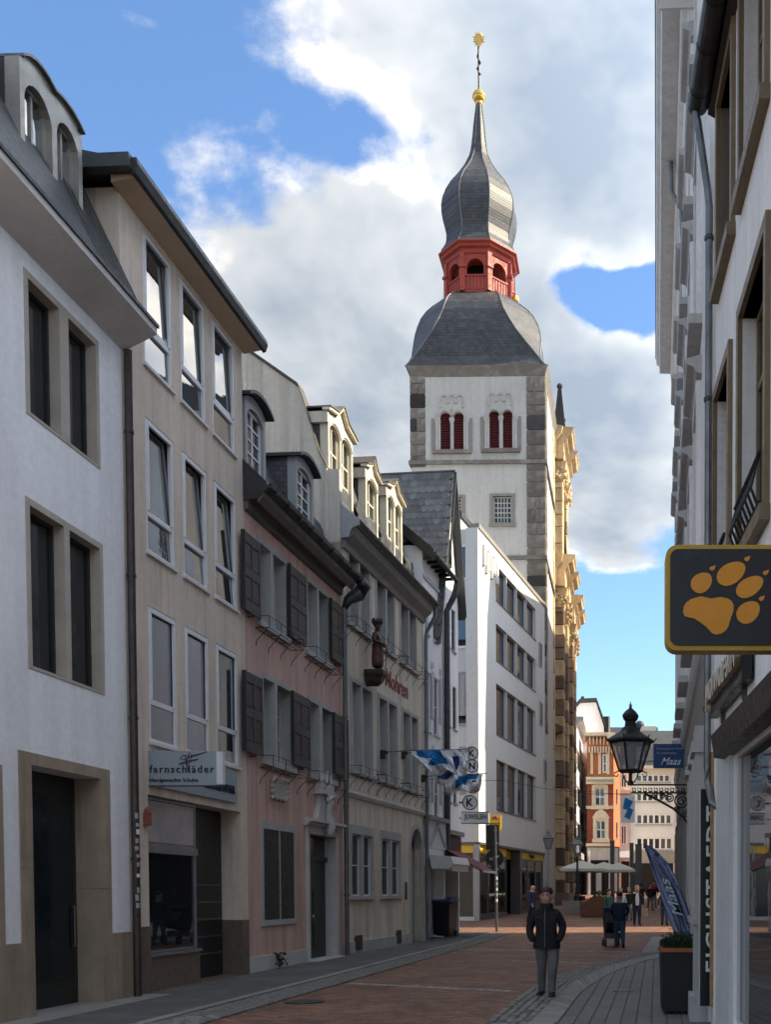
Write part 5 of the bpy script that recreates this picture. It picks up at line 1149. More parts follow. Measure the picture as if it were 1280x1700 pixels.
# face towards the camera (local x = 0, looking along -x): its windows
for t, b in ((905, 963), (1008, 1076), (1116, 1205), (1240, 1318)):
    (ya, zt_), (yb, zb2) = FM.ptx(757, t), FM.ptx(781, b); s = 'paint_white' if t < 1100 else 'paint_grey'
    f = MB(); y0_, y1_ = min(ya, yb), max(ya, yb); y1_ = y0_ + 1.6
    f.box(-.05, .02, y0_, y0_ + .12, zb2, zt_).box(-.05, .02, y1_ - .12, y1_, zb2, zt_).box(-.05, .02, y0_ + .12, y1_ - .12, zb2, zb2 + .12).box(-.05, .02, y0_ + .12, y1_ - .12, zt_ - .12, zt_)
    w = ob('window', f, s, rm); ob('pane', MB().box(-.02, .0, y0_ + .1, y1_ - .1, zb2 + .1, zt_ - .1), 'glass', w)
    if t == 1116: ob('curtain', MB().box(-.03, -.022, y0_ + .15, y1_ - .15, zb2 + .5, zt_ - .12), 'curtain', w)
ob('side_pier', MB().box(-.12, 0, 0, .62, zg, ZM - .0), 'plaster_modern', rm)
(yr, zr) = FM.ptx(775, 858); ob('roof_block', MB().box(-.0, 5, .9, 6, ZM, zr), 'plaster_grey', rm); ob('roof_block_cap', MB().box(-.1, 5.1, .8, 6.1, zr, zr + .25), 'zinc_dark', rm)
# ground floor: glass front with yellow bands
pt_ = [(0.05, FM.pt(845, 1450)[0]), (FM.pt(866, 1450)[0], xm_e - .1)]
zy0 = FM.pt(800, 1416)[1]
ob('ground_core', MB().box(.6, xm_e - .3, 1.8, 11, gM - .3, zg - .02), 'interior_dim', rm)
ob('ground_side', MB().box(-.05, .0, 2.2, 12, gM - .3, zg), 'plaster_grey', rm)
ob('canopy', MB().box(-.10, xm_e, -.04, 1.8, zg - .12, zg + .0), 'steel_grey', rm)
for j, (a, b) in enumerate(pt_):
    n = 3 if j == 0 else 3; w = (b - a) / n
    for i in range(n):
        q = window(rm, a + i * w, a + (i + 1) * w, gM + .25, zy0 - .02, .15, .09, 'steel_grey', 'glass_shop', 1, 1, name='shop_window')
        yp = ob('yellow_panel', MB().box(a + i * w + .06, a + (i + 1) * w - .06, .12, .18, zy0, zg - .14), 'sign_yellow', rm)
        if i == 1: put_text(T['postb'], yp, a + (i + .5) * w, .11, (zy0 + zg) / 2 - .05, w * .6, .3)
    ob('base_plinth', MB().box(a, b, .05, .3, gM - .4, gM + .25), 'steel_grey', rm)
ob('corner_post', MB().box(-.1, .12, -.0, .25, gM - .3, zg - .12), 'aluminium', rm); ob('entrance_pillar', MB().box(pt_[1][0] - .5, pt_[1][0] - .05, -.05, .5, gM - .3, zg - .12), 'steel_grey', rm)
ob('entrance_wall', MB().box(pt_[0][1], pt_[1][0] - .5, .9, .95, gM - .3, zg - .12), 'wood_yellow', rm); ob('yellow_panel', MB().box(pt_[0][1], pt_[1][0] - .5, .5, .6, zy0 - .1, zg - .14), 'sign_yellow', rm)
# glass on the side towards the camera
for y0_, y1_ in ((.25, 1.2), (1.2, 2.2)):
    f = MB().box(-.04, .04, y0_, y0_ + .08, gM + .2, zg - .14).box(-.04, .04, y1_ - .08, y1_, gM + .2, zg - .14); w = ob('shop_window', f, 'aluminium', rm)
    ob('pane', MB().box(-.01, .01, y0_ + .06, y1_ - .06, gM + .2, zy0), 'glass_dim', w); ob('yellow_panel', MB().box(-.03, .03, y0_ + .08, y1_ - .08, zy0, zg - .14), 'sign_yellow', w)
# ---------------------------------------------------------------- church tower
TW = 8.2
FT = Frame((687.5 - CX) / FPX * 64.2, 64.2, -.021, gz(64))
ct = FT.thing('church_tower', 'white church tower with stone quoins, bulbous slate domes and a red lantern stage', 'tower')
zt_ = lambda py, D=64.2: EYE + (1480 - py) / FPX * D * 1.0 - FT.o.z
def tz(py): return FT.pt(797, py)[1]
W = FT.pt(905, 700)[0]; ZT = tz(624)
q0, q1 = FT.pt(707, 700)[0], FT.pt(874, 700)[0]
tl = [FT.rect((731, 684), (748, 748)), FT.rect((753, 684), (770, 748)), FT.rect((812.5, 681), (829, 746)), FT.rect((835, 681), (851, 746))]
mb = MB(); wall(mb, q0 - .3, q1 + .3, -.5, ZT, [(a - .1, b + .1, c, d + .12) for a, b, c, d in tl] + [FT.rect((819, 824), (850, 869)), FT.rect((750, 826), (767, 857))], .45)
mb.face([(W, 0.01, -.5), (W, W, -.5), (W, W, ZT), (W, .01, ZT)]); mb.face([(0.01, .01, -.5), (.01, W, -.5), (.01, W, ZT), (.01, .01, ZT)]); mb.face([(0, W, -.5), (W, W, -.5), (W, W, ZT), (0, W, ZT)])
mb.face([(0.01, .01, -.5), (q0, .01, -.5), (q0, .01, ZT), (.01, .01, ZT)]); mb.face([(q1, .01, -.5), (W, .01, -.5), (W, .01, ZT), (q1, .01, ZT)])
ob('wall', mb, 'plaster_tower', ct)
random.seed(21)
def quoins(xa, xb, z0, z1, side=False, ya=0., yb=0.):
    z = z0
    while z < z1 - .1:
        h = min(random.uniform(.62, .95), z1 - z); m = 'quoin_dark' if random.random() < .13 else 'quoin'
        e = random.uniform(0, .12)
        if random.random() < .25:
            xm_ = xa + (xb - xa) * random.uniform(.4, .6); piece('stone', m, ct, xa, xm_ - .01, -.07 + e * .3, .3, z + .018, z + h - .018); piece('stone', 'quoin', ct, xm_ + .018, xb, -.07, .3, z + .01, z + h - .01)
        else: piece('stone', m, ct, xa, xb, -.07 + e * .3, .3, z + .01, z + h - .01)
        z += h
quoins(-.05, q0 - .02, tz(775), ZT); quoins(q1 + .02, W + .05, tz(1215), ZT); quoins(-.05, q0 - .02, tz(900), tz(785))
z = tz(1215)
while z < ZT - .2:
    h = random.uniform(.65, 1.0); piece('stone', 'quoin', ct, W - .2, W + .07, .32, 1.2 + random.uniform(-.2, .3), z + .01, z + h - .01); z += h
z = tz(1215)
while z < ZT - .2:
    h = random.uniform(.65, 1.0); piece('stone', 'sandstone', ct, W - .2, W + .07, W - 1.2 + random.uniform(-.2, .2), W, z + .01, z + h - .01); z += h
for py, pr in ((768, .14), (927, .12)): zq = tz(py); ob('string_course', MB().box(-pr, W + pr, -pr, W + pr, zq - .10, zq + .12), 'quoin', ct)
# belfry openings with louvres, columns and blind arcading
for k in (0, 2):
    pr_ = tl[k:k + 2]; z0, z1 = tl[k][2], tl[k][3]; xl_, xr_ = pr_[0][0], pr_[1][1]
    s = MB(); 
    for a, b, c, d in pr_: arch_wall(s, a, b, c, d - .42, .42, a - .13, b + .13, d + .18, -.03, .25)
    bf = ob('belfry_window', s, 'plaster_tower', ct)
    hd = MB()
    for a, b, c, d in pr_:
        p = arc(a - .16, b + .16, d - .42, .56, 10); p2_ = arc(a - .02, b + .02, d - .42, .43, 10)
        for i in range(10): hd.prism([p2_[i], p2_[i + 1], p[i + 1], p[i]], 'y', -.09, .02)
    ob('arch_moulding', hd, 'stone_grey', bf)
    ob('sill', MB().box(xl_ - .5, xr_ + .5, -.2, .1, z0 - .22, z0), 'quoin', bf)
    for x in (xl_ - .22, (pr_[0][1] + pr_[1][0]) / 2, xr_ + .22):
        ob('column', MB().lathe([(.13, z0), (.10, z0 + .12), (.09, z1 - .75), (.16, z1 - .55), (.18, z1 - .42)], 10, (x, -.04)), 'stone_grey', bf)
    for x0_, x1_ in ((xl_ - .55, xl_ - .32), (xr_ + .32, xr_ + .55)): ob('jamb', MB().box(x0_, x1_, -.07, .05, z0, z1 - .42), 'stone_frame', bf)
    for a, b, c, d in pr_:
        n = 15
        for i in range(n):
            z = c + (d - c) * i / n; ob('louvre', MB().prism([(.10, z), (.22, z + .20), (.24, z + .19), (.12, z - .01)], 'x', a, b), 'louvre_red', bf)
        ob('void', MB().box(a, b, .3, .34, c, d), 'black_void', bf)
    ar = MB(); ya_ = FT.pt(750, 656)[1] if k == 0 else FT.pt(830, 653)[1]; xs_ = [FT.pt(px, 660)[0] for px in ((731, 744, 757, 770) if k == 0 else (811, 824, 837, 851))]
    for i in range(3):
        p = arc(xs_[i], xs_[i + 1], ya_ - .3, .36, 8); p2_ = arc(xs_[i] + .09, xs_[i + 1] - .09, ya_ - .3, .25, 8)
        for j in range(8): ar.prism([p2_[j], p2_[j + 1], p[j + 1], p[j]], 'y', -.07, 0)
    for x in xs_[1:3]: ar.box(x - .09, x + .09, -.10, 0, ya_ - .5, ya_ - .28)
    for x in (xs_[0], xs_[3]): ar.box(x - .05, x + .05, -.06, 0, z1 + .25, ya_ - .28)
    ob('blind_arcade', ar, 'stone_grey', ct)
for r_ in (FT.rect((819, 824), (850, 869)), FT.rect((750, 826), (767, 857))):
    a, b, c, d = r_; w = window(ct, a, b, c, d, .12, .09, 'stone_grey', 'glass_dim', 5 if b - a > 1 else 3, 5, .07, one_pane=True)
    ob('window_frame', MB().box(a - .2, a, -.06, .1, c - .0, d + .15).box(b, b + .2, -.06, .1, c, d + .15).box(a, b, -.06, .1, d, d + .15).box(a - .25, b + .25, -.12, .1, c - .2, c), 'stone_frame', w)
# lower dome: square at the eaves, eight-sided above
SC = 68.2 / FPX; cxx, cyy = W / 2, W / 2
def zd(py, D=68.3): return hz(py, D) - FT.o.z
def octa(w, c, z, sh=0.): return [(cxx + x - sh, cyy + y, z) for x, y in ((-c, -w), (c, -w), (w, -c), (w, c), (c, w), (-c, w), (-w, c), (-w, -c))]
prof = [(606, 115, 115), (600, 110, 109), (592, 105, 101), (580, 104.5, 84), (567, 104, 67), (554, 102, 57), (540, 98, 48), (527, 92, 44), (516, 83, 42), (507, 72, 40), (500, 61, 37), (492, 50, 34)]
def dome_ring(y, w, c):
    cm = c * .0388; D_ = 68.2 - cm; s_ = (68.2 - cm) / FPX
    return octa(w * s_, c * s_, sh=.12 + .30 * (606 - y) / 114, z=hz(y, 68.2 - (w * s_ * .995 if y > 595 else c * s_)) - FT.o.z)
lat = [dome_ring(*p) for p in prof]
ob('cornice', MB().loft([[(-o, -o, z), (W + o, -o, z), (W + o, W + o, z), (-o, W + o, z)] for o, z in ((.02, ZT - .04), (.06, ZT + .12), (.10, ZT + .25), (.22, dome_ring(*prof[0])[0][2] - .005))]), 'quoin', ct)
ob('dome', MB().loft(lat), 'slate_courses', ct)
hip = MB()
for i in range(8): hip.tube([r[i] for r in lat], .05, 5)
ob('hip_rolls', hip, 'lead_grey', ct)
# red lantern
cxx -= .42
z0, z1 = lat[-1][0][2] - .02, zd(419, 67.2) - .62; ap_ = 49 * SC; rg = lambda r, z, rot=math.pi / 8: [(cxx + r * math.cos(rot + i * math.pi / 4), cyy + r * math.sin(rot + i * math.pi / 4), z) for i in range(8)]
RO = ap_ / math.cos(math.pi / 8)
ln = ob('lantern', MB().loft([rg(RO * 1.03, z0 - .3), rg(RO * 1.03, z0 + .1)]), 'red_paint', ct)
hh = z1 - z0
for i in range(8):
    a, b = Vector(rg(RO, 0)[i]), Vector(rg(RO, 0)[(i + 1) % 8]); d = (b - a); L = d.length; m_ = (a + b) / 2; an_ = math.atan2(d.y, d.x)
    pn_ = bpy.data.objects.new('x', None); bpy.data.objects.remove(pn_)
    s = MB(); half_ = L / 2
    arch_wall(s, -half_ + .27, half_ - .27, z0 + hh * .42, z1 - .55 - .3, .5, -half_, half_, z1 - .1, -.1, .1)
    o = ob('arch', s, 'red_paint', ln, (m_.x, m_.y, 0), rot=(0, 0, an_))
    pnl = MB()
    for k in range(7): x = -half_ + .16 + k * (L - .32) / 6; pnl.box(x - .07, x + .07, -.09, .06, z0 + .1, z0 + hh * .40)
    ob('balustrade', pnl, 'red_paint', ln, (m_.x, m_.y, 0), rot=(0, 0, an_)); ob('rail', MB().box(-half_, half_, -.13, .12, z0 + hh * .39, z0 + hh * .43).box(-half_, half_, -.05, .02, z0, z0 + hh * .4), 'red_paint', ln, (m_.x, m_.y, 0), rot=(0, 0, an_))
    ob('post', MB().box(-.16, .16, -.20, .16, z0, z1).box(-.22, .22, -.27, .16, z1 - .95, z1 - .78), 'red_paint', ln, (a.x, a.y, 0), rot=(0, 0, an_ - math.pi / 8 if False else an_))
ob('ceiling_core', MB().loft([rg(RO * .45, z0), rg(RO * .45, z1)]), 'black_void', ln)
ob('lantern_cornice', MB().loft([rg(RO * r, z) for r, z in ((1.0, z1 - .1), (1.06, z1 + .02), (1.08, z1 + .22), (1.18, z1 + .30), (1.2, z1 + .42), (1.28, z1 + .5), (1.28, z1 + .58))]), 'red_paint', ln)
on = [(419, 62), (413, 60), (404, 54), (395, 52), (387, 52), (375, 54.5), (363, 57.5), (350, 59.5), (337, 60), (325, 58), (312, 53), (299, 45), (286, 33), (273, 23), (258, 15.5), (242, 12), (225, 10), (208, 8.6), (181, 5.2), (174, 4.5)]
rings = [rg(w * SC * 1.04, zd(y, 68.3 - .45 * w * SC)) for y, w in on]
ob('onion', MB().loft(rings), 'slate_courses', ct)
hip = MB()
for i in range(8): hip.tube([r[i] for r in rings], .035, 5)
ob('onion_rolls', hip, 'lead_grey', ct)
ob('drip_edge', MB().loft([rg(62.5 * SC * 1.05, zd(420, 67.2)), rg(62.5 * SC * 1.05, zd(417.5, 67.2))]), 'lead_grey', ct)
fn = ob('finial', MB().ball((cxx, cyy, zd(162)), 10.5 * SC, 14).lathe([(.16, zd(176)), (.26, zd(172)), (.2, zd(170))], 10, (cxx, cyy)).lathe([(10.9 * SC, zd(163.6)), (10.9 * SC, zd(160.6))], 14, (cxx, cyy)), 'gold', ct, smooth=True)
ob('finial_rod', MB().tube([(cxx, cyy, zd(152)), (cxx - .02, cyy, zd(78))], .06, 6).tube([(cxx + .1, cyy, zd(125)), (cxx - .12, cyy, zd(115)), (cxx + .1, cyy, zd(105)), (cxx - .1, cyy, zd(95)), (cxx, cyy, zd(85))], .05, 5), 'iron', ct)
sw = MB(); cz_ = zd(66); sw.loft([[(cxx + .30 * math.cos(a) * .8, cyy + y_, cz_ + .34 * math.sin(a)) for a in [2 * math.pi * k / 16 for k in range(16)]] for y_ in (-.04, .04)])
for k in range(20): a = 2 * math.pi * k / 20; r_ = .52 if k % 2 else .44; sw.tube([(cxx + .28 * math.cos(a) * .8, cyy, cz_ + .3 * math.sin(a)), (cxx + r_ * math.cos(a) * .8, cyy, cz_ + r_ * 1.05 * math.sin(a))], [.06, .012], 5)
ob('sun_emblem', sw, 'gold', ct)
ob('side_ball', MB().ball((cxx + 56 * SC, cyy + .5, zd(491)), .28, 10).lathe([(.1, zd(500)), (.2, zd(497))], 8, (cxx + 56 * SC, cyy + .5)), 'gold', ct); ob('lightning_rod', MB().tube([(cxx + 56 * SC, cyy + .5, zd(490)), (cxx + 55 * SC, cyy + .5, zd(440))], .04, 5), 'zinc', ct)

# ---------------------------------------------------------------- baroque church front beyond the tower
pF = FT.world(W, W); FF = Frame(pF.x, pF.y, math.atan2(1, .021), 0)
cf = FF.thing('baroque_church', 'sunlit baroque church front of striped sandstone pilasters and heavy cornices', 'church')
LF = 18.5; ZL, ZU = 23.2, 32.0
mb = MB().box(0, LF, 0, 12, 0, ZL + 2).box(.3, 9.5, .3, 8, ZL + 2, ZU + 2.0); ob('wall', mb, 'plaster_tower', cf)
random.seed(33)
def pilaster(x0, w, pr_, z0, z1, dark=.35):
    z = z0
    while z < z1 - .2:
        h = min(random.uniform(.75, 1.25), z1 - z); m = 'sandstone_dark' if random.random() < dark else 'sandstone'
        piece('stone', m, cf, x0, x0 + w, -pr_, .2, z + .012, z + h - .012); z += h
def capital(x0, w, pr_, z):
    c = MB().loft([[(x0 - o, -pr_ - o, q), (x0 + w + o, -pr_ - o, q), (x0 + w + o, .1, q), (x0 - o, .1, q)] for o, q in ((.02, z), (.08, z + .35), (.06, z + .5), (.20, z + 1.0), (.26, z + 1.2), (.3, z + 1.3))])
    random.seed(int(x0 * 10 + z))
    for k in range(16): c.ball((x0 + random.uniform(-.1, w + .1), -pr_ - .1 - random.uniform(0, .12), z + random.uniform(.2, 1.1)), random.uniform(.10, .19), 6)
    for k in range(10): c.ball((x0 - .1 - random.uniform(0, .1), -random.uniform(0, pr_), z + random.uniform(.2, 1.1)), random.uniform(.10, .18), 6)
    ob('capital', c, 'sandstone', cf)
def entab(x0, w, pr_, z, h=2.0):
    s = h / 2.0; pts = [(.1, z), (-pr_ - .06, z), (-pr_ - .10, z + .35 * s), (-pr_ - .05, z + .45 * s), (-pr_ - .05, z + 1.0 * s), (-pr_ - .30, z + 1.2 * s), (-pr_ - .34, z + 1.4 * s), (-pr_ - .62, z + 1.5 * s), (-pr_ - .66, z + 1.72 * s), (-pr_ - .78, z + 1.85 * s), (-pr_ - .78, z + 1.95 * s), (.1, z + 2.05 * s)]
    ob('entablature', MB().prism(pts, 'x', x0 - .55, x0 + w + .55), 'sandstone', cf)
PX = [(1.0, 1.5, .62), (4.9, 1.5, .72), (10.8, 1.5, .80), (15.2, 1.5, .80)]
for i, (x0, w, pr_) in enumerate(PX):
    pilaster(x0, w, pr_, .3, ZL - 1.35, .40); capital(x0, w, pr_, ZL - 1.35); entab(x0, w, pr_ + .05, ZL, 2.2)
    pilaster(x0 + w + .1, .6, pr_ * .5, .3, ZL - .2, .3)
    if i < 2: pilaster(x0, w, pr_ * .9, ZL + 2.2, ZU - 1.35, .15); capital(x0, w, pr_ * .9, ZU - 1.35); entab(x0, w, pr_ * .95, ZU, 2.2)
ob('main_cornice', MB().prism([(.1, ZL), (-.12, ZL), (-.15, ZL + 1.2), (-.5, ZL + 1.6), (-.6, ZL + 2.1), (.1, ZL + 2.2)], 'x', .05, LF), 'sandstone', cf)
ob('upper_cornice', MB().prism([(.1, ZU), (-.12, ZU), (-.15, ZU + 1.2), (-.5, ZU + 1.6), (-.6, ZU + 2.1), (.1, ZU + 2.2)], 'x', .05, 9), 'sandstone', cf)
ob('plinth', MB().box(.0, LF, -1.0, .1, 0, 1.6), 'sandstone_dark', cf)
ob('lower_moulding', MB().prism([(.05, 12.8), (-.5, 13.0), (-.6, 13.3), (.05, 13.6)], 'x', .1, LF), 'sandstone_dark', cf)
for x, z, h in ((1.7, ZU + 2.2, 3.2), (5.6, ZU + 2.2, 2.6), (3.4, ZL + 2.3, 4.6)):
    ob('obelisk', MB().loft([[(x + sx_ * s_, -.3 + sy_ * s_, z + q) for sx_, sy_ in ((-1, -1), (1, -1), (1, 1), (-1, 1))] for s_, q in ((.55, 0), (.5, .25), (.42, .3), (.12, h))]).ball((x, -.3, z + h + .15), .22, 8), 'quoin_dark', cf)
for x in (3.2, 8.0, 13.2): ob('window_niche', MB().box(x - .7, x + .7, -.02, .0, 4, 9).box(x - .7, x + .7, -.02, 0, 15, 20), 'black_void', cf)
# low stone block and iron rail by the church foot are part of its plinth
# ---------------------------------------------------------------- far end of the street
def far_z(py, D): return hz(py, D)
def far_x(px, D): return (px - CX) / FPX * D
def far_window(parent, x0, x1, z0, z1, mat='paint_white', nx=2, glass='glass', y=-.02, nz=1):
    return window(parent, x0, x1, z0, z1, y, .11, mat, glass, nx, nz, .09, .1)
# narrow pale house right behind the church
D = 98.; FA = Frame(far_x(957, D), D, math.atan2(1, .03), gz(D))
ha = FA.thing('pale_side_house', 'pale narrow house behind the church seen at a sharp angle', 'house')
la = FA.pt(976, 1400)[0]; za = FA.pt(960, 1205)[1]
mb = MB().box(0, la, 0, 8, -.5, za); mb.prism([(0, za), (8, za), (4, za + 3.2)], 'x', 0, la); ob('wall', mb, 'plaster_white', ha)
ob('eaves', MB().prism([(0, za - .2), (-.7, za), (-.7, za + .3), (0, za + .3)], 'x', -.1, la), 'plaster_grey', ha)
for i in range(3):
    for j in range(3):
        x = la * (i + .5) / 3; z = 5.2 + j * 3.5; far_window(ha, x - la / 8, x + la / 8, z, z + 2.1, 'paint_grey_light', 1)
ob('ground_cornice', MB().box(0, la, -.5, 0, 3.6, 4.2), 'stone_frame', ha); ob('shop_glass', MB().box(.2, la - .2, -.03, 0, .3, 3.5), 'glass_shop', ha)
ob('chimney', MB().box(1.0, 2.4, .8, 2.2, za - .5, FA.pt(960, 1152)[1]), 'brick_red', ha)
# white gabled block above it
D = 112.; hb = thing('white_gable_house', 'white gabled upper house with dark roof above the orange house', 'house', (far_x(957, D), D, gz(D)))
z_ = lambda py: far_z(py, D) - gz(D)
x_ = lambda px: far_x(px, D) - far_x(957, D)
ob('wall', MB().prism([(x_(957), -1), (x_(1003), -1), (x_(1003), z_(1206)), (x_(990), z_(1166)), (x_(964), z_(1167)), (x_(957), z_(1175))], 'y', 0, 9), 'plaster_white', hb)
ob('roof', MB().loft([[(x_(px), -.4, z_(py)), (x_(px), -.4, z_(py) + .35), (x_(px), 9.4, z_(py) + .35), (x_(px), 9.4, z_(py))] for px, py in ((955, 1176), (964, 1166), (991, 1165), (1006, 1208))]), 'roof_far', hb)
ob('chimney', MB().box(x_(1002), x_(1011), 2, 4, z_(1230), z_(1184)), 'copper_brown', hb); ob('chimney_flank', MB().box(x_(1011), x_(1013.5), 2, 4, z_(1230), z_(1184)), 'paint_cream', hb)
ob('chimney', MB().box(x_(965), x_(970), 1, 2, z_(1170), z_(1153)), 'copper_brown', hb)
# orange brick house with ornate surrounds
D = 104.; ho = thing('orange_brick_house', 'orange and red brick house with cream window surrounds and corner bay', 'house', (far_x(975, D), D, gz(D)))
z_ = lambda py: far_z(py, D) - gz(D)
x_ = lambda px: far_x(px, D) - far_x(975, D)
wl_ = [(x_(988), x_(1005), z_(1338), z_(1308)), (x_(990), x_(1006), z_(1393), z_(1362))]
mb = MB(); wall(mb, 0, x_(1019), z_(1405), z_(1300), wl_, .2); ob('wall', mb.box(0, x_(1019), .2, 9, -1, z_(1300)), 'brick_red', ho)
ob('upper_wall', MB().box(0, x_(1018), .1, 8, z_(1300), z_(1226)), 'brick_orange', ho)
ob('corner_bay', MB().prism([(x_(1019), 0), (x_(1030), 1.2), (x_(1030), 4), (x_(1019), 4)], 'z', z_(1405), z_(1230)), 'brick_orange', ho)
for r_ in wl_:
    w = far_window(ho, *r_, 'paint_white', 2, 'glass', .1, 2)
    ob('window_surround', MB().box(r_[0] - .3, r_[0], -.14, .05, r_[2] - .3, r_[3] + .3).box(r_[1], r_[1] + .3, -.14, .05, r_[2] - .3, r_[3] + .3).box(r_[0], r_[1], -.14, .05, r_[3], r_[3] + .35).box(r_[0] - .4, r_[1] + .4, -.25, .05, r_[2] - .35, r_[2]), 'ornament_cream', w)
xm = (wl_[1][0] + wl_[1][1]) / 2; ob('pediment', MB().prism([(xm - .9, z_(1358)), (xm + .9, z_(1358)), (xm + .5, z_(1348)), (xm, z_(1343)), (xm - .5, z_(1348))], 'y', -.22, 0), 'ornament_cream', ho)
for py, o in ((1340, .2), (1402, .25), (1299, .5), (1292, .3)): ob('cornice', MB().box(-.1, x_(1020), -o, .12, z_(py) - .18, z_(py) + .12), 'ornament_cream', ho)
ob('skirt_roof', MB().prism([(-.55, z_(1299)), (.1, z_(1288)), (.1, z_(1299))], 'x', -.1, x_(1019)), 'slate', ho)
for px in (983, 996, 1010): ob('pilaster', MB().box(x_(px) - .14, x_(px) + .14, -.08, .12, z_(1285), z_(1248)), 'ornament_cream', ho)
w = far_window(ho, x_(1001), x_(1008), z_(1283), z_(1252), 'paint_white', 1, 'glass', .05, 2)
w = far_window(ho, x_(1021.5), x_(1027), z_(1335), z_(1308), 'paint_white', 1, 'glass', .55); w = far_window(ho, x_(1021.5), x_(1027), z_(1392), z_(1364), 'paint_white', 1, 'glass', .55)
for i in range(9): ob('corbel', MB().box(x_(978 + i * 4.6), x_(980.5 + i * 4.6), -.3, .1, z_(1250), z_(1240)), 'ornament_cream', ho)
for i in range(7):
    x = x_(980 + i * 5.8); ob('blind_arch', MB().box(x - .06, x + .06, -.05, .1, z_(1236), z_(1223)), 'ornament_cream', ho)
ob('parapet', MB().box(-.2, x_(1022), -.5, 4, z_(1222), z_(1217)), 'ornament_cream', ho); ob('bay_turret', MB().box(x_(1008), x_(1019), -.6, 2, z_(1226), z_(1219)), 'paint_cream', ho)
ob('ground_front', MB().box(0, x_(1018), -.05, .18, -1, z_(1407)), 'plaster_grey', ho); ob('shop_front', MB().box(x_(981), x_(1011), -.1, -.04, 0, z_(1428)), 'black_void', ho)
ob('shop_pillar', MB().box(x_(977), x_(981), -.2, 0, -.5, z_(1412)), 'paint_white', ho); ob('shop_door', MB().box(x_(990), x_(999), -.14, -.09, 0, z_(1436)), 'paint_grey', ho)
# pale house between
D = 112.; hp = thing('pale_far_house', 'small pale house squeezed between the orange house and the white block', 'house', (far_x(1029, D), D, gz(D)))
z_ = lambda py: far_z(py, D) - gz(D)
x_ = lambda px: far_x(px, D) - far_x(1029, D)
ob('wall', MB().box(0, x_(1047), 0, 8, -1, z_(1270)), 'plaster_cream', hp); ob('roof', MB().prism([(x_(1024), z_(1270)), (x_(1050), z_(1270)), (x_(1047), z_(1218)), (x_(1020), z_(1218))], 'y', .0, 7.8), 'roof_far', hp)
for t, b in ((1370, 1402), (1325, 1355), (1285, 1308)): far_window(hp, x_(1031), x_(1041), z_(b), z_(t), 'paint_white', 2)
ob('cornice', MB().box(-.1, x_(1047) + .1, -.4, 0, z_(1318), z_(1312)), 'ornament_cream', hp)
ob('shop_awning', MB().prism([(0, z_(1412)), (-1.2, z_(1424)), (-1.2, z_(1427)), (0, z_(1420))], 'x', 0, x_(1045)), 'paint_grey', hp); ob('shop_front', MB().box(.2, x_(1045), -.05, 0, 0, z_(1430)), 'black_void', hp)
# white apartment block
D = 118.; hw = thing('white_apartment_block', 'long white block with rows of windows and dark hipped roof closing the street', 'building', (far_x(1046, D), D, gz(D)))
z_ = lambda py: far_z(py, D) - gz(D)
x_ = lambda px: far_x(px, D) - far_x(1046, D)
rws = [(1286, 1298, 1057, 1112, 6), (1317, 1330, 1057, 1112, 6), (1352, 1368, 1057, 1115, 6), (1391, 1410, 1057, 1116, 6)]
ops = [(x_(a), x_(b), z_(q), z_(t)) for t, q, a, b, n in rws] + [(x_(1126), x_(1138), z_(q), z_(t)) for t, q in ((1285, 1298), (1318, 1330), (1353, 1369), (1391, 1411))]
mb = wall(MB(), 0, x_(1175), -1, z_(1277), ops, .25); shell(mb, 0, x_(1175), 10, -1, z_(1277)); ob('wall', mb, 'plaster_modern', hw)
for k, (t, q, a, b, n) in enumerate(rws):
    for i in range(n):
        xa, xb_ = x_(a) + (x_(b) - x_(a)) * i / n, x_(a) + (x_(b) - x_(a)) * (i + 1) / n; far_window(hw, xa, xb_, z_(q), z_(t), 'paint_white', 1, 'glass', .15)
    ob('sill', MB().box(x_(a) - .1, x_(b) + .1, -.15, .1, z_(q) - .15, z_(q)), 'paint_grey', hw)
for o in ops[4:]: far_window(hw, *o, 'paint_white', 1, 'glass', .15)
ob('party_line', MB().box(x_(1121), x_(1122), -.06, 0, -1, z_(1277)), 'plaster_grey', hw)
ob('shop_band', MB().box(0, x_(1121), -.1, 0, z_(1432), z_(1413)), 'stone_frame', hw); ob('shop_front', MB().box(x_(1050), x_(1118), -.08, 0, 0, z_(1433)), 'black_void', hw)
ob('eaves', MB().box(-.4, x_(1176), -.8, .2, z_(1277), z_(1272)), 'paint_cream', hw)
ob('mansard', MB().prism([(-.6, z_(1273)), (1.0, z_(1238)), (4, z_(1204)), (10, z_(1204)), (10, z_(1273))], 'x', x_(1052), x_(1175)), 'roof_far', hw)
for a in (1060, 1090, 1116): far_window(hw, x_(a), x_(a + 9), z_(1262), z_(1247), 'paint_white', 1, 'glass', -.1)
ob('stair_gable', MB().prism([(x_(1058), z_(1222)), (x_(1068), z_(1195)), (x_(1093), z_(1195)), (x_(1093), z_(1204)), (x_(1076), z_(1222))], 'y', 4.5, 8), 'paint_cream', hw); ob('chimney', MB().box(x_(1093), x_(1104), 5, 7, z_(1206), z_(1202)), 'brick_orange', hw)
D = 132.; hr = thing('grey_roof_house', 'house with a broad grey slate roof seen behind the street lantern', 'house', (far_x(1005, D), D, gz(D)))
ob('wall', MB().box(0, 6.5, 0, 9, -1, 17), 'plaster_grey', hr); ob('roof', MB().prism([(-.5, 17), (4.5, far_z(1198, D) - gz(D)), (9, 17)], 'x', -.3, 7), 'roof_far', hr); ob('tank', MB().ball((4.6, 4, far_z(1198, D) - gz(D) + .2), .6, 10), 'roof_far', hr)
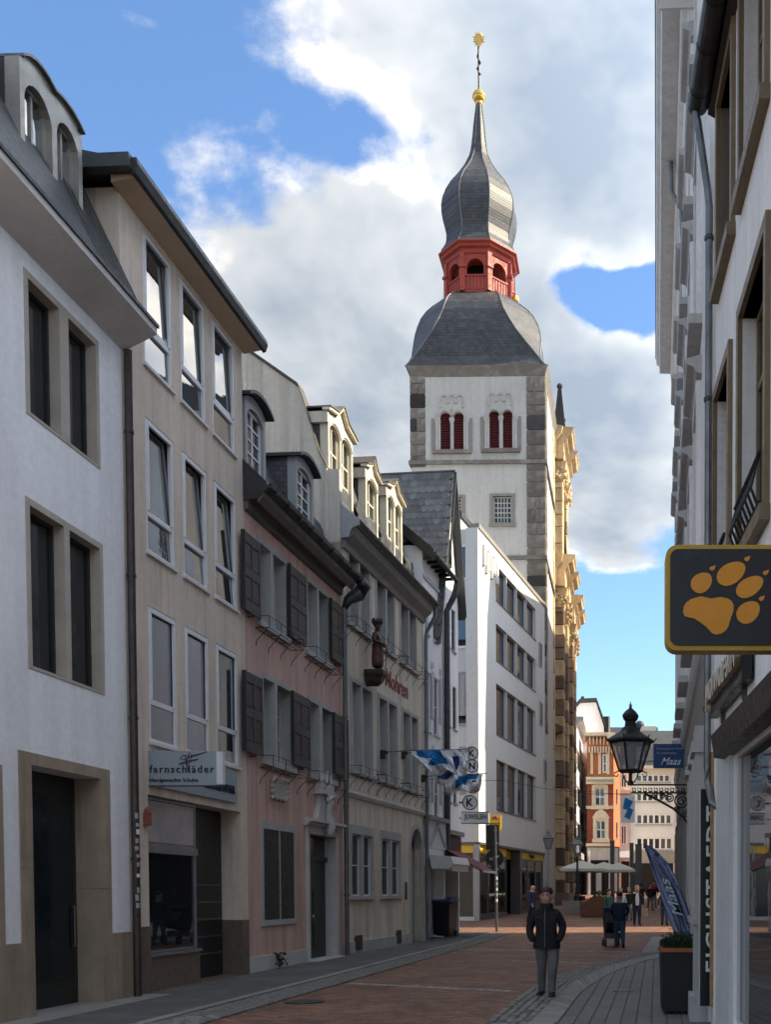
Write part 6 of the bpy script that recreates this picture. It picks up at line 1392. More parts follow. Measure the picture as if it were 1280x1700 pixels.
yb = ground_pt(1133, 1506); tag(ob('yellow_banner', MB().box(-.42, .42, -.03, .03, 1.6, 4.5).tube([(-.42, 0, 0), (-.42, 0, 4.6)], .03, 6), 'sign_amber', loc=(far_x(1132.5, 62), 62, gz(62))), 'amber yellow banner on a pole beyond the grey shop pilaster', 'banner')
# ---------------------------------------------------------------- right side: stuccoed tall house
FR2 = Frame(.66 + .053 * 33, 33, math.atan2(-1, -.053)); LR = 19.8
h2 = FR2.thing('stucco_house', 'tall grey-white stucco house with heavy cornice and hooded windows on the right', 'house')
ZR = 18.4; cols = [1.0 + i * 3.05 for i in range(7)]; rws_ = [(6.3, 9.0), (10.3, 12.9), (14.0, 16.3)]
ops = [(c, c + 1.15, a, b) for c in cols if c + 1.2 < LR for a, b in rws_]
ops = [o for o in ops]
mb = wall(MB(), 0, LR, 0, ZR, ops, .22); shell(mb, 0, LR, 11, 0, ZR); ob('wall', mb, 'plaster_right', h2)
for a, b, c, d in ops:
    window(h2, a, b, c, d, .16, .06, 'paint_offwhite', 'glass', 2, 2, .05)
    s = MB().box(a - .18, a, -.08, .02, c - .1, d + .1).box(b, b + .18, -.08, .02, c - .1, d + .1).box(a - .18, b + .18, -.09, .02, d + .1, d + .28); so_ = ob('window_surround', s, 'plaster_right', h2)
    ob('hood', MB().prism([(0, d + .34), (-.08, d + .36), (-.12, d + .44), (-.22, d + .48), (-.24, d + .56), (0, d + .62)], 'x', a - .26, b + .26), 'plaster_grey', so_)
    ob('sill', MB().box(a - .28, b + .28, -.20, .02, c - .24, c - .1), 'plaster_grey', so_)
Y19 = 33 - 19.3
ob('cornice', MB().prism([(0, ZR - .95), (-.1, ZR - .9), (-.12, ZR - .5), (-.22, ZR - .4), (-.24, ZR - .14), (-.58, ZR - .12), (-.6, ZR + .1), (-.68, ZR + .16), (-.70, ZR + .36), (0, ZR + .4)], 'x', -.35, Y19), 'plaster_right', h2)
ob('cornice_end', MB().box(Y19, Y19 + .05, -.62, 0, ZR - .55, ZR + .38), 'paint_offwhite', h2)
ob('roof', MB().prism([(-.72, ZR + .36), (-.72, ZR + .44), (5.5, ZR + 1.6), (11, ZR + .4)], 'x', -.4, LR), 'zinc_dark', h2)
ob('shade_attic', MB().prism([(.1, ZR + .3), (.1, ZR + 2.6), (3, ZR + 3.0), (3, ZR + .3)], 'x', 11.0, LR), 'plaster_right', h2)  # unseen attic, added and raised to keep sun off the beige house
ob('cornice_pipe', MB().tube([(9.2, -.35, ZR - .15), (9.2, -.34, ZR - .8), (9.2, -.12, ZR - 1.2), (9.2, -.08, ZR - 2.2)], .05, 7), 'zinc', h2)
for i in range(3): ob('quoin_block', MB().box(.0, .5, -.10, .0, 11.2 + i * 1.9, 12.9 + i * 1.9), 'plaster_grey', h2)
ob('ground_cornice', MB().prism([(0, 5.0), (-.05, 5.04), (-.09, 5.14), (-.11, 5.3), (0, 5.36)], 'x', .0, LR - .4), 'plaster_grey', h2)
ob('ground_soffit', MB().box(0.02, LR - .42, -.02, -.0, 3.9, 4.9), 'stone_frame', h2)
for x0, x1 in ((16.6, 17.2), (17.9, 18.5), (19.1, 19.75)):
    pl_ = MB().box(x0, x1, -.16, 0, .35, 3.85).box(x0 - .06, x1 + .06, -.22, 0, 0, .35).box(x0 - .05, x1 + .05, -.21, 0, 3.5, 3.62).box(x0 - .05, x1 + .05, -.2, 0, 1.28, 1.36)
    p_ = ob('pilaster', pl_, 'plaster_grey', h2)
    for k in range(3): ob('flute', MB().box(x0 + .08 + k * .17, x0 + .17 + k * .17, -.185, -.16, 1.5, 3.4), 'plaster_grey', p_)
for x0, x1 in ((.4, 5.4), (5.8, 10.8), (11.2, 16.4)): window(h2, x0, x1, .5, 3.7, -.03, .08, 'stone_frame', 'glass_shop', 3, 1, .06, name='shop_window')

# near white house with the outdoor shop
FR1 = Frame(1.36, 12.5, math.atan2(-1, .0324)); L1 = 15.
h1 = FR1.thing('white_shop_house', 'white house at the right edge with olive window frames and a glass shop front', 'house')
yx = lambda Y: 12.5 - Y
win1 = [(yx(12.32), yx(11.28), 5.1, 7.5), (yx(10.56), yx(9.2), 5.1, 7.5), (yx(8.2), yx(7.0), 5.1, 7.5), (yx(12.15), yx(11.15), 8.75, 10.75), (yx(10.56), yx(9.3), 8.75, 10.75), (yx(8.2), yx(7), 8.75, 10.75)]
shp = (yx(10.93), 13.5, .30, 3.16)
mb = wall(MB(), 0, L1, 0, 11.2, win1 + [shp], .25); shell(mb, 0, L1, 10, 0, 11.2); ob('wall', mb, 'plaster_right', h1)
for i, (a, b, c, d) in enumerate(win1):
    fr = MB().box(a - .11, a, -.05, .24, c - .1, d + .12).box(b, b + .11, -.05, .24, c - .1, d + .12).box(a, b, -.05, .24, d, d + .12).box(a - .14, b + .14, -.10, .24, c - .14, c)
    w_ = ob('window_casing', fr, 'wood_olive', h1); window(w_, a, b, c, d, .17, .07, 'wood_olive', 'glass_dim', 2, 1, .07, zsplit=(.7,))
    if i < 3:
        g_ = MB()
        for k in range(9): x = a + (b - a) * (k + .5) / 9; g_.tube([(x, -.06, c + .02), (x + .03, -.14, c + .2), (x - .03, -.10, c + .35), (x, -.06, c + .5)], .014, 5)
        g_.tube([(a, -.07, c + .5), (b, -.07, c + .5)], .018, 5); g_.tube([(a, -.07, c + .06), (b, -.07, c + .06)], .018, 5); ob('balcony_guard', g_, 'iron', h1)
gut1 = MB(); n = 9
rings = []
for x in (-.02, L1): rings.append([(x, -.22 + .125 * math.cos(math.pi + math.pi * k / n), 11.05 + .125 * math.sin(math.pi + math.pi * k / n)) for k in range(n + 1)] + [(x, -.22 + .11, 11.06), (x, -.22 - .11, 11.06)])
ob('gutter', gut1.loft(rings), 'zinc_dark', h1)
for i in range(14): x = .25 + i * .62; ob('gutter_joint', MB().loft([[(x + q, -.22 + .132 * math.cos(math.pi + math.pi * k / n), 11.05 + .132 * math.sin(math.pi + math.pi * k / n)) for k in range(n + 1)] for q in (0, .03)], closed=False, cap=False), 'iron', h1)
ob('eaves_board', MB().prism([(0, 10.9), (-.1, 10.95), (-.1, 11.2), (0, 11.2)], 'x', -.02, L1), 'copper_brown', h1)
ob('roof', MB().prism([(-.3, 11.16), (4.2, 14.0), (9, 11.2)], 'x', -.02, L1), 'slate', h1)
ob('downpipe', MB().tube([(.02, -.25, 10.95), (.02, -.22, 10.82), (-.02, -.10, 10.1), (-.04, -.075, 9.9), (-.04, -.075, 3.2), (-.04, -.07, 3.05), (.12, -.04, 2.78), (.2, .05, 2.70)], .045, 8), 'zinc', h1)
for z in (9.5, 7.6, 5.6, 4.6, 3.9): ob('pipe_clamp', MB().tube([(-.04, -.075, z), (-.04, -.075, z + .05)], .058, 8), 'zinc_dark', h1)
gw_ = window(h1, shp[0], shp[0] + 4.6, shp[2], shp[3], .06, .03, 'paint_grey_light', 'glass_mirror', 1, 1, name='shop_window'); window(h1, shp[0] + 4.65, shp[1], shp[2], shp[3], .06, .03, 'paint_grey_light', 'glass_mirror', 2, 1, name='shop_window')
ob('shop_pier', MB().box(yx(11.92), yx(10.97), -.05, .1, 0, 3.3), 'paint_grey_light', h1)
tr = MB().prism([(0, 3.16), (-.16, 3.18), (-.20, 3.42), (-.06, 3.5), (0, 3.5)], 'x', yx(11.35), 14.6); ob('shop_canopy', tr, 'copper_brown', h1)
ob('wood_strip', MB().box(-.06, .02, -.035, .02, .3, 3.4), 'wood_yellow', h1)
wx_ = MB().box(-.04, .0, -.02, .02, .05, .3); ob('strip_foot', wx_, 'stone_grey', h1)
# lettering box over the shop
lb = FR1.thing('shop_lettering', 'black letter box reading JACK WOLFSKIN along the white shop wall', 'sign')
ob('box', MB().box(yx(12.0), yx(9.75), -.13, -.03, 3.72, 4.14), 'sign_black', lb); put_text(T['jack'], lb, (yx(12.0) + yx(9.75)) / 2, -.16, 3.93, 2.1, .30).scale[2] = .06
for x in (yx(11.6), yx(10.2)): ob('bracket', MB().box(x - .02, x + .02, -.05, .0, 3.6, 3.72), 'steel_grey', lb)
# hanging sign with the paw print
SY = 7.5
def s_pt(zx, zy): px, py = 1060 + zx / 4.045, 880 + zy / 4.045; return (px - CX) / FPX * SY, EYE + (1480 - py) / FPX * SY - .012
pw = thing('paw_sign', 'black rounded sign with amber paw print and yellow rim hanging at the right', 'sign', (0, SY, 0))
x0, z1 = s_pt(180, 118); x1, z0 = s_pt(985, 812)
def rrect(x0, x1, z0, z1, r, n=6):
    P = []
    for cx_, cz_, a0 in ((x1 - r, z1 - r, 0), (x0 + r, z1 - r, 90), (x0 + r, z0 + r, 180), (x1 - r, z0 + r, 270)):
        P += [(cx_ + r * math.cos(R(a0 + 90 * i / n)), cz_ + r * math.sin(R(a0 + 90 * i / n))) for i in range(n + 1)]
    return P
ob('rim', MB().prism(rrect(x0, x1, z0, z1, .085), 'y', 0, .14), 'sign_rim', pw); ob('face', MB().prism(rrect(x0 + .033, x1 - .033, z0 + .035, z1 - .033, .06), 'y', -.012, .0), 'sign_black', pw)
pad = [(295, 560), (300, 528), (318, 500), (350, 478), (410, 461), (450, 468), (480, 476), (510, 470), (545, 466), (590, 474), (618, 492), (631, 522), (629, 560), (615, 595), (605, 625), (598, 655), (580, 685), (550, 706), (512, 713), (485, 700), (460, 672), (430, 646), (400, 625), (370, 606), (330, 598), (305, 590)]
ob('paw_pad', MB().prism([s_pt(*p) for p in pad], 'y', -.020, -.012), 'sign_amber', pw)
def ell(cx_, cy_, rx, ry, rot, n=22, egg=.12):
    P = []
    for i in range(n):
        a = 2 * math.pi * i / n; u, v = rx * math.cos(a), ry * math.sin(a) * (1 - egg * math.cos(a)); c, s = math.cos(R(rot)), math.sin(R(rot)); P.append(s_pt(cx_ + u * c - v * s, cy_ + u * s + v * c))
    return P
for e_ in ((418, 370, 76, 62, -40), (614, 310, 104, 68, -32), (738, 397, 100, 60, -32), (729, 564, 86, 66, -40)): ob('paw_toe', MB().prism(ell(*e_), 'y', -.020, -.012), 'sign_amber', pw)
for cx_, cy_ in ((488, 277), (718, 215), (842, 306), (816, 475)): ob('paw_claw', MB().prism([s_pt(cx_ + a, cy_ + b) for a, b in ((-20, 2), (-12, -10), (4, -14), (22, -20), (16, 2), (8, 14), (-8, 16))], 'y', -.020, -.012), 'sign_amber', pw)
ob('hanger', MB().tube([(x1 - .1, .07, z1), (1.62, .07, z1 + .02)], .02, 6).tube([(x1 - .02, .07, (z0 + z1) / 2), (1.62, .07, (z0 + z1) / 2)], .025, 6), 'steel_grey', pw)
# upright sign board
EY = 12.75; eb = thing('upright_sign', 'tall dark sign board with white upright lettering EICHSTAEDT', 'sign', (0, EY, 0))
ob('board', MB().box(1.225, 1.62, 0, .06, .28, 2.98), 'sign_green_black', eb); put_text(T['eich'], eb, 1.385, -.004, 1.74, 2.06, .185, rot=(R(90), R(-90), 0)); ob('board_edge', MB().box(1.21, 1.225, -.005, .065, .28, 2.98), 'plaster_grey', eb)
# planter, beach flag
gx, gy, _ = ground_pt(1133, 1687); px_w = .285
pt2 = thing('tall_planter', 'tall black planter with copper rim in front of the shop', 'planter', (gx, gy + .28, .03))
ob('body', MB().loft([[(-w, -w, z), (w, -w, z), (w, w, z), (-w, w, z)] for w, z in ((.265, .04), (.285, .85))]), 'planter_black', pt2); ob('rim', MB().box(-.30, .30, -.30, .30, .85, .905), 'corten', pt2); ob('soil', MB().box(-.26, .26, -.26, .26, .905, .915), 'soil', pt2)
for a in (-.2, .2):
    for b in (-.2, .2): ob('caster', MB().lathe([(.03, 0), (.03, .05)], 8, (a, b)), 'iron', pt2)
sb_ = thing('evergreen_shrub', 'dark green conifer shrub growing in the black planter', 'shrub', (gx, gy + .28, .94)); lf = MB(); random.seed(17)
for i in range(1500):
    a, r_ = random.uniform(0, 6.283), math.sqrt(random.random()) * .30; h = random.uniform(0, .20) * (1.15 - r_ / .4) + (.12 * random.random() if random.random() < .08 else 0)
    p = Vector((r_ * math.cos(a) + .02, r_ * math.sin(a), h)); d = Vector((p.x * 1.2 + random.uniform(-.3, .3), p.y * 1.2 + random.uniform(-.3, .3), random.uniform(.1, .6))).normalized() * random.uniform(.02, .045); s_ = d.cross(Vector((random.random(), random.random(), .2))).normalized() * .011
    lf.face([p - s_, p + s_, p + d + s_ * .4, p + d - s_ * .4])
ob('crown', lf, 'leaf_dark', sb_); st_ = MB()
for i in range(7): a = i * .9; st_.tube([(0, 0, -.03), (.15 * math.cos(a), .15 * math.sin(a), .12)], .008, 4)
ob('stem', st_, 'leather_brown', sb_)
BY = 15.2; bz = lambda py: EYE + (1480 - py) / FPX * BY; bxx = lambda px: (px - CX) / FPX * BY
bf = thing('beach_flag', 'curved grey-blue beach flag with pale script beside the planter', 'flag', (bxx(1152), BY, 0))
lft = [(1068, 1400), (1076, 1422), (1086, 1452), (1097, 1485), (1109, 1520), (1121, 1552), (1126, 1565)]; rgt = [(1069, 1400), (1088, 1410), (1108, 1432), (1124, 1460), (1138, 1496), (1150, 1535), (1157, 1562)]
rings = []
def fcurve(C, t):
    t *= len(C) - 1; i = min(int(t), len(C) - 2); f = t - i; return C[i][0] + (C[i + 1][0] - C[i][0]) * f, C[i][1] + (C[i + 1][1] - C[i][1]) * f
NU, NV = 14, 26; grid = []
for j in range(NV + 1):
    a, b = fcurve(lft, j / NV), fcurve(rgt, j / NV); row_ = []
    for i in range(NU + 1):
        f = i / NU; wv = .05 * math.sin(f * 9 + j * .12) * min(1, j / 6) + .03 * math.sin(f * 17 - j * .2)
        row_.append((bxx(a[0] + (b[0] - a[0]) * f) - bxx(1152), wv, bz(a[1] + (b[1] - a[1]) * f)))
    grid.append(row_)
cl = MB()
for j in range(NV):
    for i in range(NU): cl.face([grid[j][i], grid[j][i + 1], grid[j + 1][i + 1], grid[j + 1][i]])
co = ob('cloth', cl, 'banner_blue', bf, smooth=True); bm = bmesh.new(); bm.from_mesh(co.data); bmesh.ops.remove_doubles(bm, verts=bm.verts, dist=1e-4); bm.to_mesh(co.data); bm.free()
so2 = co.modifiers.new('t', 'SOLIDIFY'); so2.thickness = .004
ob('pole', MB().tube([(bxx(px) - bxx(1152), .02, bz(py)) for px, py in [(1157, 1590)] + rgt[::-1]], [.014] * 5 + [.010, .007, .005], 6), 'zinc', bf); ob('ground_spike', MB().tube([(bxx(1157) - bxx(1152), .02, .03), (bxx(1157) - bxx(1152), .02, bz(1585))], .016, 6).box(-.2, .3, -.2, .25, .03, .05), 'zinc_dark', bf)
put_text(T['beach'], bf, bxx(1114) - bxx(1152), -.095, bz(1490), .62, .13, rot=(R(90), R(-112), 0))
# blue hanging sign
BD = 24.; bs = thing('blue_sign', 'blue projecting shop sign with white script Maas beside the street lantern', 'sign', (far_x(1085, BD), BD, EYE + (1480 - 1276) / FPX * BD))
w_, h_ = (1141 - 1085) / FPX * BD, 39.5 / FPX * BD
ob('board', MB().box(0, w_, 0, .08, 0, h_), 'sign_blue', bs); put_text(T['maas'], bs, w_ * .52, -.004, h_ * .28, w_ * .60, h_ * .30); put_text(T['maas1'], bs, w_ * .48, -.004, h_ * .80, w_ * .78, h_ * .12); put_text(T['maas2'], bs, w_ * .38, -.004, h_ * .61, w_ * .56, h_ * .12)
ob('bracket', MB().box(w_, w_ + .3, .02, .06, h_ * .8, h_ * .86), 'aluminium', bs); ob('bracket', MB().box(w_, w_ + .3, .02, .06, h_ * .1, h_ * .16), 'aluminium', bs)
# wrought iron bracket with the lantern
LD = 16.; lx = lambda px: (px - CX) / FPX * LD; lz = lambda py: EYE + (1480 - py) / FPX * LD
wl2 = thing('street_lantern', 'large black street lantern on a scrolled wrought-iron wall bracket', 'lantern', (lx(1047), LD, lz(1305)))
ax = lambda px: lx(px) - lx(1047)
az = lambda py: lz(py) - lz(1305)
ar = MB().box(-.03, ax(1159), -.02, .02, az(1305), az(1302.5)).box(0, ax(1159), -.02, .02, az(1317.5), az(1316)).box(ax(1148), ax(1150), -.02, .02, az(1372), az(1317)).box(ax(1158), ax(1160), -.02, .02, az(1375), az(1305))
for i in range(11):
    a = ax(1050 + i * 9); b = ax(1050 + i * 9 + 9); z0, z1 = az(1316), az(1305); t = .012
    ar.box(a, a + t, -.015, .015, z0, z1 - .03).box(a, a + (b - a) * .55, -.015, .015, z0 + .0, z0 + .02).box(a + (b - a) * .55, a + (b - a) * .55 + t, -.015, .015, z0, z0 + (z1 - z0) * .6).box(a + (b - a) * .3, a + (b - a) * .55, -.015, .015, z0 + (z1 - z0) * .5, z0 + (z1 - z0) * .65)
for i in range(6):
    z = az(1370 - i * 8.5); a, b = ax(1150), ax(1158); ar.box(a, b, -.015, .015, z, z + .012).box(a + .02, a + .032, -.015, .015, z, z + .05).box(a + .02, b - .01, -.015, .015, z + .04, z + .052)
br = ob('bracket', ar, 'iron', wl2)
sc2 = MB()
def spiral(cx_, cz_, r0, r1, a0, turns, rad=.012, n=26): sc2.tube([(cx_ + (r0 + (r1 - r0) * i / n) * math.cos(a0 + turns * 6.283 * i / n), 0, cz_ + (r0 + (r1 - r0) * i / n) * math.sin(a0 + turns * 6.283 * i / n)) for i in range(n + 1)], rad, 5)
spiral(ax(1132), az(1331), .125, .02, 1.0, 2.2, .014); spiral(ax(1112), az(1326), .07, .01, 2.5, -1.8); spiral(ax(1088), az(1323), .055, .01, .5, 1.6); spiral(ax(1140), az(1352), .06, .01, 0, 1.6); spiral(ax(1124), az(1345), .05, .01, 3, -1.5); spiral(ax(1100), az(1322), .045, .01, 3, -1.5)
sc2.tube([(ax(1070), 0, az(1318)), (ax(1095), 0, az(1330)), (ax(1118), 0, az(1343)), (ax(1135), 0, az(1358)), (ax(1150), 0, az(1378))], .02, 6); ob('scrolls', sc2, 'iron', br)
def hexr(r, z, n=6): return [(r * math.cos(2 * math.pi * i / n + R(12)), r * math.sin(2 * math.pi * i / n + R(12)), z) for i in range(n)]
pxm = LD / FPX; B0, T0 = hexr(19 * pxm, az(1281)), hexr(34 * pxm, az(1235))
fr = MB()
for i in range(6): fr.tube([B0[i], T0[i]], .017, 5); fr.tube([B0[i], B0[(i + 1) % 6]], .018, 5); fr.tube([T0[i], T0[(i + 1) % 6]], .02, 5)
fr.loft([hexr(19 * pxm, az(1283)), hexr(19 * pxm, az(1280))]); lo_ = ob('lamp_frame', fr, 'iron', wl2)
for i in range(6):
    j = (i + 1) % 6; c = Vector((0, 0, 0)); q = [Vector(B0[i]), Vector(B0[j]), Vector(T0[j]), Vector(T0[i])]; cc = sum(q, Vector()) / 4
    ob('lamp_pane', MB().loft([[v for v in q], [v - Vector((cc.x, cc.y, 0)).normalized() * .006 for v in q]]), 'lantern_glass', lo_)
ob('lamp_roof', MB().loft([hexr(r * pxm, az(y)) for r, y in ((33, 1236), (41, 1233), (40, 1230), (30, 1224), (17, 1216), (13, 1210), (10, 1208), (9, 1200), (12, 1197), (14, 1191), (13, 1188), (9, 1183), (4, 1179), (2, 1177))]), 'iron', wl2)
ob('lamp_finial', MB().ball((0, 0, az(1176)), 2.6 * pxm, 8).tube([(0, 0, az(1178)), (0, 0, az(1168))], 1.0 * pxm, 5).box(-3 * pxm, 3 * pxm, -.008, .008, az(1173.5), az(1172)), 'iron', wl2)
for i in range(6): t = T0[i]; ob('roof_leaf', MB().loft([[(t[0] * s * 1.12, t[1] * s * 1.12, az(1233) + h), (t[0] * s * 1.12 + .02, t[1] * s * 1.12, az(1233) + h), (t[0] * s * 1.12, t[1] * s * 1.12 + .02, az(1233) + h)] for s, h in ((1.0, .0), (1.12, .06), (1.14, .07))]), 'iron', wl2)
su = MB().tube([(0, 0, az(1305)), (0, 0, az(1281))], .028, 6).lathe([(.02, az(1295)), (.05, az(1299)), (.05, az(1304))], 8)
for s_ in (-1, 1):
    su.tube([(s_ * .05, 0, az(1300)), (s_ * .10, 0, az(1293)), (s_ * .12, 0, az(1285)), (s_ * .18, 0, az(1281)), (s_ * .25, 0, az(1284)), (s_ * .26, 0, az(1289)), (s_ * .2, 0, az(1290)), (s_ * .19, 0, az(1286))], .011, 5)
ob('lamp_stem', su, 'iron', wl2); ob('lamp_core', MB().lathe([(.05, az(1280)), (.06, az(1262)), (.08, az(1245)), (.03, az(1238))], 8), 'curtain', wl2, smooth=True)
# houses further along the right side; they shade the street and stop the view behind the tall house
def plain_house(name, label, x, y0, y1, h, dep=10, mat='plaster_cream'):
    F = Frame(x, y1, R(-90), 0); r = F.thing(name, label, 'house'); L = y1 - y0; ops = []
    n = max(1, int(L / 2.8)); fl = int((h - 4.5) / 3.3)
    for i in range(n):
        for j in range(fl): c = (i + .5) * L / n; ops.append((c - .55, c + .55, 5 + j * 3.3, 7 + j * 3.3))
    mb = wall(MB(), 0, L, -.2, h, ops, .2); shell(mb, 0, L, dep, -.2, h); ob('wall', mb, mat, r)
    for o in ops: window(r, *o, .15, .07, 'paint_white', 'glass', 2, 1)
    ob('roof', MB().prism([(-.3, h), (dep / 2, h + 2.2), (dep + .3, h)], 'x', -.1, L + .1), 'slate', r); ob('shop_window', MB().box(.6, L - .6, -.04, 0, .5, 3.4), 'glass_shop', r)
    return r
plain_house('corner_house', 'white corner house after the stucco house at the side street', 4.0, 33.2, 40.9, 20.5, 9, 'plaster_white')
plain_house('low_corner_house', 'low pale house on the far corner of the side street', 5.0, 45.9, 53.2, 12.6, 9, 'plaster_grey')
plain_house('tall_far_house', 'tall pale house further along the right side of the street', 7.2, 53.4, 92., 28, 10, 'plaster_beige')
# ---------------------------------------------------------------- flags on the cream house
def flag_cloth(parent, corners, D, pattern, waves=.10, nu=26, nv=18, ph=0.):
    """corners TL, TR, BR, BL as seen; the cloth hangs at depth D and billows"""
    P = [(far_x(px, D), EYE + (1480 - py) / FPX * D) for px, py in corners]; V = []
    for j in range(nv + 1):
        row_ = []
        for i in range(nu + 1):
            u, v = i / nu, j / nv
            tx, tz = P[0][0] + (P[1][0] - P[0][0]) * u, P[0][1] + (P[1][1] - P[0][1]) * u; bx_, bz_ = P[3][0] + (P[2][0] - P[3][0]) * u, P[3][1] + (P[2][1] - P[3][1]) * u
            s = math.sin(math.pi * u * .9 + .4 + ph); sag = .10 * s * v * (1 - .3 * v)
            row_.append((tx + (bx_ - tx) * v, waves * (.25 + v) * (math.sin(u * 8 + v * 3.5 + ph) + .6 * math.sin(u * 15 - v * 7 + ph)), tz + (bz_ - tz) * v - sag + .07 * v * math.sin(u * 11 + ph)))
        V.append(row_)
    mb = MB()
    for j in range(nv):
        for i in range(nu): mb.face([V[j][i], V[j][i + 1], V[j + 1][i + 1], V[j + 1][i]], pattern((i + .5) / nu, (j + .5) / nv))
    o = ob('cloth', mb, ['flag_white', 'flag_blue', 'flag_navy', 'ink_dark'], parent, smooth=True)
    bm = bmesh.new(); bm.from_mesh(o.data); bmesh.ops.remove_doubles(bm, verts=bm.verts, dist=1e-4); bm.to_mesh(o.data); bm.free()
    sm = o.modifiers.new('t', 'SOLIDIFY'); sm.thickness = .006; return o
pat1 = lambda u, v: 1 if (v < .32 and .12 < u < .78 and v < .34 - .1 * abs(u - .4)) or (.36 < u < .82 and .34 < v < .62 and u > .9 - v * .9 - .1) else (3 if .76 < v < .80 and .2 < u < .5 and int(u * 40) % 2 else 0)
pat2 = lambda u, v: 2 if (.12 < u < .72 and .2 < v < .85 and u + v * .3 < .9) else 0
pat3 = lambda u, v: 1 if (.28 < u < .85 and v < .28) or (.22 < u < .52 and .28 <= v < .68 and u < .62 - .35 * abs(v - .5)) else (3 if .62 < u < .84 and .34 < v < .44 and int(u * 60) % 2 else 0)
for k, (cor, D, pat, a, lab) in enumerate((((((684, 1248), (748, 1247), (762, 1284), (697, 1276))), 30., pat1, (605, 1259), 'white and blue flag nearest the statue, billowing from a wall pole'),
        (((722, 1249), (779, 1245), (776, 1288), (724, 1303)), 32., pat2, (650, 1262), 'white and dark blue flag hanging behind the first one'),
        (((750, 1288), (803, 1286), (797, 1318), (738, 1318)), 34.2, pat3, (690, 1290), 'white and bright blue flag lowest of the three on the cream house'))):
    fl = thing('wall_flag', lab, 'flag', (0, D, 0), 0, 'flags on the cream house')
    flag_cloth(fl, cor, D, pat, .17, ph=k * 1.3)
    xw, zw_ = far_x(a[0], D), EYE + (1480 - a[1]) / FPX * D
    # the pole runs from the wall bracket outwards
    wl_x = FC.o.x + (D - FC.o.y) * .103; (ax_, ay_) = cor[0]; (bx_, by_) = cor[1]
    e1, e2 = (far_x(ax_, D), 0, EYE + (1480 - ay_) / FPX * D + .015), (far_x(bx_ + 6, D), 0, EYE + (1480 - by_) / FPX * D + .015)
    ob('pole', MB().tube([(wl_x, .0, e1[2] - .06), e1, e2], .018, 6), 'zinc', fl); ob('wall_socket', MB().box(wl_x - .05, wl_x + .12, -.06, .06, e1[2] - .25, e1[2] + .0).ball((wl_x + .14, 0, e1[2] - .06), .06, 6), 'iron', fl)
D = 70.; hf = thing('hanging_banner', 'white banner with a blue zigzag hanging high over the far street', 'banner', (far_x(1043, D), D, 0))
bz0, bz1 = EYE + (1480 - 1366) / FPX * D, EYE + (1480 - 1321) / FPX * D
ob('cloth', MB().box(-.47, .47, -.01, .01, bz0, bz1), 'flag_white', hf); h_ = bz1 - bz0
ob('zigzag', MB().prism([(-.2, bz1 - .15), (.36, bz1 - .42), (.12, bz1 - .85), (.36, bz1 - 1.0), (.12, bz0 + .18), (-.26, bz0 + .4), (-.05, bz0 + .85), (-.36, bz0 + .95)], 'y', -.02, -.011), 'flag_blue', hf)
ob('cable', MB().tube([(-6.0, 0, bz1 + .6), (-.5, 0, bz1 + .05), (.5, 0, bz1 + .05), (5.45, 0, bz1 + .8)], .012, 5), 'iron', hf)
D = 34.6; tag(ob('street_cable', MB().tube([tuple(FS.world(.6, 0, EYE + (1480 - 1292) / FPX * D)), (far_x(838, D), D, EYE + (1480 - 1297) / FPX * D), (far_x(905, 32), 32, EYE + (1480 - 1310) / FPX * 32), (far_x(985, 30), 30, EYE + (1480 - 1319) / FPX * 30), (far_x(1128, 28), 28, EYE + (1480 - 1318) / FPX * 28)], .008, 5), 'iron'), 'thin dark cable strung across the street above the flags', 'cable')
# ---------------------------------------------------------------- jeweller and post signs
D = 40.2; jz = lambda py: EYE + (1480 - py) / FPX * D; jx = lambda px: far_x(px, D)
for px, py, r_, t, lab in ((785, 1252, 10.5, 'K', 'round white sign with black letter K at the top of the bracket'), (785, 1273, 10.5, 'N', 'round white sign with black letter N below the top one'), (781.5, 1333, 12, 'K', 'round white sign with black letter K above the JUWELEN board')):
    rs = thing('round_sign', lab, 'sign', (jx(px), D, jz(py)), 0, 'round letter signs'); rr = r_ / FPX * D
    ob('disc', MB().lathe([(rr, -.05), (rr, .05)], 24), 'sign_white', rs, rot=(R(90), 0, 0)); ob('rim', MB().tube([(rr * math.cos(a), -.06, rr * math.sin(a)) for a in [6.283 * k / 24 for k in range(25)]], .025, 5), 'steel_grey', rs)
    put_text(T[t], rs, 0, -.056, 0, rr * 1.0, rr * 1.1); ob('bracket', MB().box(-rr - .35, -rr + .05, -.03, .03, -.04, .04), 'steel_grey', rs)
js = thing('jeweller_sign', 'pale grey board lettered JUWELEN above the street sign post', 'sign', (jx(767), D, jz(1366.5)))
w_, h_ = 45.5 / FPX * D, 17.5 / FPX * D; ob('board', MB().box(0, w_, 0, .15, 0, h_), 'sign_white', js); ob('frame', MB().box(-.02, w_ + .02, -.012, .16, -.025, 0).box(-.02, w_ + .02, -.012, .16, h_, h_ + .025), 'steel_grey', js); put_text(T['juwelen'], js, w_ * .5, -.006, h_ * .5, w_ * .80, h_ * .62)
ob('bracket', MB().box(-.5, 0, .05, .1, h_ * .4, h_ * .5), 'steel_grey', js)
D = 49.; yp = thing('post_sign', 'square yellow post sign on the modern corner building', 'sign', (far_x(813, D), D, EYE + (1480 - 1381) / FPX * D)); w_, h_ = 19.5 / FPX * D, 28 / FPX * D
ob('board', MB().box(0, w_, 0, .2, 0, h_), 'sign_yellow', yp); put_text(T['post'], yp, w_ * .5, -.006, h_ * .42, w_ * .8, h_ * .2)
ob('bracket', MB().box(-.75, 0, .06, .14, h_ * .45, h_ * .55), 'steel_grey', yp)
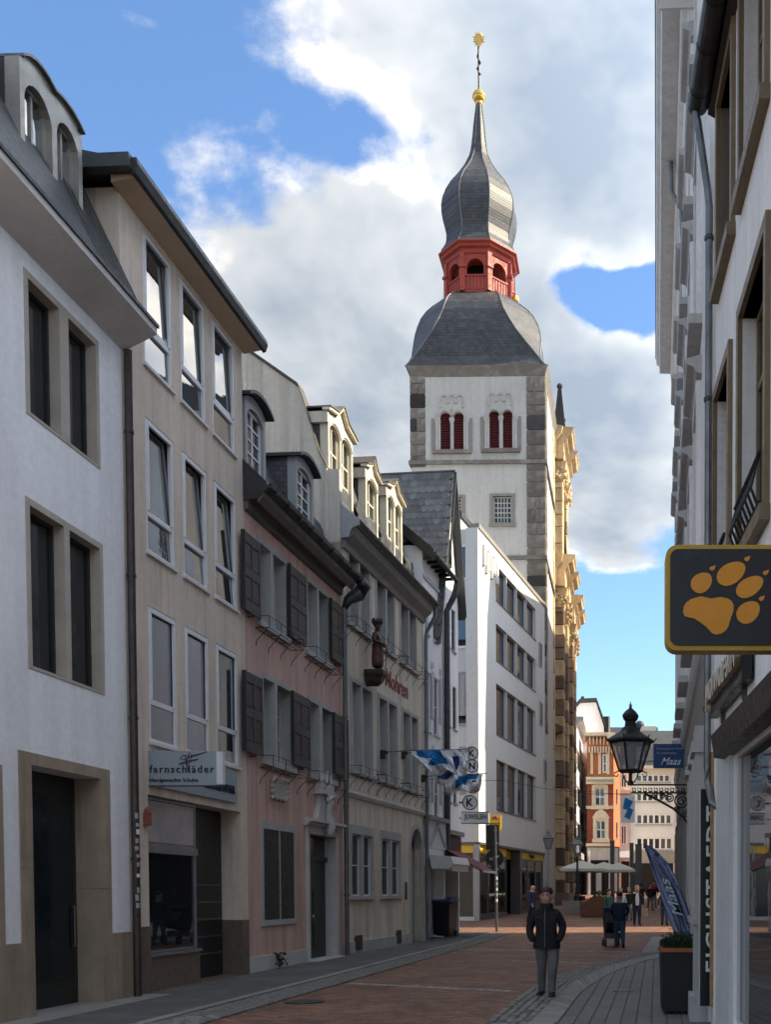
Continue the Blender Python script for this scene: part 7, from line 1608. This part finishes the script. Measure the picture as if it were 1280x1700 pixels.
ob('horn', MB().tube([(w_ * .2, -.01, h_ * .70), (w_ * .35, -.01, h_ * .85), (w_ * .6, -.01, h_ * .90), (w_ * .75, -.01, h_ * .8)], [.02, .05, .05, .02], 5).tube([(w_ * .45, -.01, h_ * .72), (w_ * .6, -.01, h_ * .8), (w_ * .8, -.01, h_ * .74)], .03, 5), 'ink_red', yp)
# ---------------------------------------------------------------- street furniture
gx, gy, g_ = ground_pt(825, 1547); S_ = gy / FPX
sp_ = thing('sign_post', 'grey post with dark traffic sign backs on the kerb corner', 'sign post', (gx, gy, g_))
zz_ = lambda py: EYE + (1480 - py) / FPX * gy - g_
ob('post', MB().tube([(0, 0, 0), (-.05, 0, zz_(1372))], .05, 8), 'steel_grey', sp_)
ob('rectangular_plate', MB().box(-.42, .10, .05, .08, zz_(1411), zz_(1370)), 'sign_black', sp_); ob('round_plate', MB().lathe([(15 * S_, 0), (15 * S_, .03)], 24), 'sign_black', sp_, (-.08, .08, zz_(1424.5)), rot=(R(90), 0, 0)); ob('small_plate', MB().box(-.36, .15, .05, .08, zz_(1448.5), zz_(1439)), 'sign_black', sp_)
for i, (a, b, c) in enumerate(((-.1, .06, 1402), (-.28, -.14, 1428), (-.02, .1, 1424), (.0, .08, 1445))): ob('sticker', MB().box(a, b, .044 - .006, .044, zz_(c), zz_(c - 4)), 'sign_blue_grey', sp_)
for i in range(5): ob('sticker', MB().tube([(-.01, 0, 1.2 + i * .22), (-.012, 0, 1.32 + i * .22)], .053, 8), ('sign_white', 'sign_blue_grey')[i % 2], sp_)
for z in (zz_(1380), zz_(1402), zz_(1424)): ob('clamp', MB().tube([(-.05, 0, z), (-.05, 0, z + .05)], .07, 8), 'zinc', sp_)
# wheelie bin
gx, gy, g_ = ground_pt(736, 1558); wb = thing('wheelie_bin', 'black wheelie bin with a blue lid on the pavement', 'bin', (gx, gy + .3, .055), R(-14)); bw = .36
ob('body', MB().loft([[(-w, -d, z), (w, -d, z), (w, d, z), (-w, d, z)] for w, d, z in ((bw * .82, .30, .06), (bw * .86, .32, .10), (bw, .40, 1.22), (bw * 1.07, .43, 1.22), (bw * 1.07, .43, 1.28))]), 'bin_black', wb)
ob('lid', MB().prism([(-.46, 1.28), (-.46, 1.33), (-.2, 1.40), (.42, 1.46), (.46, 1.29)], 'x', -bw * 1.1, bw * 1.1), 'bin_blue', wb)
ob('handle', MB().tube([(-.3, .45, 1.30), (-.3, .54, 1.32), (.3, .54, 1.32), (.3, .45, 1.30)], .02, 6), 'bin_black', wb)
for s_ in (-1, 1): ob('wheel', MB().lathe([(.03, -.03), (.12, -.03), (.12, .03), (.03, .03)], 14), 'bin_black', wb, (s_ * .34, .30, .12), rot=(0, R(90), 0)); ob('grip', MB().box(s_ * bw * 1.05 - .06, s_ * bw * 1.05 + .06, -.3, -.2, 1.20, 1.26), 'bin_black', wb)
# lamp posts
def lamp_post(px, py_top, Y, lab, block):
    X = far_x(px, Y); g0 = gz(Y); H_ = EYE + (1480 - py_top) / FPX * Y - g0; t = thing('lamp_post', lab, 'lamp', (X, Y, g0), 0, 'old street lamps by the church')
    b0 = .75 if block else 0
    if block: ob('stone_block', MB().box(-.85, .85, -.6, .6, -.2, .75), 'stone_frame', t)
    ob('column', MB().lathe([(.20, b0), (.20, b0 + .25), (.12, b0 + .35), (.09, b0 + 1.0), (.12, b0 + 1.1), (.075, b0 + 1.2), (.055, H_ - 1.45), (.10, H_ - 1.4), (.06, H_ - 1.3), (.06, H_ - 1.15)], 10), 'paint_grey' if not block else 'iron', t)
    B, Tt = [[(r * math.cos(R(45 + 90 * i)), r * math.sin(R(45 + 90 * i)), z) for i in range(4)] for r, z in ((.20, H_ - 1.1), (.40, H_ - .5))]
    f = MB()
    for i in range(4): f.tube([B[i], Tt[i]], .022, 5); f.tube([Tt[i], Tt[(i + 1) % 4]], .025, 5); f.tube([B[i], B[(i + 1) % 4]], .022, 5)
    fr = ob('lamp_frame', f, 'steel_grey', t)
    for i in range(4): j = (i + 1) % 4; ob('lamp_pane', MB().loft([[B[i], B[j], Tt[j], Tt[i]], [Vector(v) * 1 + Vector((-.008 * v[0], -.008 * v[1], 0)) for v in (B[i], B[j], Tt[j], Tt[i])]]), 'lantern_glass', fr)
    ob('lamp_hood', MB().loft([[(r * math.cos(R(45 + 90 * i)), r * math.sin(R(45 + 90 * i)), z) for i in range(4)] for r, z in ((.46, H_ - .5), (.42, H_ - .44), (.20, H_ - .25), (.14, H_ - .22), (.14, H_ - .14), (.06, H_ - .05), (.03, H_))]), 'steel_grey', t)
lamp_post(911, 1378, 60., 'grey old-style lamp post in front of the modern building corner', False)
lamp_post(959, 1388, 58., 'black old-style lamp post on a stone block beside the parasols', True)
# parasols, tables, chairs
def parasol(px, Y, half, zb, zp, lab):
    X = far_x(px, Y); g0 = gz(Y); t = thing('parasol', lab, 'parasol', (X, Y, g0), R(4), 'cream cafe parasols')
    ob('pole', MB().tube([(0, 0, 0), (0, 0, zp)], .03, 8), 'iron', t); ob('foot', MB().box(-.35, .35, -.35, .35, 0, .1), 'stone_frame', t)
    rim = [(half * a, half * b, zb) for a, b in ((-1, -1), (0, -1), (1, -1), (1, 0), (1, 1), (0, 1), (-1, 1), (-1, 0))]; mid = [(p[0] * .5, p[1] * .5, zb + (zp - zb) * .55) for p in rim]; top = [(p[0] * .02, p[1] * .02, zp) for p in rim]
    lo_ = [(p[0], p[1], zb - .16) for p in rim]; ob('canopy', MB().loft([lo_, rim, mid, top], cap=False), 'umbrella_cloth', t)
    rb = MB()
    for p in rim: rb.tube([(0, 0, zb + .1), (p[0] * .97, p[1] * .97, zb - .01)], .015, 4)
    ob('ribs', rb, 'iron', t)
parasol(966, 61, 1.35, 2.55, 3.05, 'cream parasol nearest the church wall'); parasol(1003, 66, 1.45, 2.5, 3.0, 'cream parasol in the middle over the cafe tables'); parasol(1026, 63.5, 1.0, 2.5, 2.95, 'cream parasol nearest the walking people')
def table(px, Y, lab):
    t = thing('cafe_table', lab, 'table', (far_x(px, Y), Y, gz(Y)), 0, 'cafe tables'); ob('top', MB().box(-.45, .45, -.4, .4, .70, .74), 'wood_yellow', t)
    for a in (-.38, .38):
        for b in (-.33, .33): ob('leg', MB().box(a - .025, a + .025, b - .025, b + .025, 0, .70), 'wood_yellow', t)
def chair(px, Y, rz, lab, mat='wood_red'):
    t = thing('cafe_chair', lab, 'chair', (far_x(px, Y), Y, gz(Y)), R(rz), 'cafe chairs'); ob('seat', MB().box(-.22, .22, -.22, .22, .43, .47), mat, t); ob('backrest', MB().box(-.22, .22, .19, .23, .62, .92), mat, t)
    for a in (-.2, .2): ob('leg', MB().box(a - .02, a + .02, -.2, -.16, 0, .43), mat, t); ob('leg', MB().box(a - .02, a + .02, .19, .23, 0, .92), mat, t)
table(978, 57, 'wooden cafe table beside the lamp block'); table(1000, 66, 'wooden cafe table under the middle parasol'); table(1024, 64, 'wooden cafe table nearest the walking people')
for px, Y, rz, lab in ((971, 57.6, 90, 'wooden chair between the lamp block and the table'), (985, 57.5, -90, 'wooden chair by the brown trough'), (992, 65.5, 80, 'wooden chair under the middle parasol, church side'), (1008, 66, -80, 'wooden chair under the middle parasol, street side'), (1017, 63.5, 60, 'wooden chair under the smallest parasol'), (966, 62, 0, 'wooden chair in front of the church plinth'), (1031, 65, -70, 'wooden chair beside the dark pillar')): chair(px, Y, rz, lab)
tg = thing('wooden_trough', 'rounded brown wooden plant trough in front of the cafe', 'planter', (far_x(994, 54), 54, gz(54)))
bt_ = MB(); bt_.prism([(-.95, 0), (.55, 0), (.6, .75), (.45, 1.0), (.1, 1.12), (-.4, 1.05), (-.8, .7)], 'y', -.4, .4); ob('body', bt_, 'wood_red', tg)
for i in range(5): ob('plank', MB().box(-.9 + i * .29, -.63 + i * .29, -.43, -.4, .05, .62), 'wood_red', tg)
hs = MB(); random.seed(4)
for i in range(500):
    p = Vector((random.uniform(-.3, .8), random.uniform(-.35, .35), 1.0 + random.uniform(0, .35))); d = Vector((random.uniform(-1, 1), random.uniform(-1, 1), random.uniform(0, 1))).normalized() * .09; s_ = d.cross(Vector((random.random(), .3, .5))).normalized() * .035; hs.face([p - s_, p + s_, p + d])
tag(ob('trough_plant', hs, 'leaf', loc=(far_x(994, 54), 54, gz(54))), 'green leafy plants growing in the wooden trough', 'plant')
for i, (px, w_, pt_y, Y, lab) in enumerate(((1017, 7.5, 1397, 76, 'tall dark steel pillar in front of the orange house'), (1049, 6.5, 1401, 80, 'tall dark steel pillar, middle one of three'), (1060.5, 10.5, 1403, 73, 'tall dark steel pillar behind the blond woman'))):
    h_ = EYE + (1480 - pt_y) / FPX * Y - gz(Y); ww = w_ / FPX * Y / 2
    pil = thing('steel_pillar', lab, 'pillar', (far_x(px, Y), Y, gz(Y)), 0, 'dark steel pillars'); ob('shaft', MB().box(-ww, ww, -.2, .2, 0, h_), 'steel_grey', pil); ob('cap', MB().box(-ww - .02, ww + .02, -.22, .22, h_, h_ + .06), 'steel_grey', pil)
# ---------------------------------------------------------------- people
def person(key, lab, px, py, ptop, facing, hair, hstyle='short', extra=None):
    x, y, z = ground_pt(px, py); hgt = (py - ptop) / FPX * y; s = hgt / 1.80
    t = thing('person', lab, 'person', (x, y, z + (.0)), R(facing), 'people in the street'); t.scale = (s, s, s)
    b_ = ob('body', PM[key], None, t)
    if hair:
        h = MB()
        if hstyle == 'short':
            h.ball((0, .026, 1.724), .124, 14, 0, (.86, 1.0, .66)); random.seed(len(lab))
            for i in range(40): a = random.uniform(0, 6.28); r_ = random.uniform(0, .075); h.ball((r_ * math.cos(a), .012 + r_ * math.sin(a) - .012, 1.790 - r_ * .40), .020, 5)
        else:
            h.ball((0, .03, 1.705), .134, 14, 0, (.88, 1.0, .86)); h.ball((0, .07, 1.60), .118, 12, 0, (1.0, .75, 1.1))
        ob('hair', h, hair, t, smooth=True)
    if extra: extra(t)
    return t
def face_parts(t):
    for s_ in (-1, 1):
        ob('eye', MB().ball((.033 * s_, -.129, 1.655), .014, 8, 0, (1.2, .6, .7)), 'hair_dark', t); ob('eyebrow', MB().box(.032 * s_ - .02, .032 * s_ + .02, -.142, -.112, 1.678, 1.690), 'hair_brown', t); ob('ear', MB().ball((.104 * s_, -.005, 1.64), .030, 8, 0, (.4, .8, 1.1)), 'skin', t)
    ob('mouth', MB().box(-.027, .027, -.136, -.105, 1.576, 1.586), 'ink_red', t)
    ob('collar', MB().lathe([(.118, 1.43), (.108, 1.50), (.104, 1.535), (.092, 1.535)], 14, (0, -.005)), 'cloth_black', t)
    ob('zip', MB().tube([(0, -.095, 1.50), (0, -.140, 1.40), (0, -.168, 1.25), (0, -.165, 1.05), (0, -.172, .82)], .006, 5), 'zinc', t)
    for s_ in (-1, 1): ob('pocket_flap', MB().box(.12 * s_ - .055, .12 * s_ + .055, -.165, -.14, 1.30, 1.315), 'leather_black', t)
    ob('jacket_hem', MB().loft([[(x * s_, y * s_, z) for x, y in [(.215 * math.cos(a), .155 * math.sin(a)) for a in [6.283 * k / 16 for k in range(16)]]] for s_, z in ((1.06, .80), (1.05, .86), (.98, 1.0))], cap=False), 'cloth_black', t, smooth=True)
def bag_extra(t): ob('shoulder_bag', MB().box(.26, .40, -.12, .20, .82, 1.10).tube([(.33, .0, 1.1), (.2, .05, 1.45), (.1, .05, 1.47)], .012, 5), 'leather_black', t)
def top_white(t): ob('blouse', MB().loft([[(x * s_, -.128 - d, z) for x in (-1, 1)] + [(x * s_, -.10 - d, z) for x in (1, -1)] for s_, d, z in ((.075, .03, .90), (.085, .035, 1.1), (.08, .035, 1.28), (.05, .01, 1.44))]), 'cloth_white', t)
main = person('man', 'man in black jacket and grey jeans walking with hands in pockets', 908, 1656, 1472, -7, 'hair_brown', 'short', face_parts)
mp = person('push', 'man in navy jacket and jeans seen from behind pushing a pram', 1029, 1573, 1480, 180, 'hair_dark', 'short', bag_extra)
w1_ = person('white', 'blond woman in black jacket over white blouse carrying a paper bag', 1058, 1536, 1470, 4, 'hair_blond', 'long', top_white)
person('green', 'person in green jacket just left of the pram pusher', 1011, 1538, 1476, 30, 'hair_dark', 'long')
person('shirt', 'person in white shirt walking ahead of the pram pusher', 1031, 1534, 1474, 10, 'hair_blond', 'short')
person('dark', 'grey-haired person in dark coat beside the blond woman', 1045, 1528, 1473, 0, 'hair_grey', 'short')
person('dark', 'person in dark coat standing beyond the beach flag tip', 1080, 1512, 1466, 20, 'hair_dark', 'short')
person('jeans', 'person in jeans walking away partly behind the beach flag', 1104, 1536, 1471, 175, 'hair_dark', 'short')
person('bald', 'bald man in dark coat behind the man in black', 884, 1535, 1467, 60, None)
person('pale', 'person in black coat and white trousers passing the post office', 764, 1526, 1467, 75, 'hair_dark', 'short')
person('dark', 'person in dark clothes in front of the far shops', 1066, 1506, 1467, 180, 'hair_dark', 'short')
# red market flowers next to the far group
fx, fy, fz = ground_pt(1083, 1500)
rd = person('dark', 'person with red scarf in the far crowd beside the beach flag tip', 1086, 1507, 1462, 0, 'hair_dark', 'short', lambda t: ob('scarf', MB().ball((0, -.06, 1.35), .2, 10, 0, (1, .7, 1.1)), 'cloth_red', t))
# paper bag, pram
x, y, z = ground_pt(1072, 1524); pb_ = thing('paper_bag', 'brown paper shopping bag held by the blond woman', 'bag', (far_x(1071, w1_.location.y), w1_.location.y - .1, w1_.location.z + .40)); ob('bag_body', MB().loft([[(-.14, -.06, 0), (.14, -.06, 0), (.14, .06, 0), (-.14, .06, 0)], [(-.15, -.07, .36), (.15, -.07, .36), (.15, .07, .36), (-.15, .07, .36)]]), 'cloth_beige', pb_); ob('bag_handle', MB().tube([(-.08, 0, .36), (-.05, 0, .50), (.05, 0, .5), (.08, 0, .36)], .008, 5), 'cloth_beige', pb_)
px0, py0 = mp.location.x, mp.location.y
pm = thing('pram', 'dark pram with small wheels pushed ahead of the man in navy', 'pram', (px0 - .20, py0 + .75, 0), R(8))
ob('seat', MB().prism([(-.35, .55), (.35, .42), (.45, .8), (.2, 1.05), (-.1, 1.0), (-.4, .75)], 'x', -.24, .24), 'cloth_black', pm); ob('hood', MB().prism([(.05, .95), (.45, .8), (.5, 1.05), (.3, 1.25), (.05, 1.2)], 'x', -.25, .25), 'cloth_navy', pm); ob('basket', MB().box(-.22, .22, -.25, .35, .25, .42), 'cloth_grey', pm)
ob('frame', MB().tube([(-.25, -.65, 1.0), (-.25, -.3, .6), (-.25, .4, .15)], .014, 6).tube([(.25, -.65, 1.0), (.25, -.3, .6), (.25, .4, .15)], .014, 6).tube([(-.25, -.65, 1.0), (.25, -.65, 1.0)], .016, 6).tube([(-.25, .2, .5), (-.27, -.3, .14)], .013, 6).tube([(.25, .2, .5), (.27, -.3, .14)], .013, 6), 'steel_grey', pm)
for a, b, r_ in ((-.28, -.32, .14), (.28, -.32, .14), (-.25, .42, .11), (.25, .42, .11)):
    w_ = ob('wheel', MB().lathe([(r_ * .8, -.025), (r_, -.025), (r_, .025), (r_ * .8, .025)], 14), 'bin_black', pm, (a, b, r_), rot=(0, R(90), 0)); ob('hub', MB().lathe([(.03, -.03), (.03, .03)], 8), 'aluminium', w_)
